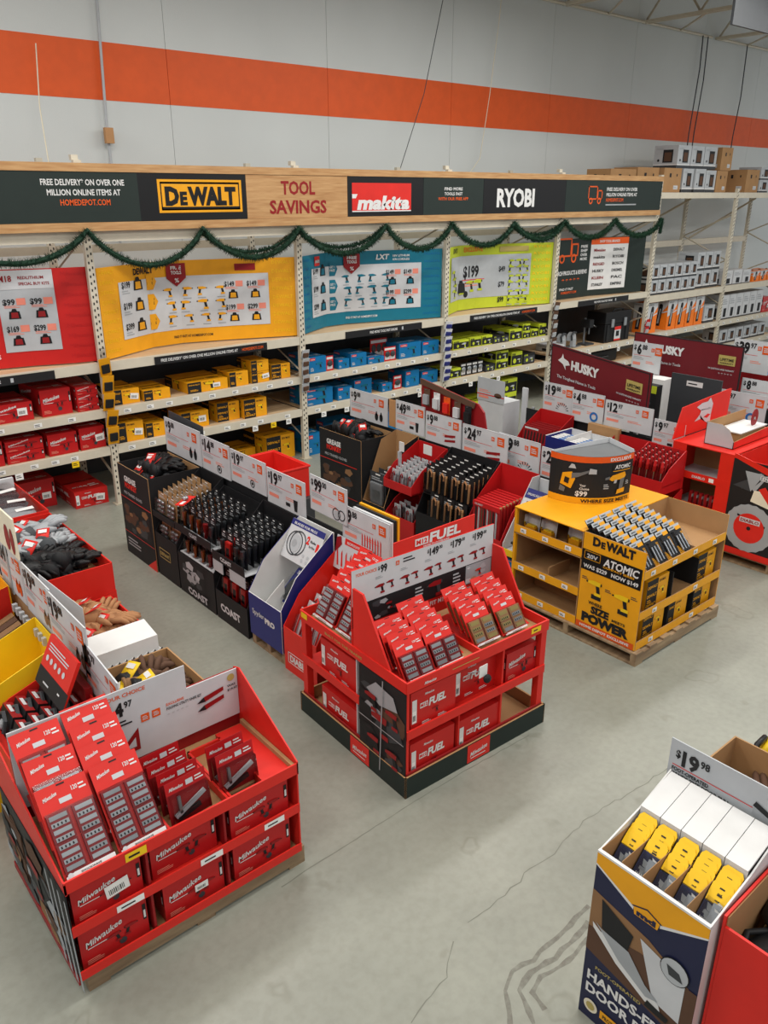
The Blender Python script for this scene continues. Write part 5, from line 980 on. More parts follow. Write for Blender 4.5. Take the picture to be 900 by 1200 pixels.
# ------------------------------------------------------------------ 5. door pull bin and its neighbours, lower right
k = thing('door_pull_display', 'white and navy shop bin for foot operated door pulls, lower right', 'display')
x0, x1, y0, y1, H = 2.30, 2.80, .87, 1.36, .92
def shoe(f):
    w, h = .49, .92; f.rect(0, 0, w, h, 'darknavy', 1); f.poly([(0, h * .92), (0, h * 1.0), (w, h * 1.0), (w, h * .93), (w * .55, h * .80), (w * .45, h * .80)], 'white', 1.5); f.poly([(0, h * .93), (0, h), (w, h), (w, h * .94), (w * .55, h * .82), (w * .45, h * .82)], 'yellow', 2)
    f.poly([(w * .36, h * .845), (w * .5, h * .875), (w * .64, h * .845), (w * .62, h * .84), (w * .62, h * .80), (w * .38, h * .80), (w * .38, h * .84)], 'darknavy', 3); f.poly([(w * .38, h * .843), (w * .5, h * .868), (w * .62, h * .843), (w * .605, h * .805), (w * .395, h * .805)], 'yellow', 4); f.text(w * .5, h * .812, .026, 'md', 'darknavy', .085, 'c', l=5, bold=.07)
    f.poly([(0, h * .42), (w, h * .3), (w, h * .60), (w * .55, h * .72), (0, h * .78)], 'brown', 2); f.poly([(0, h * .56), (w * .5, h * .62), (w, h * .62), (w, h * .3), (0, h * .42)], 'leather', 3)
    f.poly([(w * .1, h * .76), (w * .42, h * .68), (w * .38, h * .56), (w * .13, h * .6)], 'charcoal', 5)
    f.poly([(w * .04, h * .60), (w * .12, h * .575), (w * .38, h * .565), (w * .58, h * .45), (w * .72, h * .415), (w * .74, h * .385), (w * .6, h * .38), (w * .3, h * .46), (w * .05, h * .57)], 'white', 5)
    f.poly([(w * .07, h * .61), (w * .13, h * .595), (w * .4, h * .58), (w * .58, h * .47), (w * .71, h * .43), (w * .6, h * .41), (w * .32, h * .49)], 'grey', 6); f.poly([(w * .48, h * .7), (w * .9, h * .64), (w * .9, h * .4), (w * .66, h * .42)], 'card', 4); f.poly([(w * .62, h * .4), (w * .82, h * .38), (w * .8, h * .35), (w * .6, h * .36)], 'charcoal', 6)
    f.disc(w * .8, h * .66, .062, 'ink', 6, 20); f.disc(w * .8, h * .66, .058, 'lgrey', 7, 20); f.poly([(w * .73, h * .68), (w * .84, h * .67), (w * .88, h * .63), (w * .76, h * .63)], 'dgrey', 8)
    f.text(w * .12, h * .335, .018, 'FOOT-OPERATED', 'gold', .22, l=4); f.text(w * .05, h * .25, .052, 'HANDS-FREE', 'white', .42, l=4, bold=.035); f.text(w * .05, h * .17, .052, 'DOOR PULL', 'white', .39, l=4, bold=.035)
    f.disc(w * .12, h * .09, .035, 'cream', 4, 16); f.disc(w * .12, h * .09, .022, 'gold', 5, 10); f.rect(w * .22, h * .065, .26, .045, 'yellow', 4); f.text(w * .25, h * .075, .022, 'PROTECT YOUR HANDS', 'ink', .22, l=5)
board(k, 'front_panel', (x0, y1, 0), WX, UP, y1 - y0, H, 'darknavy', shoe, t=.006, k2='white', label='printed front with shoe picture'); bx(k, 'top_rim', x0 - .005, x0 + .01, y0, y1, H - .006, H + .004, 'white')
for yy, nrm in ((y1, 0), (y0 + .008, 1)):
    P = [(x0, yy, 0), (x0, yy, H), (x0 + .28, yy, H + .06), (x1, yy, H + .14), (x1, yy, 0)]; sheet(k, 'side_panel', P if nrm == 0 else P, 'white', .007, 'white')
bx(k, 'back_panel', x1 - .01, x1, y0, y1, 0, H + .12, 'white'); bx(k, 'inner_floor', x0 + .01, x1 - .01, y0 + .01, y1 - .01, .70, .71, 'kraft')
for i in range(5):
    a = y0 + .012 + i * .094; sheet(k, 'white_lid', [(x0 + .27, a + .091, 1.0), (x0 + .27, a, 1.0), (x1 - .01, a, 1.06), (x1 - .01, a + .091, 1.06)], 'white', .01); sheet(k, 'lid_front', [(x0 + .27, a + .091, .90), (x0 + .27, a, .90), (x0 + .27, a, 1.0), (x0 + .27, a + .091, 1.0)], 'white', .006); bx(k, 'column_divider', x0 + .012, x0 + .27, a + .0915, a + .0935, .72, .93, 'kraft')
def pullpack():
    c = MB(); w, h = .084, .21; c.box(-w / 2, w / 2, 0, .002, 0, h * .72, 'darknavy'); c.slab([(-w * .5, 0, h * .7), (w * .5, 0, h * .7), (w * .5, 0, h * .92), (w * .36, 0, h), (-w * .36, 0, h), (-w * .5, 0, h * .92)], .003, 'yel3'); f = Fr(c, (-w / 2, 0, 0), WY, UP); f.rect(w * .38, h * .86, w * .24, h * .03, 'ink', 2); f.text(w * .5, h * .76, h * .03, 'md', 'ink', w * .2, 'c', bold=.05)
    f.poly([(w * .2, h * .55), (w * .8, h * .5), (w * .75, h * .38), (w * .3, h * .42)], 'grey', 2); f.poly([(w * .55, h * .65), (w * .85, h * .62), (w * .8, h * .45)], 'white', 2); f.text(w * .5, h * .22, h * .06, 'HANDS', 'white', w * .7, 'c', bold=.04); f.text(w * .5, h * .12, h * .06, 'FREE', 'white', w * .6, 'c', bold=.04)
    s = MB(); s.box(-w * .4, w * .4, -.0045, -.0015, h * .3, h * .66, 'clear'); q = MB(); q.box(-w * .3, w * .3, -.0038, -.0015, h * .34, h * .4, 'steel'); q.box(-w * .05, w * .3, -.0038, -.0015, h * .4, h * .6, 'steel'); return Proto('door_pull_pack', 'package', c, [('blister_shell', s, None), ('door_pull', q, 'grey metal door pull')])
PP = pullpack()
for j in range(5):
    a = y1 - .059 - j * .094
    for i in range(5):
        PP.put('door pull pack with yellow header, %s column from left, %s from front' % (ORD[j], ORD[i]), (x0 + .03 + i * .021, a + random.uniform(-.003, .003), .790 + i * .012 + random.uniform(-.008, .006)), (R(-46), 0, R(-90)), 'door pull packs in the white bin')
# sign above: foot operated door pull
t = thing('price_sign', 'large grey 19.98 price sign behind the white lids, lower right', 'price sign')
def ds(f):
    w, h = .56, .2; price(f, .03, .1, .075, '19', '98'); f.rect(.02, .085, .36, .004, 'red3', 2); f.text(.02, .06, .018, 'FOOT-OPERATED', 'ink', .17, bold=.03); f.text(.02, .035, .018, 'HANDS-FREE DOOR PULL', 'ink', .27, bold=.03); f.poly([(.38, .06), (.39, .12), (.55, .06), (.55, .02), (.45, .02)], 'grey', 2); f.poly([(.38, .1), (.55, .04), (.55, .06), (.39, .125)], 'charcoal', 3)
board(t, 'sign_face', (x1 + .012, y1 + .02, 1.0), WX, UP, .56, .21, 'lgrey', ds, t=.006); bx(t, 'sign_stake', x1 + .02, x1 + .03, 1.0, 1.02, .4, 1.0, 'grey')
k = thing('brown_box', 'open brown cardboard box behind the door pull sign, lower right', 'box'); x0, x1, y0, y1 = 2.86, 3.46, .80, 1.38
for nm, a in (('side_wall', (x0, x1, y1 - .008, y1)), ('side_wall', (x0, x1, y0, y0 + .008)), ('end_wall', (x0, x0 + .008, y0 + .008, y1 - .008)), ('end_wall', (x1 - .008, x1, y0 + .008, y1 - .008))): bx(k, nm, *a, 0, .90, 'kraft')
bx(k, 'inner_floor', x0 + .01, x1 - .01, y0 + .01, y1 - .01, .60, .61, 'kraft')
heap([GL, GL, GL2], 'brown leather glove in box at right edge', x0 + .08, x1 - .08, y0 + .1, y1 - .08, .62, 9, 'gloves in the brown box at right', 31, 1.7, .06)
k = thing('yellow_tool', 'black and yellow tool at the right edge beyond the brown box', 'tool', (3.78, 1.36, 0))
bx(k, 'stand', -.02, .4, -.4, .02, 0, .60, 'charcoal')
for i in range(3):
    z = .66 + .05 * i; y = -.02 - .10 * i; m = MB(); m.tube([(-.04, y, z), (.06, y, z + .02), (.2, y - .02, z + .01)], [.03, .042, .03], 'yellow2', 8); m.build('yellow_body', k, smooth=True)
    m = MB(); m.tube([(-.09, y + .02, z + .0), (-.05, y + .03, z + .055), (.04, y + .03, z + .06)], .016, 'black', 7); m.build('handle', k, smooth=True)
k = thing('red_bin', 'open red cardboard bin of black work gear in the lower right corner', 'bin'); x0, x1, y0, y1 = 2.36, 3.0, .10, .858
for nm, a, kk in (('side_wall', (x0, x1, y1 - .01, y1), 'red3'), ('front_wall', (x0 - .0, x0 + .012, y0, y1 - .011), 'red3'), ('back_wall', (x1 - .01, x1, y0, y1 - .011), 'kraft'), ('near_wall', (x0 + .013, x1 - .011, y0, y0 + .01), 'red3')): bx(k, nm, *a, 0, .90 if nm != 'side_wall' else .95, kk)
bx(k, 'inner_lining', x0 + .012, x1 - .01, y1 - .015, y1 - .0105, .3, .94, 'kraft'); bx(k, 'inner_floor', x0 + .012, x1 - .01, y0 + .01, y1 - .02, .62, .63, 'kraft')
r = random.Random(4)
for i in range(10):
    m = MB(); m.blob((0, 0, .06), (.17, .12, .06), 'black', 14, 8, bump=.10, seed=i); m.tube([(-.16, .0, .06), (-.05, .1, .11), (.08, .09, .1), (.17, 0, .06)], .014, 'charcoal', 6)
    if i % 3 == 0: m.obox((-.02, -.04, .125), (1, 0, 0), (0, 1, 0), (0, 0, 1), .11, .05, .012, 'red3'); m.obox((-.02, -.04, .133), (1, 0, 0), (0, 1, 0), (0, 0, 1), .05, .02, .006, 'silver')
    o = m.build('knee_pad', smooth=True); o.location = (2.56 + .22 * (i % 2) + r.uniform(-.02, .02), .72 - .15 * (i // 2 % 5), .635 + .07 * (i % 2) + (.08 if i in (2, 5, 8) else 0)); o.rotation_euler.z = r.uniform(-.6, .6)
    tag(o, 'black knee pad in the red bin, %s row from the back, %s side' % (ORD[i // 2], 'left' if i % 2 == 0 else 'right'), 'knee pad', 'black knee pads in the red bin')
# ------------------------------------------------------------------ island helpers
def divider(x, y0, y1, h, lab, k='charcoal'):
    t = thing('island_divider', lab, 'divider'); bx(t, 'divider_sheet', x + .002, x + .012, y0, y1, 0, h, k)
    for y in (y0 + .1, (y0 + y1) / 2, y1 - .1): bx(t, 'upright', x + .014, x + .04, y, y + .03, 0, h + .02, 'grey')
    return t
def bin_(name, label, x0, x1, y0, y1, z0, zf, zb, k, ki=None, draw=None, cat='bin', zfl=None, t=.007, base=None, step=.0):
    """display bin that faces -X: low front at x0, high back at x1, sloping side panels"""
    T = thing(name, label, cat); ki = ki or k
    board(T, 'front_panel', (x0, y1, z0), WX, UP, y1 - y0, zf - z0, k, draw, t=t, k2=ki)
    for y in (y1, y0 + t):
        P = [(x0 + t, y, z0), (x0 + t, y, zf), (x0 + (x1 - x0) * .3 + step, y, zf + (zb - zf) * (.45 if step == 0 else .9)), (x1 - t, y, zb), (x1 - t, y, z0)]
        sheet(T, 'side_panel', P[::-1] if y == y1 else P[::-1], k if y != y1 else ki, t, ki if y != y1 else k)
    bx(T, 'back_panel', x1 - t, x1, y0, y1, z0, zb, ki)
    f = zfl if zfl is not None else zf - .2
    bx(T, 'inner_floor', x0 + t, x1 - t, y0 + t, y1 - t, f - .006, f, ki)
    return T
def hangpack(name, w, h, kcard, body, klump, kcap=None, tall=False, hook=True):
    c = MB(); c.box(-w / 2, w / 2, 0, .003, 0, h, kcard); f = Fr(c, (-w / 2, 0, 0), WY, UP); f.rect(w * .35, h * .92, w * .3, h * .04, 'stickerw', 1); f.lines(w * .1, h * .75, w * .7, h * .12, 2, 'lgrey', 1)
    q = MB()
    if body == 'torch': q.tube([(0, -.018, h * .12), (0, -.018, h * .3), (0, -.018, h * .45), (0, -.018, h * .66)], [w * .16, w * .14, w * .2, w * .24], klump, 8)
    elif body == 'lumps': [q.blob((s * w * .2, -.02, h * (.2 + .2 * j)), (w * .2, .016, h * .09), klump, 8, 5) for s in (-1, 1) for j in (0, 1, 2)]
    elif body == 'hookbar': q.tube([(-w * .25, -.014, h * .1), (-w * .25, -.014, h * .75), (-w * .1, -.014, h * .85), (w * .05, -.014, h * .75), (w * .05, -.014, h * .6)], w * .06, klump, 6); q.tube([(w * .25, -.014, h * .12), (w * .25, -.014, h * .8)], w * .07, kcap or klump, 6)
    elif body == 'box': q.box(-w * .38, w * .38, -.03, -.004, h * .08, h * .7, klump); q.box(-w * .25, w * .25, -.032, -.03, h * .2, h * .5, kcap or 'grey')
    elif body == 'driver': q.tube([(0, -.016, h * .5), (0, -.016, h * .75), (0, -.016, h * .95)], [w * .25, w * .3, w * .2], klump, 8); q.tube([(0, -.016, h * .08), (0, -.016, h * .5)], w * .08, 'silver', 6)
    parts = [(dict(torch='torch', lumps='lamp', hookbar='tool_bar', box='inner_box', driver='screwdriver')[body], q, None)]
    s = MB(); s.box(-w * .46, w * .46, -.04, -.0015, h * .05, h * .72, 'clear'); parts.append(('blister_shell', s, None))
    if hook: q = MB(); q.box(-.006, .006, -.002, .001, h, h + .012, 'ink'); parts.append(('hang_tab', q, None))
    return Proto(name, 'package', c, parts)
def packs(P, desc, x, ys, z, n, dx, dz, group, lean=0, skip=()):
    """rows of packs that face -X: ys are the columns, n deep"""
    for a, y in enumerate(ys):
        for i in range(n):
            if (a, i) in skip: continue
            P.put('%s, column %s from left, %s from front' % (desc, ORD[a], ORD[i]), (x + dx * i, y, z + dz * i), (-lean, 0, R(-90)), group)

# ------------------------------------------------------------------ island 1: black bins left of the middle aisle
divider(3.43, 4.15, 7.45, .98, 'dark divider sheet behind the flashlight bins')
def grease(f):
    w, h = .68, .93; f.text(w * .2, h * .86, .055, 'GREASE', 'white', .26, bold=.05); f.text(w * .2, h * .79, .055, 'MONKEY', 'red3', .27, bold=.05); f.text(w * .15, h * .71, .03, 'PRO TRAINED GLOVES', 'lgrey', .4); f.rect(0, h * .66, w, .008, 'red3', 2)
    photo(Fr(f.mb, f.P(.05, h * .28, 1.5), f.u, f.v, .0004), w * .85, h * .36, 12, 'ink', ('leather', 'dgrey', 'brown', 'charcoal', 'leather'), 22, 'leather'); f.rect(0, h * .26, w, .006, 'red3', 3); f.lines(.06, h * .1, .3, .1, 3, 'grey', 2); f.poly([(w * .7, 0), (w, 0), (w, h * .14)], 'red3', 2)
for x0, x1, y0, y1, lab, isl in ((2.86, 3.40, 6.74, 7.42, 'black glove bin at the far end of the left flashlight row', 'left'), (5.13, 5.62, 6.42, 7.17, 'black glove bin at the far end of the middle row', 'middle')):
    T = thing('glove_bin', lab, 'bin'); H = .95
    board(T, 'front_panel', (x0, y1, 0), WX, UP, y1 - y0, H, 'charcoal', grease, k2='kraft')
    for y in (y1 - .008, y0): bx(T, 'side_panel', x0 + .007, x1, y, y + .008, 0, H, 'charcoal')
    bx(T, 'back_panel', x1 - .008, x1, y0 + .009, y1 - .009, 0, H, 'kraft'); bx(T, 'inner_floor', x0 + .01, x1 - .01, y0 + .01, y1 - .01, .78, .786, 'kraft')
    heap([GB, GB2, GB2], 'black glove in the %s row bin' % isl, x0 + .15, x1 - .13, y0 + .14, y1 - .14, .80, 16, 'black gloves in the %s row' % isl, 11 if isl == 'left' else 12, 1.35, .05)
    heap([GB2, GB], 'upper black glove in the %s row bin' % isl, x0 + .18, x1 - .14, y0 + .18, y1 - .18, .89, 8, 'upper gloves in the %s row' % isl, 14 if isl == 'left' else 15, 1.4, .04)
TP = hangpack('headlamp_pack', .17, .21, 'kraft', 'lumps', 'silver'); TA = hangpack('torch_pack', .09, .24, 'charcoal', 'torch', 'copper'); TR = hangpack('torch_pack', .10, .24, 'charcoal', 'torch', 'redd'); TG = hangpack('torch_pack', .09, .24, 'charcoal', 'torch', 'dgrey'); TK = hangpack('torch_pack', .10, .25, 'ink', 'box', 'red3', 'ink')
T = bin_('flashlight_bin', 'black bin with gold framed label and silver packs', 2.87, 3.40, 6.29, 6.72, 0, .44, .96, 'charcoal', 'ink', lambda f: (f.frame(.06, .2, .22, .1, .008, 'gold', 2), f.text(.08, .23, .035, 'DEFIANT', 'gold', .18, bold=.03)), zfl=.36)
bx(T, 'tier_shelf', 2.88, 3.38, 6.30, 6.71, .60, .61, 'ink'); bx(T, 'tier_lip', 2.868, 2.88, 6.29, 6.72, .60, .655, 'ink')
packs(TP, 'silver headlamp pack, upper tier', 2.92, (6.61, 6.41), .63, 8, .05, .012, 'upper silver packs', R(4)); packs(TP, 'silver headlamp pack, lower tier', 2.93, (6.61, 6.41), .37, 3, .06, 0, 'lower silver packs', R(4))
def coast(f):
    photo(Fr(f.mb, f.P(.08, .1, 1.2), f.u, f.v, .0004), .4, .26, 21, 'charcoal', ('grey', 'dgrey', 'lgrey', 'dgrey'), 12, 'grey'); f.text(.18, .05, .06, 'COAST', 'lgrey', .36, bold=.05, sh=-.2, l=12)
T = bin_('flashlight_bin', 'black bin with printed hand and white lettering, amber packs above', 2.87, 3.40, 5.62, 6.27, 0, .39, .9, 'charcoal', 'ink', coast, zfl=.33)
bx(T, 'tier_shelf', 2.88, 3.38, 5.63, 6.26, .60, .61, 'card'); board(T, 'tier_lip', (2.866, 6.27, .61), WX, UP, .65, .07, 'ink', lambda f: f.text(.28, .018, .035, 'COAST', 'lgrey', .14, bold=.04, sh=-.2)); bx(T, 'lower_liner', 2.885, 2.95, 5.64, 6.25, .39, .395, 'card')
packs(TA, 'amber torch pack, upper tier', 2.94, (6.18, 6.05, 5.92), .625, 6, .062, .01, 'upper amber packs', R(3)); packs(TR, 'red torch pack, upper tier', 2.94, (5.80,), .625, 6, .062, .01, 'upper red torch packs', R(3)); packs(TG, 'grey torch pack, upper tier', 2.94, (5.70,), .625, 6, .062, .01, 'upper grey torch packs', R(3))
packs(TA, 'amber torch pack, lower tier', 2.94, (6.17, 6.03, 5.89), .345, 2, .07, 0, 'lower amber packs', R(3)); packs(TR, 'red torch pack, lower tier', 2.94, (5.76,), .345, 2, .07, 0, 'lower red torch packs', R(3))
m = MB(); m.box(-.12, .12, -.04, .04, 0, .006, 'red3'); m.blob((0, 0, .03), (.03, .03, .02), 'silver', 8, 5); f = Fr(m, (-.12, -.04, .0065), WY, (0, 1, 0)); f.rect(.02, .02, .08, .03, 'white'); o = m.build('loose_pack'); o.location = (2.96, 6.2, .87); o.rotation_euler.z = R(35); tag(o, 'loose red pack lying across the amber torch packs', 'package')
T = bin_('flashlight_bin', 'black bin with large white lettering at the near end of the row', 2.87, 3.40, 5.09, 5.60, 0, .27, .95, 'charcoal', 'ink', lambda f: f.text(.08, .1, .065, 'COAST', 'card', .32, bold=.05, sh=-.2), zfl=.2)
bx(T, 'tier_shelf', 2.88, 3.38, 5.10, 5.59, .555, .562, 'card'); board(T, 'tier_lip', (2.866, 5.60, .56), WX, UP, .51, .08, 'ink', lambda f: f.text(.14, .022, .035, 'COAST', 'card', .18, bold=.04, sh=-.2)); board(T, 'spacer_panel', (2.868, 5.60, .455), WX, UP, .16, .10, 'lgrey'); board(T, 'spacer_panel', (2.868, 5.33, .455), WX, UP, .24, .10, 'lgrey')
packs(TG, 'black torch pack at near end, upper tier', 2.94, (5.52, 5.40, 5.30, 5.20), .575, 7, .058, .012, 'upper black packs near end', R(3), skip=((1, 0), (1, 1))); packs(TK, 'black and red boxed torch, upper tier', 2.93, (5.40,), .575, 2, .058, .012, 'boxed torches near end', R(3)); packs(TK, 'red boxed torch, lower tier', 2.94, (5.5, 5.36, 5.22), .21, 2, .07, 0, 'lower boxed torches', R(3))
G1 = 'price signs over the flashlight row'
for y1, y0, z0, z1, d, c, ic, lab in ((7.45, 6.71, .96, 1.31, '9', '88', 'gloves', 'farthest 9.88 price sign with black gloves picture, flashlight row'), (6.69, 6.17, .96, 1.29, '14', '88', 'lamp', '14.88 price sign with strap lamp picture, flashlight row'), (6.15, 5.57, .98, 1.28, '19', '97', 'lamp', '19.97 price sign with headlamp picture, flashlight row'), (5.55, 4.99, .95, 1.26, '19', '97', 'torch', '19.97 price sign with torch picture, near end of flashlight row')):
    price_sign(lab, (3.41, y1, z0), WX, y1 - y0, z1 - z0, d, c, ic, group=G1)
sheet(thing('sign_backer', 'dark curled card behind the farthest sign of the flashlight row', 'card'), 'card_sheet', [(3.46, 7.46, .99), (3.46, 6.75, .99), (3.47, 6.75, 1.34), (3.47, 7.46, 1.36)], 'dgrey', .006)
price_sign('tilted price sign with two wheel pictures above the blue bin', (3.40, 4.90, 1.08), (0, -1, -.02), .47, .29, '99', '00', 'disc')
price_sign('9.88 price sign with red blades behind the middle display', (3.41, 4.50, .93), WX, .55, .30, '9', '88', 'blades')
for i in range(3): m = MB(); m.box(3.45 + i * .03, 3.47 + i * .03, 3.98, 4.42, .9, 1.22 + .01 * i, ('card', 'charcoal', 'yellow')[i]); tag(m.build('back_card'), '%s card panel standing behind the 9.88 blade sign' % ('white', 'black', 'yellow')[i], 'card')
m = MB(); m.box(3.44, 3.56, 3.96, 4.44, .0, .895, 'charcoal'); tag(m.build('support_box', bevel=.005), 'dark box supporting the card panels behind the middle display', 'box')
# red crate on the far side of the signs
k = thing('red_crate', 'open red plastic crate behind the flashlight price signs', 'crate')
for nm, a in (('side_wall', (3.60, 3.99, 6.33, 6.345)), ('side_wall', (3.60, 3.99, 5.76, 5.775)), ('end_wall', (3.60, 3.615, 5.776, 6.329)), ('end_wall', (3.975, 3.99, 5.776, 6.329))): bx(k, nm, *a, .8, 1.09, 'red3')
bx(k, 'crate_floor', 3.61, 3.98, 5.77, 6.33, .8, .812, 'red3'); m = MB(); m.tube([(3.595, 5.755, 1.09), (3.995, 5.755, 1.09), (3.995, 6.35, 1.09), (3.595, 6.35, 1.09)], .012, 'red3', 6, closed=True); m.build('rim', k)
bx(thing('support_bin', 'plain grey bin under the red crate', 'bin'), 'bin_body', 3.58, 4.0, 5.7, 6.4, 0, .798, 'dgrey')

# blue bin
pallet(2.88, 3.40, 4.56, 5.04, 'small wooden pallet under the blue bin', .10)
def spy(f): f.text(.05, .2, .045, 'Spyder', 'card', .17, sh=-.1, bold=.02); f.text(.23, .18, .045, 'PRO', 'white', .14, sh=-.1, bold=.06)
T = bin_('blue_bin', 'blue shop bin with white lining and a wheel in clear pack', 2.86, 3.38, 4.57, 5.03, .102, .47, .98, 'navy', 'white', spy, zfl=.33)
sheet(T, 'inner_flap', [(3.05, 4.80, .335), (2.87, 4.80, .335), (2.87, 4.80, .46), (3.05, 4.80, .6)], 'white', .005)
t = thing('wheel_card', 'white header card with two grey wheels over the blue bin', 'card')
def wheels(f):
    f.rect(0, .27, .44, .05, 'navy', 1); f.text(.04, .282, .02, 'BLADES FOR PROS', 'white', .3, l=2, sh=.1); f.ring(.12, .14, .1, .09, 'dgrey', 2); f.disc(.12, .14, .075, 'lgrey', 2); f.disc(.12, .14, .03, 'grey', 3); f.ring(.16, .15, .1, .09, 'dgrey', 3)
    f.text(.25, .18, .06, '2', 'red3', .04, bold=.05); f.text(.3, .2, .02, 'Blades', 'ink', .07); f.text(.3, .16, .02, 'For Price', 'ink', .07); f.text(.385, .155, .06, '1', 'red3', .03, bold=.05); [f.disc(.27 + .06 * i, .08 - .04 * j, .015, 'lgrey', 2, 8) for i in (0, 1) for j in (0, 1)]
board(t, 'card_face', (3.17, 5.02, .70), WX, (.45, 0, .9), .44, .32, 'card', wheels, t=.005)
c = MB(); c.box(-.15, .15, 0, .004, 0, .30, 'navy'); f = Fr(c, (-.15, 0, 0), WY, UP); f.text(.03, .25, .03, 'Spyder', 'white', .12); f.rect(.19, .2, .1, .08, 'yellow2', 1); f.text(.2, .22, .03, '2', 'ink', .03)
q = MB(); P = [(.12 * math.cos(a), -.012, .13 + .12 * math.sin(a)) for a in [2 * math.pi * i / 24 for i in range(24)]]; q.slab(P[::-1], .008, 'steel', 'dgrey'); q.tube([(0, -.03, .13), (0, -.002, .13)], .03, 'charcoal', 10); s = MB(); s.box(-.145, .145, -.03, -.0015, .01, .24, 'clear')
Proto('saw_blade_pack', 'package', c, [('saw_blade', q, 'grey toothed wheel'), ('blister_shell', s, None)]).put('blue pack with grey wheel leaning in the blue bin', (3.02, 4.72, .42), (R(-48), 0, R(-90)))
# red accessories bin
def dia(f): f.frame(.05, .08, .3, .095, .007, 'white', 2); f.text(.2, .1, .055, 'DIABLO', 'white', .25, 'c', bold=.05)
T = bin_('accessory_bin', 'red bin with white framed lettering between blue bin and display', 2.86, 3.38, 4.12, 4.54, 0, .37, .85, 'diablo', 'diablo', dia, zfl=.27)
WP = hangpack('blade_pack', .12, .22, 'card', 'hookbar', 'red3', 'redd'); packs(WP, 'white pack with red blades in the red bin', 2.93, (4.46, 4.33, 4.2), .285, 5, .07, .035, 'white and red blade packs', R(25))
t = thing('blade_card', 'white card with red blade picture above the red bin', 'card')
board(t, 'card_face', (3.34, 4.54, .72), WX, (.2, 0, 1), .42, .26, 'card', lambda f: ([f.poly([(.04 + .05 * i, .03), (.06 + .05 * i, .03), (.03 + .055 * i, .16), (.02 + .055 * i, .13)], 'red3', 2) for i in range(6)], f.poly([(0, .12), (.07, .2), (.05, .26), (0, .24)], 'redd', 2), f.rect(.1, .21, .32, .05, 'red3', 1), f.text(.13, .222, .02, 'RECIPROCATING BLADES', 'white', .26)), t=.005)

# ------------------------------------------------------------------ island 2: middle row behind the displays
divider(5.66, 4.2, 7.2, .97, 'dark divider sheet of the middle row')
T = bin_('pack_bin', 'black bin with bare brown inside and gold framed label', 5.13, 5.62, 6.04, 6.40, 0, .30, 1.0, 'charcoal', 'kraft', lambda f: (f.frame(.05, .12, .24, .09, .007, 'gold', 2), f.text(.07, .145, .035, 'DEFIANT', 'gold', .2)), zfl=.25, step=.12)
LW = hangpack('lantern_pack', .26, .38, 'dgrey', 'box', 'grey', 'silver'); packs(LW, 'boxed lamp in the bin with brown inside', 5.2, (6.22,), .255, 2, .12, 0, 'boxed lamps')
bx(thing('lamp_box', 'white topped grey box in the brown lined bin', 'box'), 'box_body', 5.44, 5.60, 6.1, 6.34, .255, .62, 'card')
RP = hangpack('plier_pack', .10, .17, 'lgrey', 'hookbar', 'redd', 'grey')
T = bin_('red_tray_bin', 'two tier red bin of small packs, middle row', 5.13, 5.62, 5.57, 6.02, 0, .27, .55, 'redbox', 'redbox', lambda f: f.text(.05, .2, .03, 'w', 'card', .04), zfl=.2)
T2 = bin_('red_tray', 'upper red tray of hanging packs, middle row', 5.10, 5.60, 5.58, 6.01, .57, .66, .97, 'redbox', 'redbox', None, 'tray', zfl=.58)
packs(RP, 'small red pack in upper red tray', 5.18, (5.93, 5.81, 5.69), .585, 7, .05, .012, 'packs in the upper red tray', R(6)); packs(RP, 'small red pack in the lower red tier', 5.2, (5.9, 5.72), .205, 3, .07, 0, 'packs in the lower red tier')
m = MB(); m.box(0, .004, -.06, .06, 0, .1, 'white'); tag(m.build('small_card'), 'small white card standing on the upper red tray', 'card').location = (5.35, 5.62, .95)
T = bin_('tool_bin', 'black bin of dark packs with tan hooked bars, middle row', 5.13, 5.62, 4.88, 5.54, 0, .42, 1.0, 'ink', 'ink', None, zfl=.36)
bx(T, 'tier_shelf', 5.22, 5.61, 4.89, 5.53, .60, .608, 'ink')
HP = hangpack('bar_clamp_pack', .17, .28, 'ink', 'hookbar', 'tan', 'wood'); packs(HP, 'dark pack with tan bar, upper tier', 5.24, (5.44, 5.27, 5.10, 4.96), .62, 6, .06, .01, 'upper tan bar packs', R(3)); packs(HP, 'dark pack with tan bar, lower tier', 5.17, (5.30, 5.12, 4.97), .375, 1, .05, 0, 'lower tan bar packs', R(3))
T = bin_('red_bin', 'red bin of flat red packs beside the white rack', 5.13, 5.62, 4.40, 4.86, 0, .46, 1.0, 'redbox', 'redbox', None, zfl=.38)
c = MB(); c.box(-.17, .17, 0, .03, 0, .36, 'redd'); f = Fr(c, (-.17, 0, 0), WY, UP); [f.poly([(.03 + .036 * i, .02), (.05 + .036 * i, .02), (.055 + .036 * i, .3), (.035 + .036 * i, .32)], ('charcoal', 'grey', 'leather')[i % 3], 2) for i in range(8)]; f.rect(0, .32, .34, .04, 'redbox', 3); f.text(.03, .33, .018, 'HUSKY', 'card', .1, l=4); c.box(-.17, .17, .0, .03, .36, .362, 'redbox')
q = MB(); q.tube([(.16, .015, .352), (.16, .015, .372)], .012, 'tan', 8); WPK = Proto('wrench_set_pack', 'package', c, [('hang_grommet', q, 'tan round grommet')])
for i in range(8): WPK.put('flat red tool set standing in the red bin, %s from the front' % ORD[i], (5.17 + .045 * i, 4.63, .385 + .004 * i), (0, 0, R(-90)), 'flat red tool sets')
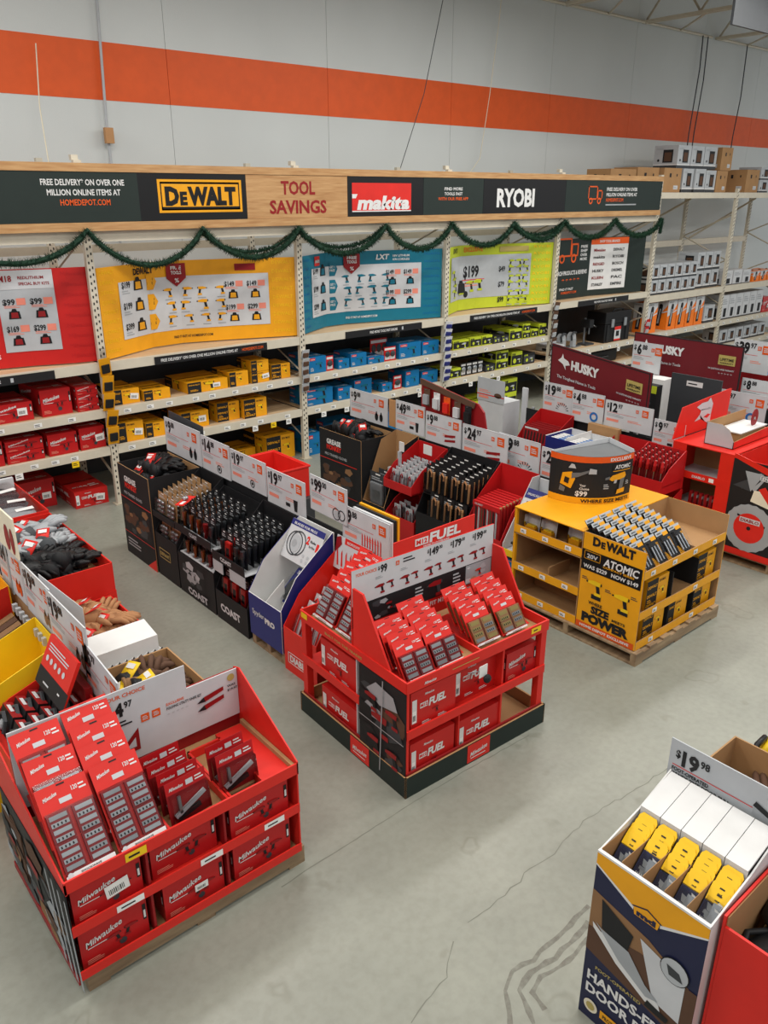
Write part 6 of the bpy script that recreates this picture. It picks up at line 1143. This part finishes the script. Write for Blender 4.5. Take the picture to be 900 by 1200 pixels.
# slim white rack with the blue header
k = thing('white_rack', 'slim white rack with blue header beside the yellow display', 'rack'); y0, y1 = 4.13, 4.38
for y in (y1, y0 + .008): sheet(k, 'side_panel', [(5.14, y, 0), (5.60, y, 0), (5.60, y, 1.0), (5.50, y, 1.0), (5.14, y, .45)], 'card', .007)
board(k, 'header_panel', (5.40, y1, .84), WX, (.5, 0, .8), .25, .09, 'navy', lambda f: f.text(.02, .03, .02, 'DRILLING SOLUTIONS', 'white', .2), t=.006); board(k, 'photo_panel', (5.30, y1, .68), WX, (.5, 0, .8), .25, .185, 'card', lambda f: photo(f, .25, .18, 17, 'card', ('grey', 'dgrey', 'lgrey', 'leather'), 14, 'dgrey'), t=.006)
bx(k, 'shelf_tray', 5.14, 5.58, y0 + .01, y1 - .01, .38, .39, 'card'); bx(k, 'shelf_lip', 5.13, 5.14, y0, y1, .35, .41, 'yellow2'); bx(k, 'shelf_tray', 5.14, 5.58, y0 + .01, y1 - .01, .10, .11, 'navy'); bx(k, 'lower_back', 5.3, 5.31, y0 + .01, y1 - .01, .11, .37, 'navy'); bx(k, 'back_panel', 5.59, 5.6, y0 + .01, y1 - .01, .1, .98, 'card')
m = MB(); m.blob((0, 0, .05), (.07, .05, .05), 'grey', 10, 6, bump=.2, seed=3); m.tube([(-.06, 0, .05), (-.12, .02, .1)], .015, 'charcoal', 6); o = m.build('metal_holder', smooth=True); o.location = (5.26, 4.26, .392); tag(o, 'grey metal part on the middle shelf of the white rack', 'tool')
for i in range(3): carton('blue', .18, .1, .06).put('small blue box in the bottom of the white rack, %s from below' % ORD[i], (5.22, 4.26, .112 + .062 * i), (0, 0, R(-90)), 'small blue boxes')
G2 = 'price signs over the middle row'
for y1, y0, z0, z1, d, c, ic, lab in ((7.25, 6.58, .98, 1.31, '9', '88', 'gloves', '9.88 price sign with black gloves, farthest over the middle row'), (6.44, 5.98, 1.0, 1.32, '49', '88', 'torch', '49.88 price sign over the red trays'), (5.96, 5.44, .98, 1.29, '9', '88', 'knife', '9.88 price sign under the red hook board'), (5.42, 4.82, .93, 1.27, '24', '97', 'knife', '24.97 price sign over the dark bar packs'), (5.04, 4.52, .88, 1.24, '19', '88', 'fan', '19.88 price sign with fan of tools above the red bin'), (4.50, 4.10, .88, 1.22, '29', '97', 'drill', 'price sign with yellow drill picture, partly behind the curved sign')):
    price_sign(lab, ((5.64 if y1 > 5.1 else 5.75) , y1, z0), WX, y1 - y0, z1 - z0, d, c, ic, group=G2)
k = thing('hook_board', 'dark red hook board of small packs above the middle row signs', 'display board')
sheet(k, 'board_panel', [(5.72, 6.12, 1.2), (5.72, 5.17, 1.2), (5.72, 5.22, 1.40), (5.72, 5.30, 1.47), (5.72, 6.12, 1.59)], 'redd', .02, 'redd'); sheet(k, 'top_band', [(5.70, 6.12, 1.54), (5.70, 5.34, 1.42), (5.70, 5.32, 1.48), (5.70, 6.12, 1.60)], 'leather', .01)
bx(k, 'board_leg', 5.73, 5.76, 5.5, 5.6, 0, 1.3, 'grey')
for i in range(5):
    c = MB(); c.box(-.045, .045, 0, .003, 0, .18, ('leather', 'white', 'orange', 'leather', 'charcoal')[i]); c.tube([(0, .004, .17), (0, -.03, .175)], .003, 'steel', 5); q = MB(); q.box(-.035, .035, -.03, -.001, .02, .12, ('grey', 'card', 'red3', 'card', 'ink')[i]); o = c.build('small_pack'); q.build('inner_item', o); o.location = (5.685, 6.0 - .15 * i, 1.33 - .018 * i); o.rotation_euler.z = R(-90); tag(o, '%s small pack hanging on the red hook board, %s from left' % (('brown', 'white', 'orange', 'brown', 'black')[i], ORD[i]), 'package', 'packs on the hook board')
t = thing('slim_sign', 'narrow tan card between the two farthest middle row signs', 'card'); bx(t, 'card_sheet', 5.655, 5.665, 6.45, 6.57, 1.0, 1.3, 'wood')
m = MB(); m.box(5.33, 5.34, 5.96, 6.03, .90, 1.0, 'white'); m.box(5.3, 5.34, 6.0, 6.02, .7, .9, 'lgrey'); tag(m.build('tag_holder'), 'white tag on a clip at the edge of the upper red tray', 'price tag')

# ------------------------------------------------------------------ island 3: maroon boards and bins
divider(7.56, 4.1, 6.2, .96, 'dark divider sheet of the third row')
def husky(f, w=1.43, h=.66, logo=True):
    f.frame(0, 0, w, h, .012, 'charcoal', 1)
    x = .12; f.poly([(x, h - .16), (x + .05, h - .12), (x + .07, h - .07), (x + .09, h - .12), (x + .16, h - .14), (x + .19, h - .18), (x + .12, h - .2), (x + .13, h - .25), (x + .08, h - .19)], 'white', 2)
    f.text(.33, h - .22, .10, 'HUSKY', 'white', .42, bold=.06); f.text(.12, h - .36, .035, 'The Toughest Name in Tools', 'card', .6); f.rect(w - .3, h - .25, .22, .12, 'gold', 2); f.text(w - .28, h - .2, .035, 'LIFETIME', 'ink', .18, l=3); f.text(w - .28, h - .235, .02, 'WARRANTY', 'ink', .18, l=3); f.text(w - .42, h - .32, .02, 'NO QUESTIONS ASKED WARRANTY', 'card', .34); f.text(w - .28, h - .38, .03, '* * * * *', 'card', .18)
k = thing('maroon_sign', 'large maroon brand board over the near bins, left of two', 'sign')
m = MB(); P = [(7.74, 6.02, .98), (7.60, 4.57, .98), (7.60, 4.57, 1.64), (7.74, 6.02, 1.75)]; m.slab(P, .015, 'maroon', 'charcoal'); husky(Fr(m, P[0], (-.14, -1.45, -.11), UP, .004), 1.44, .76); m.build('sign_panel', k); bx(k, 'sign_leg', 7.80, 7.84, 4.8, 4.84, 0, 1.2, 'grey'); bx(k, 'sign_leg', 7.83, 7.87, 5.8, 5.84, 0, 1.2, 'grey')
k = thing('maroon_sign', 'large maroon brand board farther right, behind a grey panel', 'sign')
board(k, 'sign_panel', (9.62, 6.12, .9), WX, UP, 1.52, .78, 'maroon', lambda f: husky(f, 1.52, .78), t=.02, k2='charcoal', lift=.003); bx(k, 'sign_leg', 9.66, 9.70, 5.4, 5.44, 0, 1.2, 'grey')
G3 = 'price signs on the third row'
price_sign('19.88 price sign with fan of tools on the maroon board', (7.52, 5.92, 1.0), WX, .42, .34, '19', '88', 'fan', group=G3); price_sign('4.88 price sign with blue dots on the maroon board', (7.51, 5.50, .97), WX, .44, .35, '4', '88', 'ring', group=G3); price_sign('12.97 price sign right of the 4.88 sign', (7.50, 5.04, 1.0), WX, .60, .29, '12', '97', None, group=G3); price_sign('white sign with small black item, right of the 12.97 sign', (7.50, 4.42, .9), WX, .36, .30, '9', '97', 'torch', group=G3)
price_sign('6.88 price sign at left end of the farther maroon board', (9.3, 5.92, 1.24), WX, .42, .38, '6', '88', None); bx(thing('sign_post', 'white folded card holder under the 6.88 sign', 'holder'), 'holder_sheet', 9.1, 9.32, 5.3, 5.75, 0, 1.23, 'white')
k = thing('white_column', 'plain white upright display with grey header card', 'display'); bx(k, 'column_body', 7.25, 7.55, 6.30, 6.72, 0, 1.04, 'card'); board(k, 'header_card', (7.24, 6.73, 1.03), WX, UP, .44, .28, 'lgrey', lambda f: (f.rect(0, .07, .44, .012, 'red3', 2), f.lines(.03, .1, .2, .04, 2, 'salmon', 2), f.rect(.03, .03, .16, .03, 'salmon', 2), f.disc(.34, .09, .06, 'leather', 2, 12, .03)), t=.008); bx(k, 'side_strip', 7.56, 7.58, 6.2, 6.28, 0, 1.2, 'card')
T = bin_('red_tray', 'red tray at the far end of the third row under the maroon board', 7.08, 7.50, 5.44, 5.92, 0, .74, 1.02, 'redd', 'redbox', None, 'tray', zfl=.66)
c = MB(); c.box(-.2, .2, 0, .02, 0, .2, 'redd'); f = Fr(c, (-.2, 0, 0), WY, UP); [f.rect(.03 + .045 * i, .02, .02, .12, 'ink', 2) for i in range(8)]; f.rect(.02, .16, .2, .02, 'card', 2); HX = Proto('hex_key_pack', 'package', c)
for i in range(4): HX.put('red pack with dark hex keys in the far red tray, %s from front' % ORD[i], (7.12 + .07 * i, 5.68, .70), (-.15, 0, R(-90)), 'hex key packs')
k = thing('blue_box', 'open navy box with white dividers in the third row', 'box'); x0, x1, y0, y1 = 6.95, 7.42, 4.86, 5.40
for nm, a, kk in (('front_wall', (x0, x0 + .01, y0, y1), 'navy'), ('back_wall', (x1 - .01, x1, y0, y1), 'card'), ('side_wall', (x0 + .01, x1 - .01, y1 - .01, y1), 'navy'), ('side_wall', (x0 + .01, x1 - .01, y0, y0 + .01), 'navy')): bx(k, nm, *a, .0, .90, kk)
bx(k, 'white_liner', x0 + .012, x1 - .012, y0 + .012, y1 - .012, .8, .82, 'white'); bx(k, 'white_divider', x0 + .012, x1 - .012, 5.12, 5.13, .82, .93, 'white'); bx(k, 'white_rim', x0 - .002, x1 + .002, y1 - .011, y1 + .002, .9, .905, 'white'); bx(k, 'white_rim', x0 - .002, x1 + .002, y0 - .002, y0 + .011, .9, .905, 'white')
for i in range(5):
    for j in (0, 1): m = MB(); m.box(0, .03, -.1, .1, 0, .07, 'white'); m.box(.002, .028, -.08, .0, .07, .072, 'bluer'); o = m.build('small_box'); o.location = (6.98 + i * .05, 5.0 + j * .25, .822); tag(o, 'small white and blue box in navy box, %s row, %s half' % (ORD[i], ('right', 'left')[j]), 'box', 'small boxes in the navy box')
bx(thing('kraft_block', 'bare brown box behind the navy box', 'box'), 'box_body', 7.44, 7.50, 4.80, 5.2, 0, 1.0, 'kraft')
T = bin_('red_tray', 'red tray of dark packs left of the screwdriver bin', 7.08, 7.48, 4.34, 4.84, 0, .70, .95, 'redd', 'redbox', None, 'tray', zfl=.62)
SD = hangpack('screwdriver_pack', .06, .24, 'redd', 'driver', 'redbox'); packs(hangpack('plier_pack', .1, .2, 'redd', 'box', 'leather', 'redbox'), 'dark red pack in the tray left of screwdrivers', 7.13, (4.77, 4.65, 4.53, 4.41), .625, 4, .07, .01, 'dark packs in the red tray', R(5))
T = bin_('screwdriver_bin', 'red bin of screwdrivers beside the saw blade display', 6.86, 7.25, 3.86, 4.31, 0, .40, .62, 'redbox', 'redbox', None, zfl=.3)
T2 = bin_('red_tray', 'upper red tray of screwdrivers beside the saw blade display', 6.85, 7.25, 3.87, 4.30, .63, .78, 1.02, 'redbox', 'redbox', None, 'tray', zfl=.72)
packs(SD, 'red screwdriver pack, upper tray', 6.92, (4.25, 4.17, 4.09, 4.01, 3.93), .725, 5, .06, .012, 'upper screwdriver packs', R(5)); packs(SD, 'red screwdriver pack, lower tier', 6.92, (4.24, 4.16, 4.08, 4.0, 3.92), .305, 2, .07, 0, 'lower screwdriver packs', R(5))
# things standing before the farther maroon board
k = thing('grey_panel', 'large dark grey panel with small white label', 'panel'); board(k, 'panel_sheet', (8.6, 4.92, .6), WX, UP, .62, .86, 'dgrey', lambda f: (f.rect(.2, .74, .2, .06, 'white', 1), f.lines(.22, .755, .15, .03, 1, 'ink', 2)), t=.02); bx(k, 'panel_foot', 8.58, 8.66, 4.3, 4.92, 0, .6, 'dgrey')
k = thing('lime_pack', 'lime and black boxed tool beside the dark grey panel', 'package'); m = MB(); m.box(8.45, 8.57, 5.0, 5.3, .85, 1.3, 'charcoal'); f = Fr(m, (8.45, 5.3, .85), WX, UP); f.rect(0, .36, .3, .09, 'lime', 2); f.text(.03, .38, .04, 'RYOBI', 'ink', .12, l=3); f.drill(.15, .18, .2, 'grey', 'dgrey', 2); m.build('box_body', k); bx(k, 'lower_box', 8.45, 8.57, 5.0, 5.3, 0, .84, 'charcoal')
for nm, lab, x, y1, z0, w, h, d, c, ic in (('price_sign', '7.97 price sign with blue ring behind the saw blade display', 9.0, 4.52, .92, .58, .36, '7', '97', 'ring'), ('price_sign', 'price sign at the right edge below the white box', 9.2, 3.92, .85, .5, .36, '9', '97', None), ('price_sign', 'upper price sign with orange tag right of the maroon board', 10.4, 5.12, 1.22, .50, .42, '39', '97', None), ('price_sign', 'upper price sign at the right edge under blue bottles', 10.6, 4.62, 1.2, .5, .36, '5', '97', None), ('price_sign', 'blank grey sign with brown tool at right of maroon board', 9.7, 4.60, .98, .6, .32, '8', '88', 'knife')):
    price_sign(lab, (x, y1, z0), WX, w, h, d, c, ic)
divider(9.05, 3.3, 4.6, .9, 'dark divider sheet behind the saw blade display'); divider(9.74, 4.05, 6.1, .95, 'dark divider sheet of the fourth row'); divider(10.65, 3.9, 5.2, 1.18, 'dark divider sheet of the fifth row', 'redd')
k = thing('shelf_unit', 'low grey shelf carrying the blue bottled packs at right', 'shelf'); bx(k, 'shelf_top', 11.0, 12.2, 4.6, 6.4, 1.02, 1.05, 'grey'); bx(k, 'shelf_side', 11.0, 12.2, 6.37, 6.4, 0, 1.02, 'grey'); bx(k, 'shelf_side', 11.0, 12.2, 4.6, 4.63, 0, 1.02, 'grey')
for i in range(4):
    o = thing('bottle_pack', 'white capped blue pack on the low grey shelf, %s from left' % ORD[i], 'bottle pack', (11.35, 5.9 - .34 * i, 1.052), group='blue packs at right'); m = MB(); m.box(-.14, .14, -.155, .155, 0, .2, 'skyblue'); m.box(-.141, -.14, -.12, .1, .04, .13, 'bluer'); m.build('wrap', o, bevel=.02)
    for a in (-.08, .03, .1): 
        for b2 in (-.1, 0, .1): m = MB(); m.tube([(a, b2, .2), (a, b2, .25), (a, b2, .28)], [.045, .045, .02], 'white', 8); m.build('bottle_top', o, smooth=True)

# ------------------------------------------------------------------ island 0: left edge
divider(1.215, 3.80, 7.6, .93, 'dark divider sheet of the leftmost row', 'kraft')
k = thing('glove_bin', 'long red bin of grey and black gloves, leftmost row', 'bin')
for nm, a, h2 in (('side_wall', (1.96, 1.97, 5.46, 6.78), .84), ('side_wall', (1.24, 1.25, 5.46, 6.78), .84), ('end_wall', (1.251, 1.959, 5.45, 5.46), .84), ('end_wall', (1.251, 1.959, 6.77, 6.78), .84)): bx(k, nm, *a, 0, h2, 'red3')
bx(k, 'inner_floor', 1.25, 1.96, 5.46, 6.77, .68, .686, 'kraft'); sheet(k, 'end_flap', [(1.25, 5.448, .25), (1.97, 5.448, .25), (1.97, 5.446, .62), (1.25, 5.446, .45)], 'red3', .004)
heap([GG, GG2, GG], 'grey knit glove in the long red bin', 1.34, 1.88, 5.98, 6.68, .70, 20, 'grey gloves in the red bin', 41, 1.5, .06); heap([GG2, GG], 'upper grey glove in the long red bin', 1.40, 1.84, 6.0, 6.6, .79, 12, 'upper grey gloves', 42, 1.6, .04)
heap([GB2, GB2], 'black glove, near end of red bin', 1.38, 1.86, 5.64, 5.98, .71, 12, 'black gloves in the red bin', 43, 1.6, .07); heap([GB2], 'upper black glove, near end of red bin', 1.42, 1.82, 5.66, 5.92, .79, 6, 'upper black gloves in red bin', 44, 1.6, .04)
k = thing('garment_bin', 'red bin of folded garments in clear bags, far left', 'bin')
for nm, a in (('side_wall', (1.96, 1.97, 6.80, 7.72)), ('side_wall', (1.24, 1.25, 6.80, 7.72)), ('end_wall', (1.251, 1.959, 6.795, 6.805)), ('end_wall', (1.251, 1.959, 7.71, 7.72))): bx(k, nm, *a, 0, .86, 'red3')
bx(k, 'inner_floor', 1.25, 1.96, 6.81, 7.71, .70, .706, 'kraft'); bx(k, 'card_back', 1.26, 1.95, 7.66, 7.70, .7, .93, 'card')
for i in range(6):
    m = MB(); m.blob((0, 0, .03), (.2, .17, .035), ('foam', 'grey', 'dgrey')[i % 3], 14, 6, bump=.05, seed=i); m.add([(-.21, -.19, .0675), (.21, -.19, .0675), (.21, .19, .0675), (-.21, .19, .0675)], [(0, 1, 2, 3)], 'clear'); m.box(.03, .18, -.02, .03, .068, .070, 'white'); m.box(-.14, -.06, -.12, -.05, .068, .070, 'white'); m.box(-.13, -.07, -.11, -.06, .070, .071, 'red3')
    o = m.build('folded_garment', smooth=False); o.location = (1.48 + .24 * (i % 2), 6.99 + .22 * (i // 2), .71 + .07 * (i % 2) + .02 * (i // 2)); o.rotation_euler = (.12, 0, .2 * (i % 3 - 1)); tag(o, 'folded grey garment in clear bag, %s in the far left bin' % ORD[i], 'garment', 'bagged garments')
k = thing('glove_bin', 'low red bin of tan work gloves, leftmost row', 'bin')
for nm, a in (('side_wall', (1.90, 1.91, 4.80, 5.42)), ('side_wall', (1.24, 1.25, 4.80, 5.42)), ('end_wall', (1.251, 1.899, 4.795, 4.805)), ('end_wall', (1.251, 1.899, 5.41, 5.42))): bx(k, nm, *a, 0, .60, 'red3')
bx(k, 'inner_floor', 1.25, 1.9, 4.81, 5.41, .47, .476, 'kraft'); heap([GT, GT], 'tan work glove in the low red bin', 1.33, 1.84, 4.88, 5.36, .49, 14, 'tan work gloves', 51, 1.5, .05); heap([GT], 'upper tan glove in low red bin', 1.38, 1.78, 4.92, 5.3, .56, 6, 'upper tan gloves', 52, 1.6, .04)
k = thing('hook_pack_box', 'white lidded box with rows of blue hook packs, leftmost row', 'display box'); bx(k, 'box_body', 1.25, 1.86, 4.34, 4.74, 0, .52, 'card')
sheet(k, 'white_lid', [(1.42, 4.49, .70), (1.85, 4.49, .70), (1.85, 4.68, .735), (1.42, 4.68, .735)], 'white', .01); sheet(k, 'lid_front', [(1.42, 4.485, .56), (1.85, 4.485, .56), (1.85, 4.485, .70), (1.42, 4.485, .70)], 'white', .006); bx(k, 'side_wall', 1.852, 1.86, 4.34, 4.74, .52, .60, 'card'); sheet(k, 'blue_wall', [(1.36, 4.45, .52), (1.41, 4.45, .52), (1.41, 4.69, .72), (1.36, 4.69, .72)], 'skyblue', .05)
for rr, (yy, zz, n) in enumerate(((4.41, .525, 9), (4.71, .6, 9))):
    for i in range(n):
        c = MB(); c.box(-.02, .02, 0, .003, 0, .11, 'white' if rr == 0 else 'orange'); c.box(-.02, .02, -.001, 0, 0, .04, 'bluer'); q = MB(); q.tube([(0, -.004, .09), (0, -.02, .12), (0, -.035, .10), (0, -.03, .07)], .005, 'ink', 5); o = c.build('hook_pack'); q.build('hook', o); o.location = (1.45 + i * .048, yy, zz); o.rotation_euler = (-.1, 0, .5); tag(o, 'small blue and white hook pack, %s row, %s from left' % (('front', 'back')[rr], ORD[i]), 'package', 'hook packs in the white box')
k = thing('brown_box', 'open brown box of leather gloves behind the lower left display', 'box')
for nm, a in (('side_wall', (1.82, 1.83, 3.80, 4.30)), ('side_wall', (1.25, 1.26, 3.80, 4.30)), ('end_wall', (1.261, 1.819, 3.795, 3.805)), ('end_wall', (1.261, 1.819, 4.29, 4.30))): bx(k, nm, *a, 0, .70, 'kraft')
bx(k, 'inner_floor', 1.26, 1.82, 3.81, 4.29, .54, .546, 'kraft'); heap([GL, GL2, GL], 'brown leather glove in the open brown box', 1.38, 1.68, 3.94, 4.18, .57, 8, 'gloves in the open brown box', 61, 1.6, .06)
# signs of the left row
price_sign('19.88 price sign nearest in the leftmost row, with brown item', (1.20, 4.47, .92), WX, .60, .34, '19', '88', 'gloves', ik='leather'); price_sign('19.88 price sign behind the nearest one, leftmost row', (1.205, 4.92, .94), WX, .50, .33, '19', '88', 'gloves', ik='brown'); price_sign('orange lettered price sign third in the leftmost row', (1.205, 5.44, .95), WX, .50, .34, '24', '88', 'gloves', ik='orange')
price_sign('white sign with dark shape just behind the red display', (1.20, 3.95, .86), (0, -1, -.12), .46, .30, '5', '97', 'torch')
t = thing('tan_sign', 'tall tan sign with dark glove picture, far left edge', 'sign'); board(t, 'sign_face', (1.19, 5.6, 1.30), WX, UP, .72, .27, 'cream', lambda f: (f.disc(.55, .1, .05, 'redd', 2, 10, .09), f.disc(.65, .1, .04, 'redd', 2, 10, .09), f.lines(.1, .14, .3, .1, 3, 'salmon', 2)), t=.01); bx(t, 'sign_stake', 1.20, 1.21, 5.2, 5.24, .93, 1.3, 'grey')
t = thing('white_flag_card', 'white card with red glove picture standing beside tan gloves', 'card'); sheet(t, 'card_sheet', [(1.26, 4.78, .78), (1.42, 4.55, .78), (1.42, 4.55, 1.02), (1.26, 4.78, 1.22)], 'card', .004); m = MB(); f = Fr(m, (1.259, 4.777, .78), (.16, -.23, 0), UP, .002); f.disc(.17, .07, .03, 'redd', 1, 10, .07); f.disc(.23, .07, .025, 'redd', 1, 10, .06); m.build('glove_print', t); bx(t, 'card_stake', 1.24, 1.25, 4.76, 4.79, .5, 1.0, 'grey')
for a in range(9): m = MB(); m.box(1.16, 1.19, 4.55 + a * .07, 4.58 + a * .07, .85, .9, 'lgrey'); tag(m.build('divider_clip'), 'pale plastic clip along the leftmost divider, %s from right' % ORD[a], 'clip', 'clips along the leftmost divider')
# bins on the near side of the left row
T = bin_('yellow_bin', 'empty yellow bin at the left edge', .55, 1.19, 4.32, 4.74, 0, .66, .96, 'yellow2', 'yellow2', None, zfl=.58); bx(T, 'inner_partition', .8, .81, 4.33, 4.73, .58, .74, 'yellow2')
T = bin_('orange_bin', 'orange yellow bin with red lip, far left edge', .6, 1.18, 5.20, 5.75, 0, .84, 1.0, 'red3', 'yellow', None, zfl=.74)
k = thing('plank_stack', 'stack of long brown wrapped flooring packs, left edge', 'stack')
for i in range(5): sheet(k, 'wrapped_pack', [(.55, 4.80 + .07 * i, .60), (1.15, 4.80 + .07 * i, .84), (1.15, 4.86 + .07 * i, .84), (.55, 4.86 + .07 * i, .60)], ('brown', 'leather')[i % 2], .03)
bx(k, 'stack_base', .55, 1.15, 4.78, 5.18, 0, .56, 'brown')
T = bin_('red_tray', 'red tray of black tool kits beside the yellow bin', .72, 1.18, 3.82, 4.28, 0, .66, .86, 'red3', 'red3', None, 'tray', zfl=.6)
c = MB(); c.box(-.09, .09, -.03, .02, 0, .14, 'ink'); q = MB(); q.tube([(-.05, -.045, .03), (-.05, -.05, .1), (0, -.05, .13), (.05, -.05, .1), (.05, -.045, .03)], .012, 'dgrey', 6); q.blob((0, -.045, .06), (.03, .02, .03), 'grey', 8, 5); s = MB(); s.box(-.09, .09, -.031, .021, .14, .143, 'redd'); s.box(-.06, .02, -.02, .0, .143, .144, 'card'); KIT = Proto('ratchet_pack', 'package', c, [('tool_body', q, 'dark grey tool'), ('header_card', s, 'red header')])
packs(KIT, 'black tool pack with red header, left edge tray', .80, (4.17, 3.96), .61, 5, .07, .012, 'black tool packs at left', R(20))
t = thing('red_box_card', 'red and black printed box panel leaning over the black tool packs', 'card')
def rb(f): f.rect(.0, .0, .42, .10, 'charcoal', 1); f.rect(.1, .03, .08, .01, 'card', 2); f.rect(.3, .05, .03, .01, 'white', 2); [f.disc(.06 + .06 * i, .16, .018, 'card', 2, 8) for i in range(5)]; f.lines(.04, .2, .3, .05, 3, 'card', 2)
board(t, 'card_face', (1.0, 4.22, .85), WX, (.45, 0, .9), .4, .28, 'red3', rb, t=.02); bx(t, 'card_prop', 1.15, 1.19, 3.86, 4.2, .6, .9, 'redd')
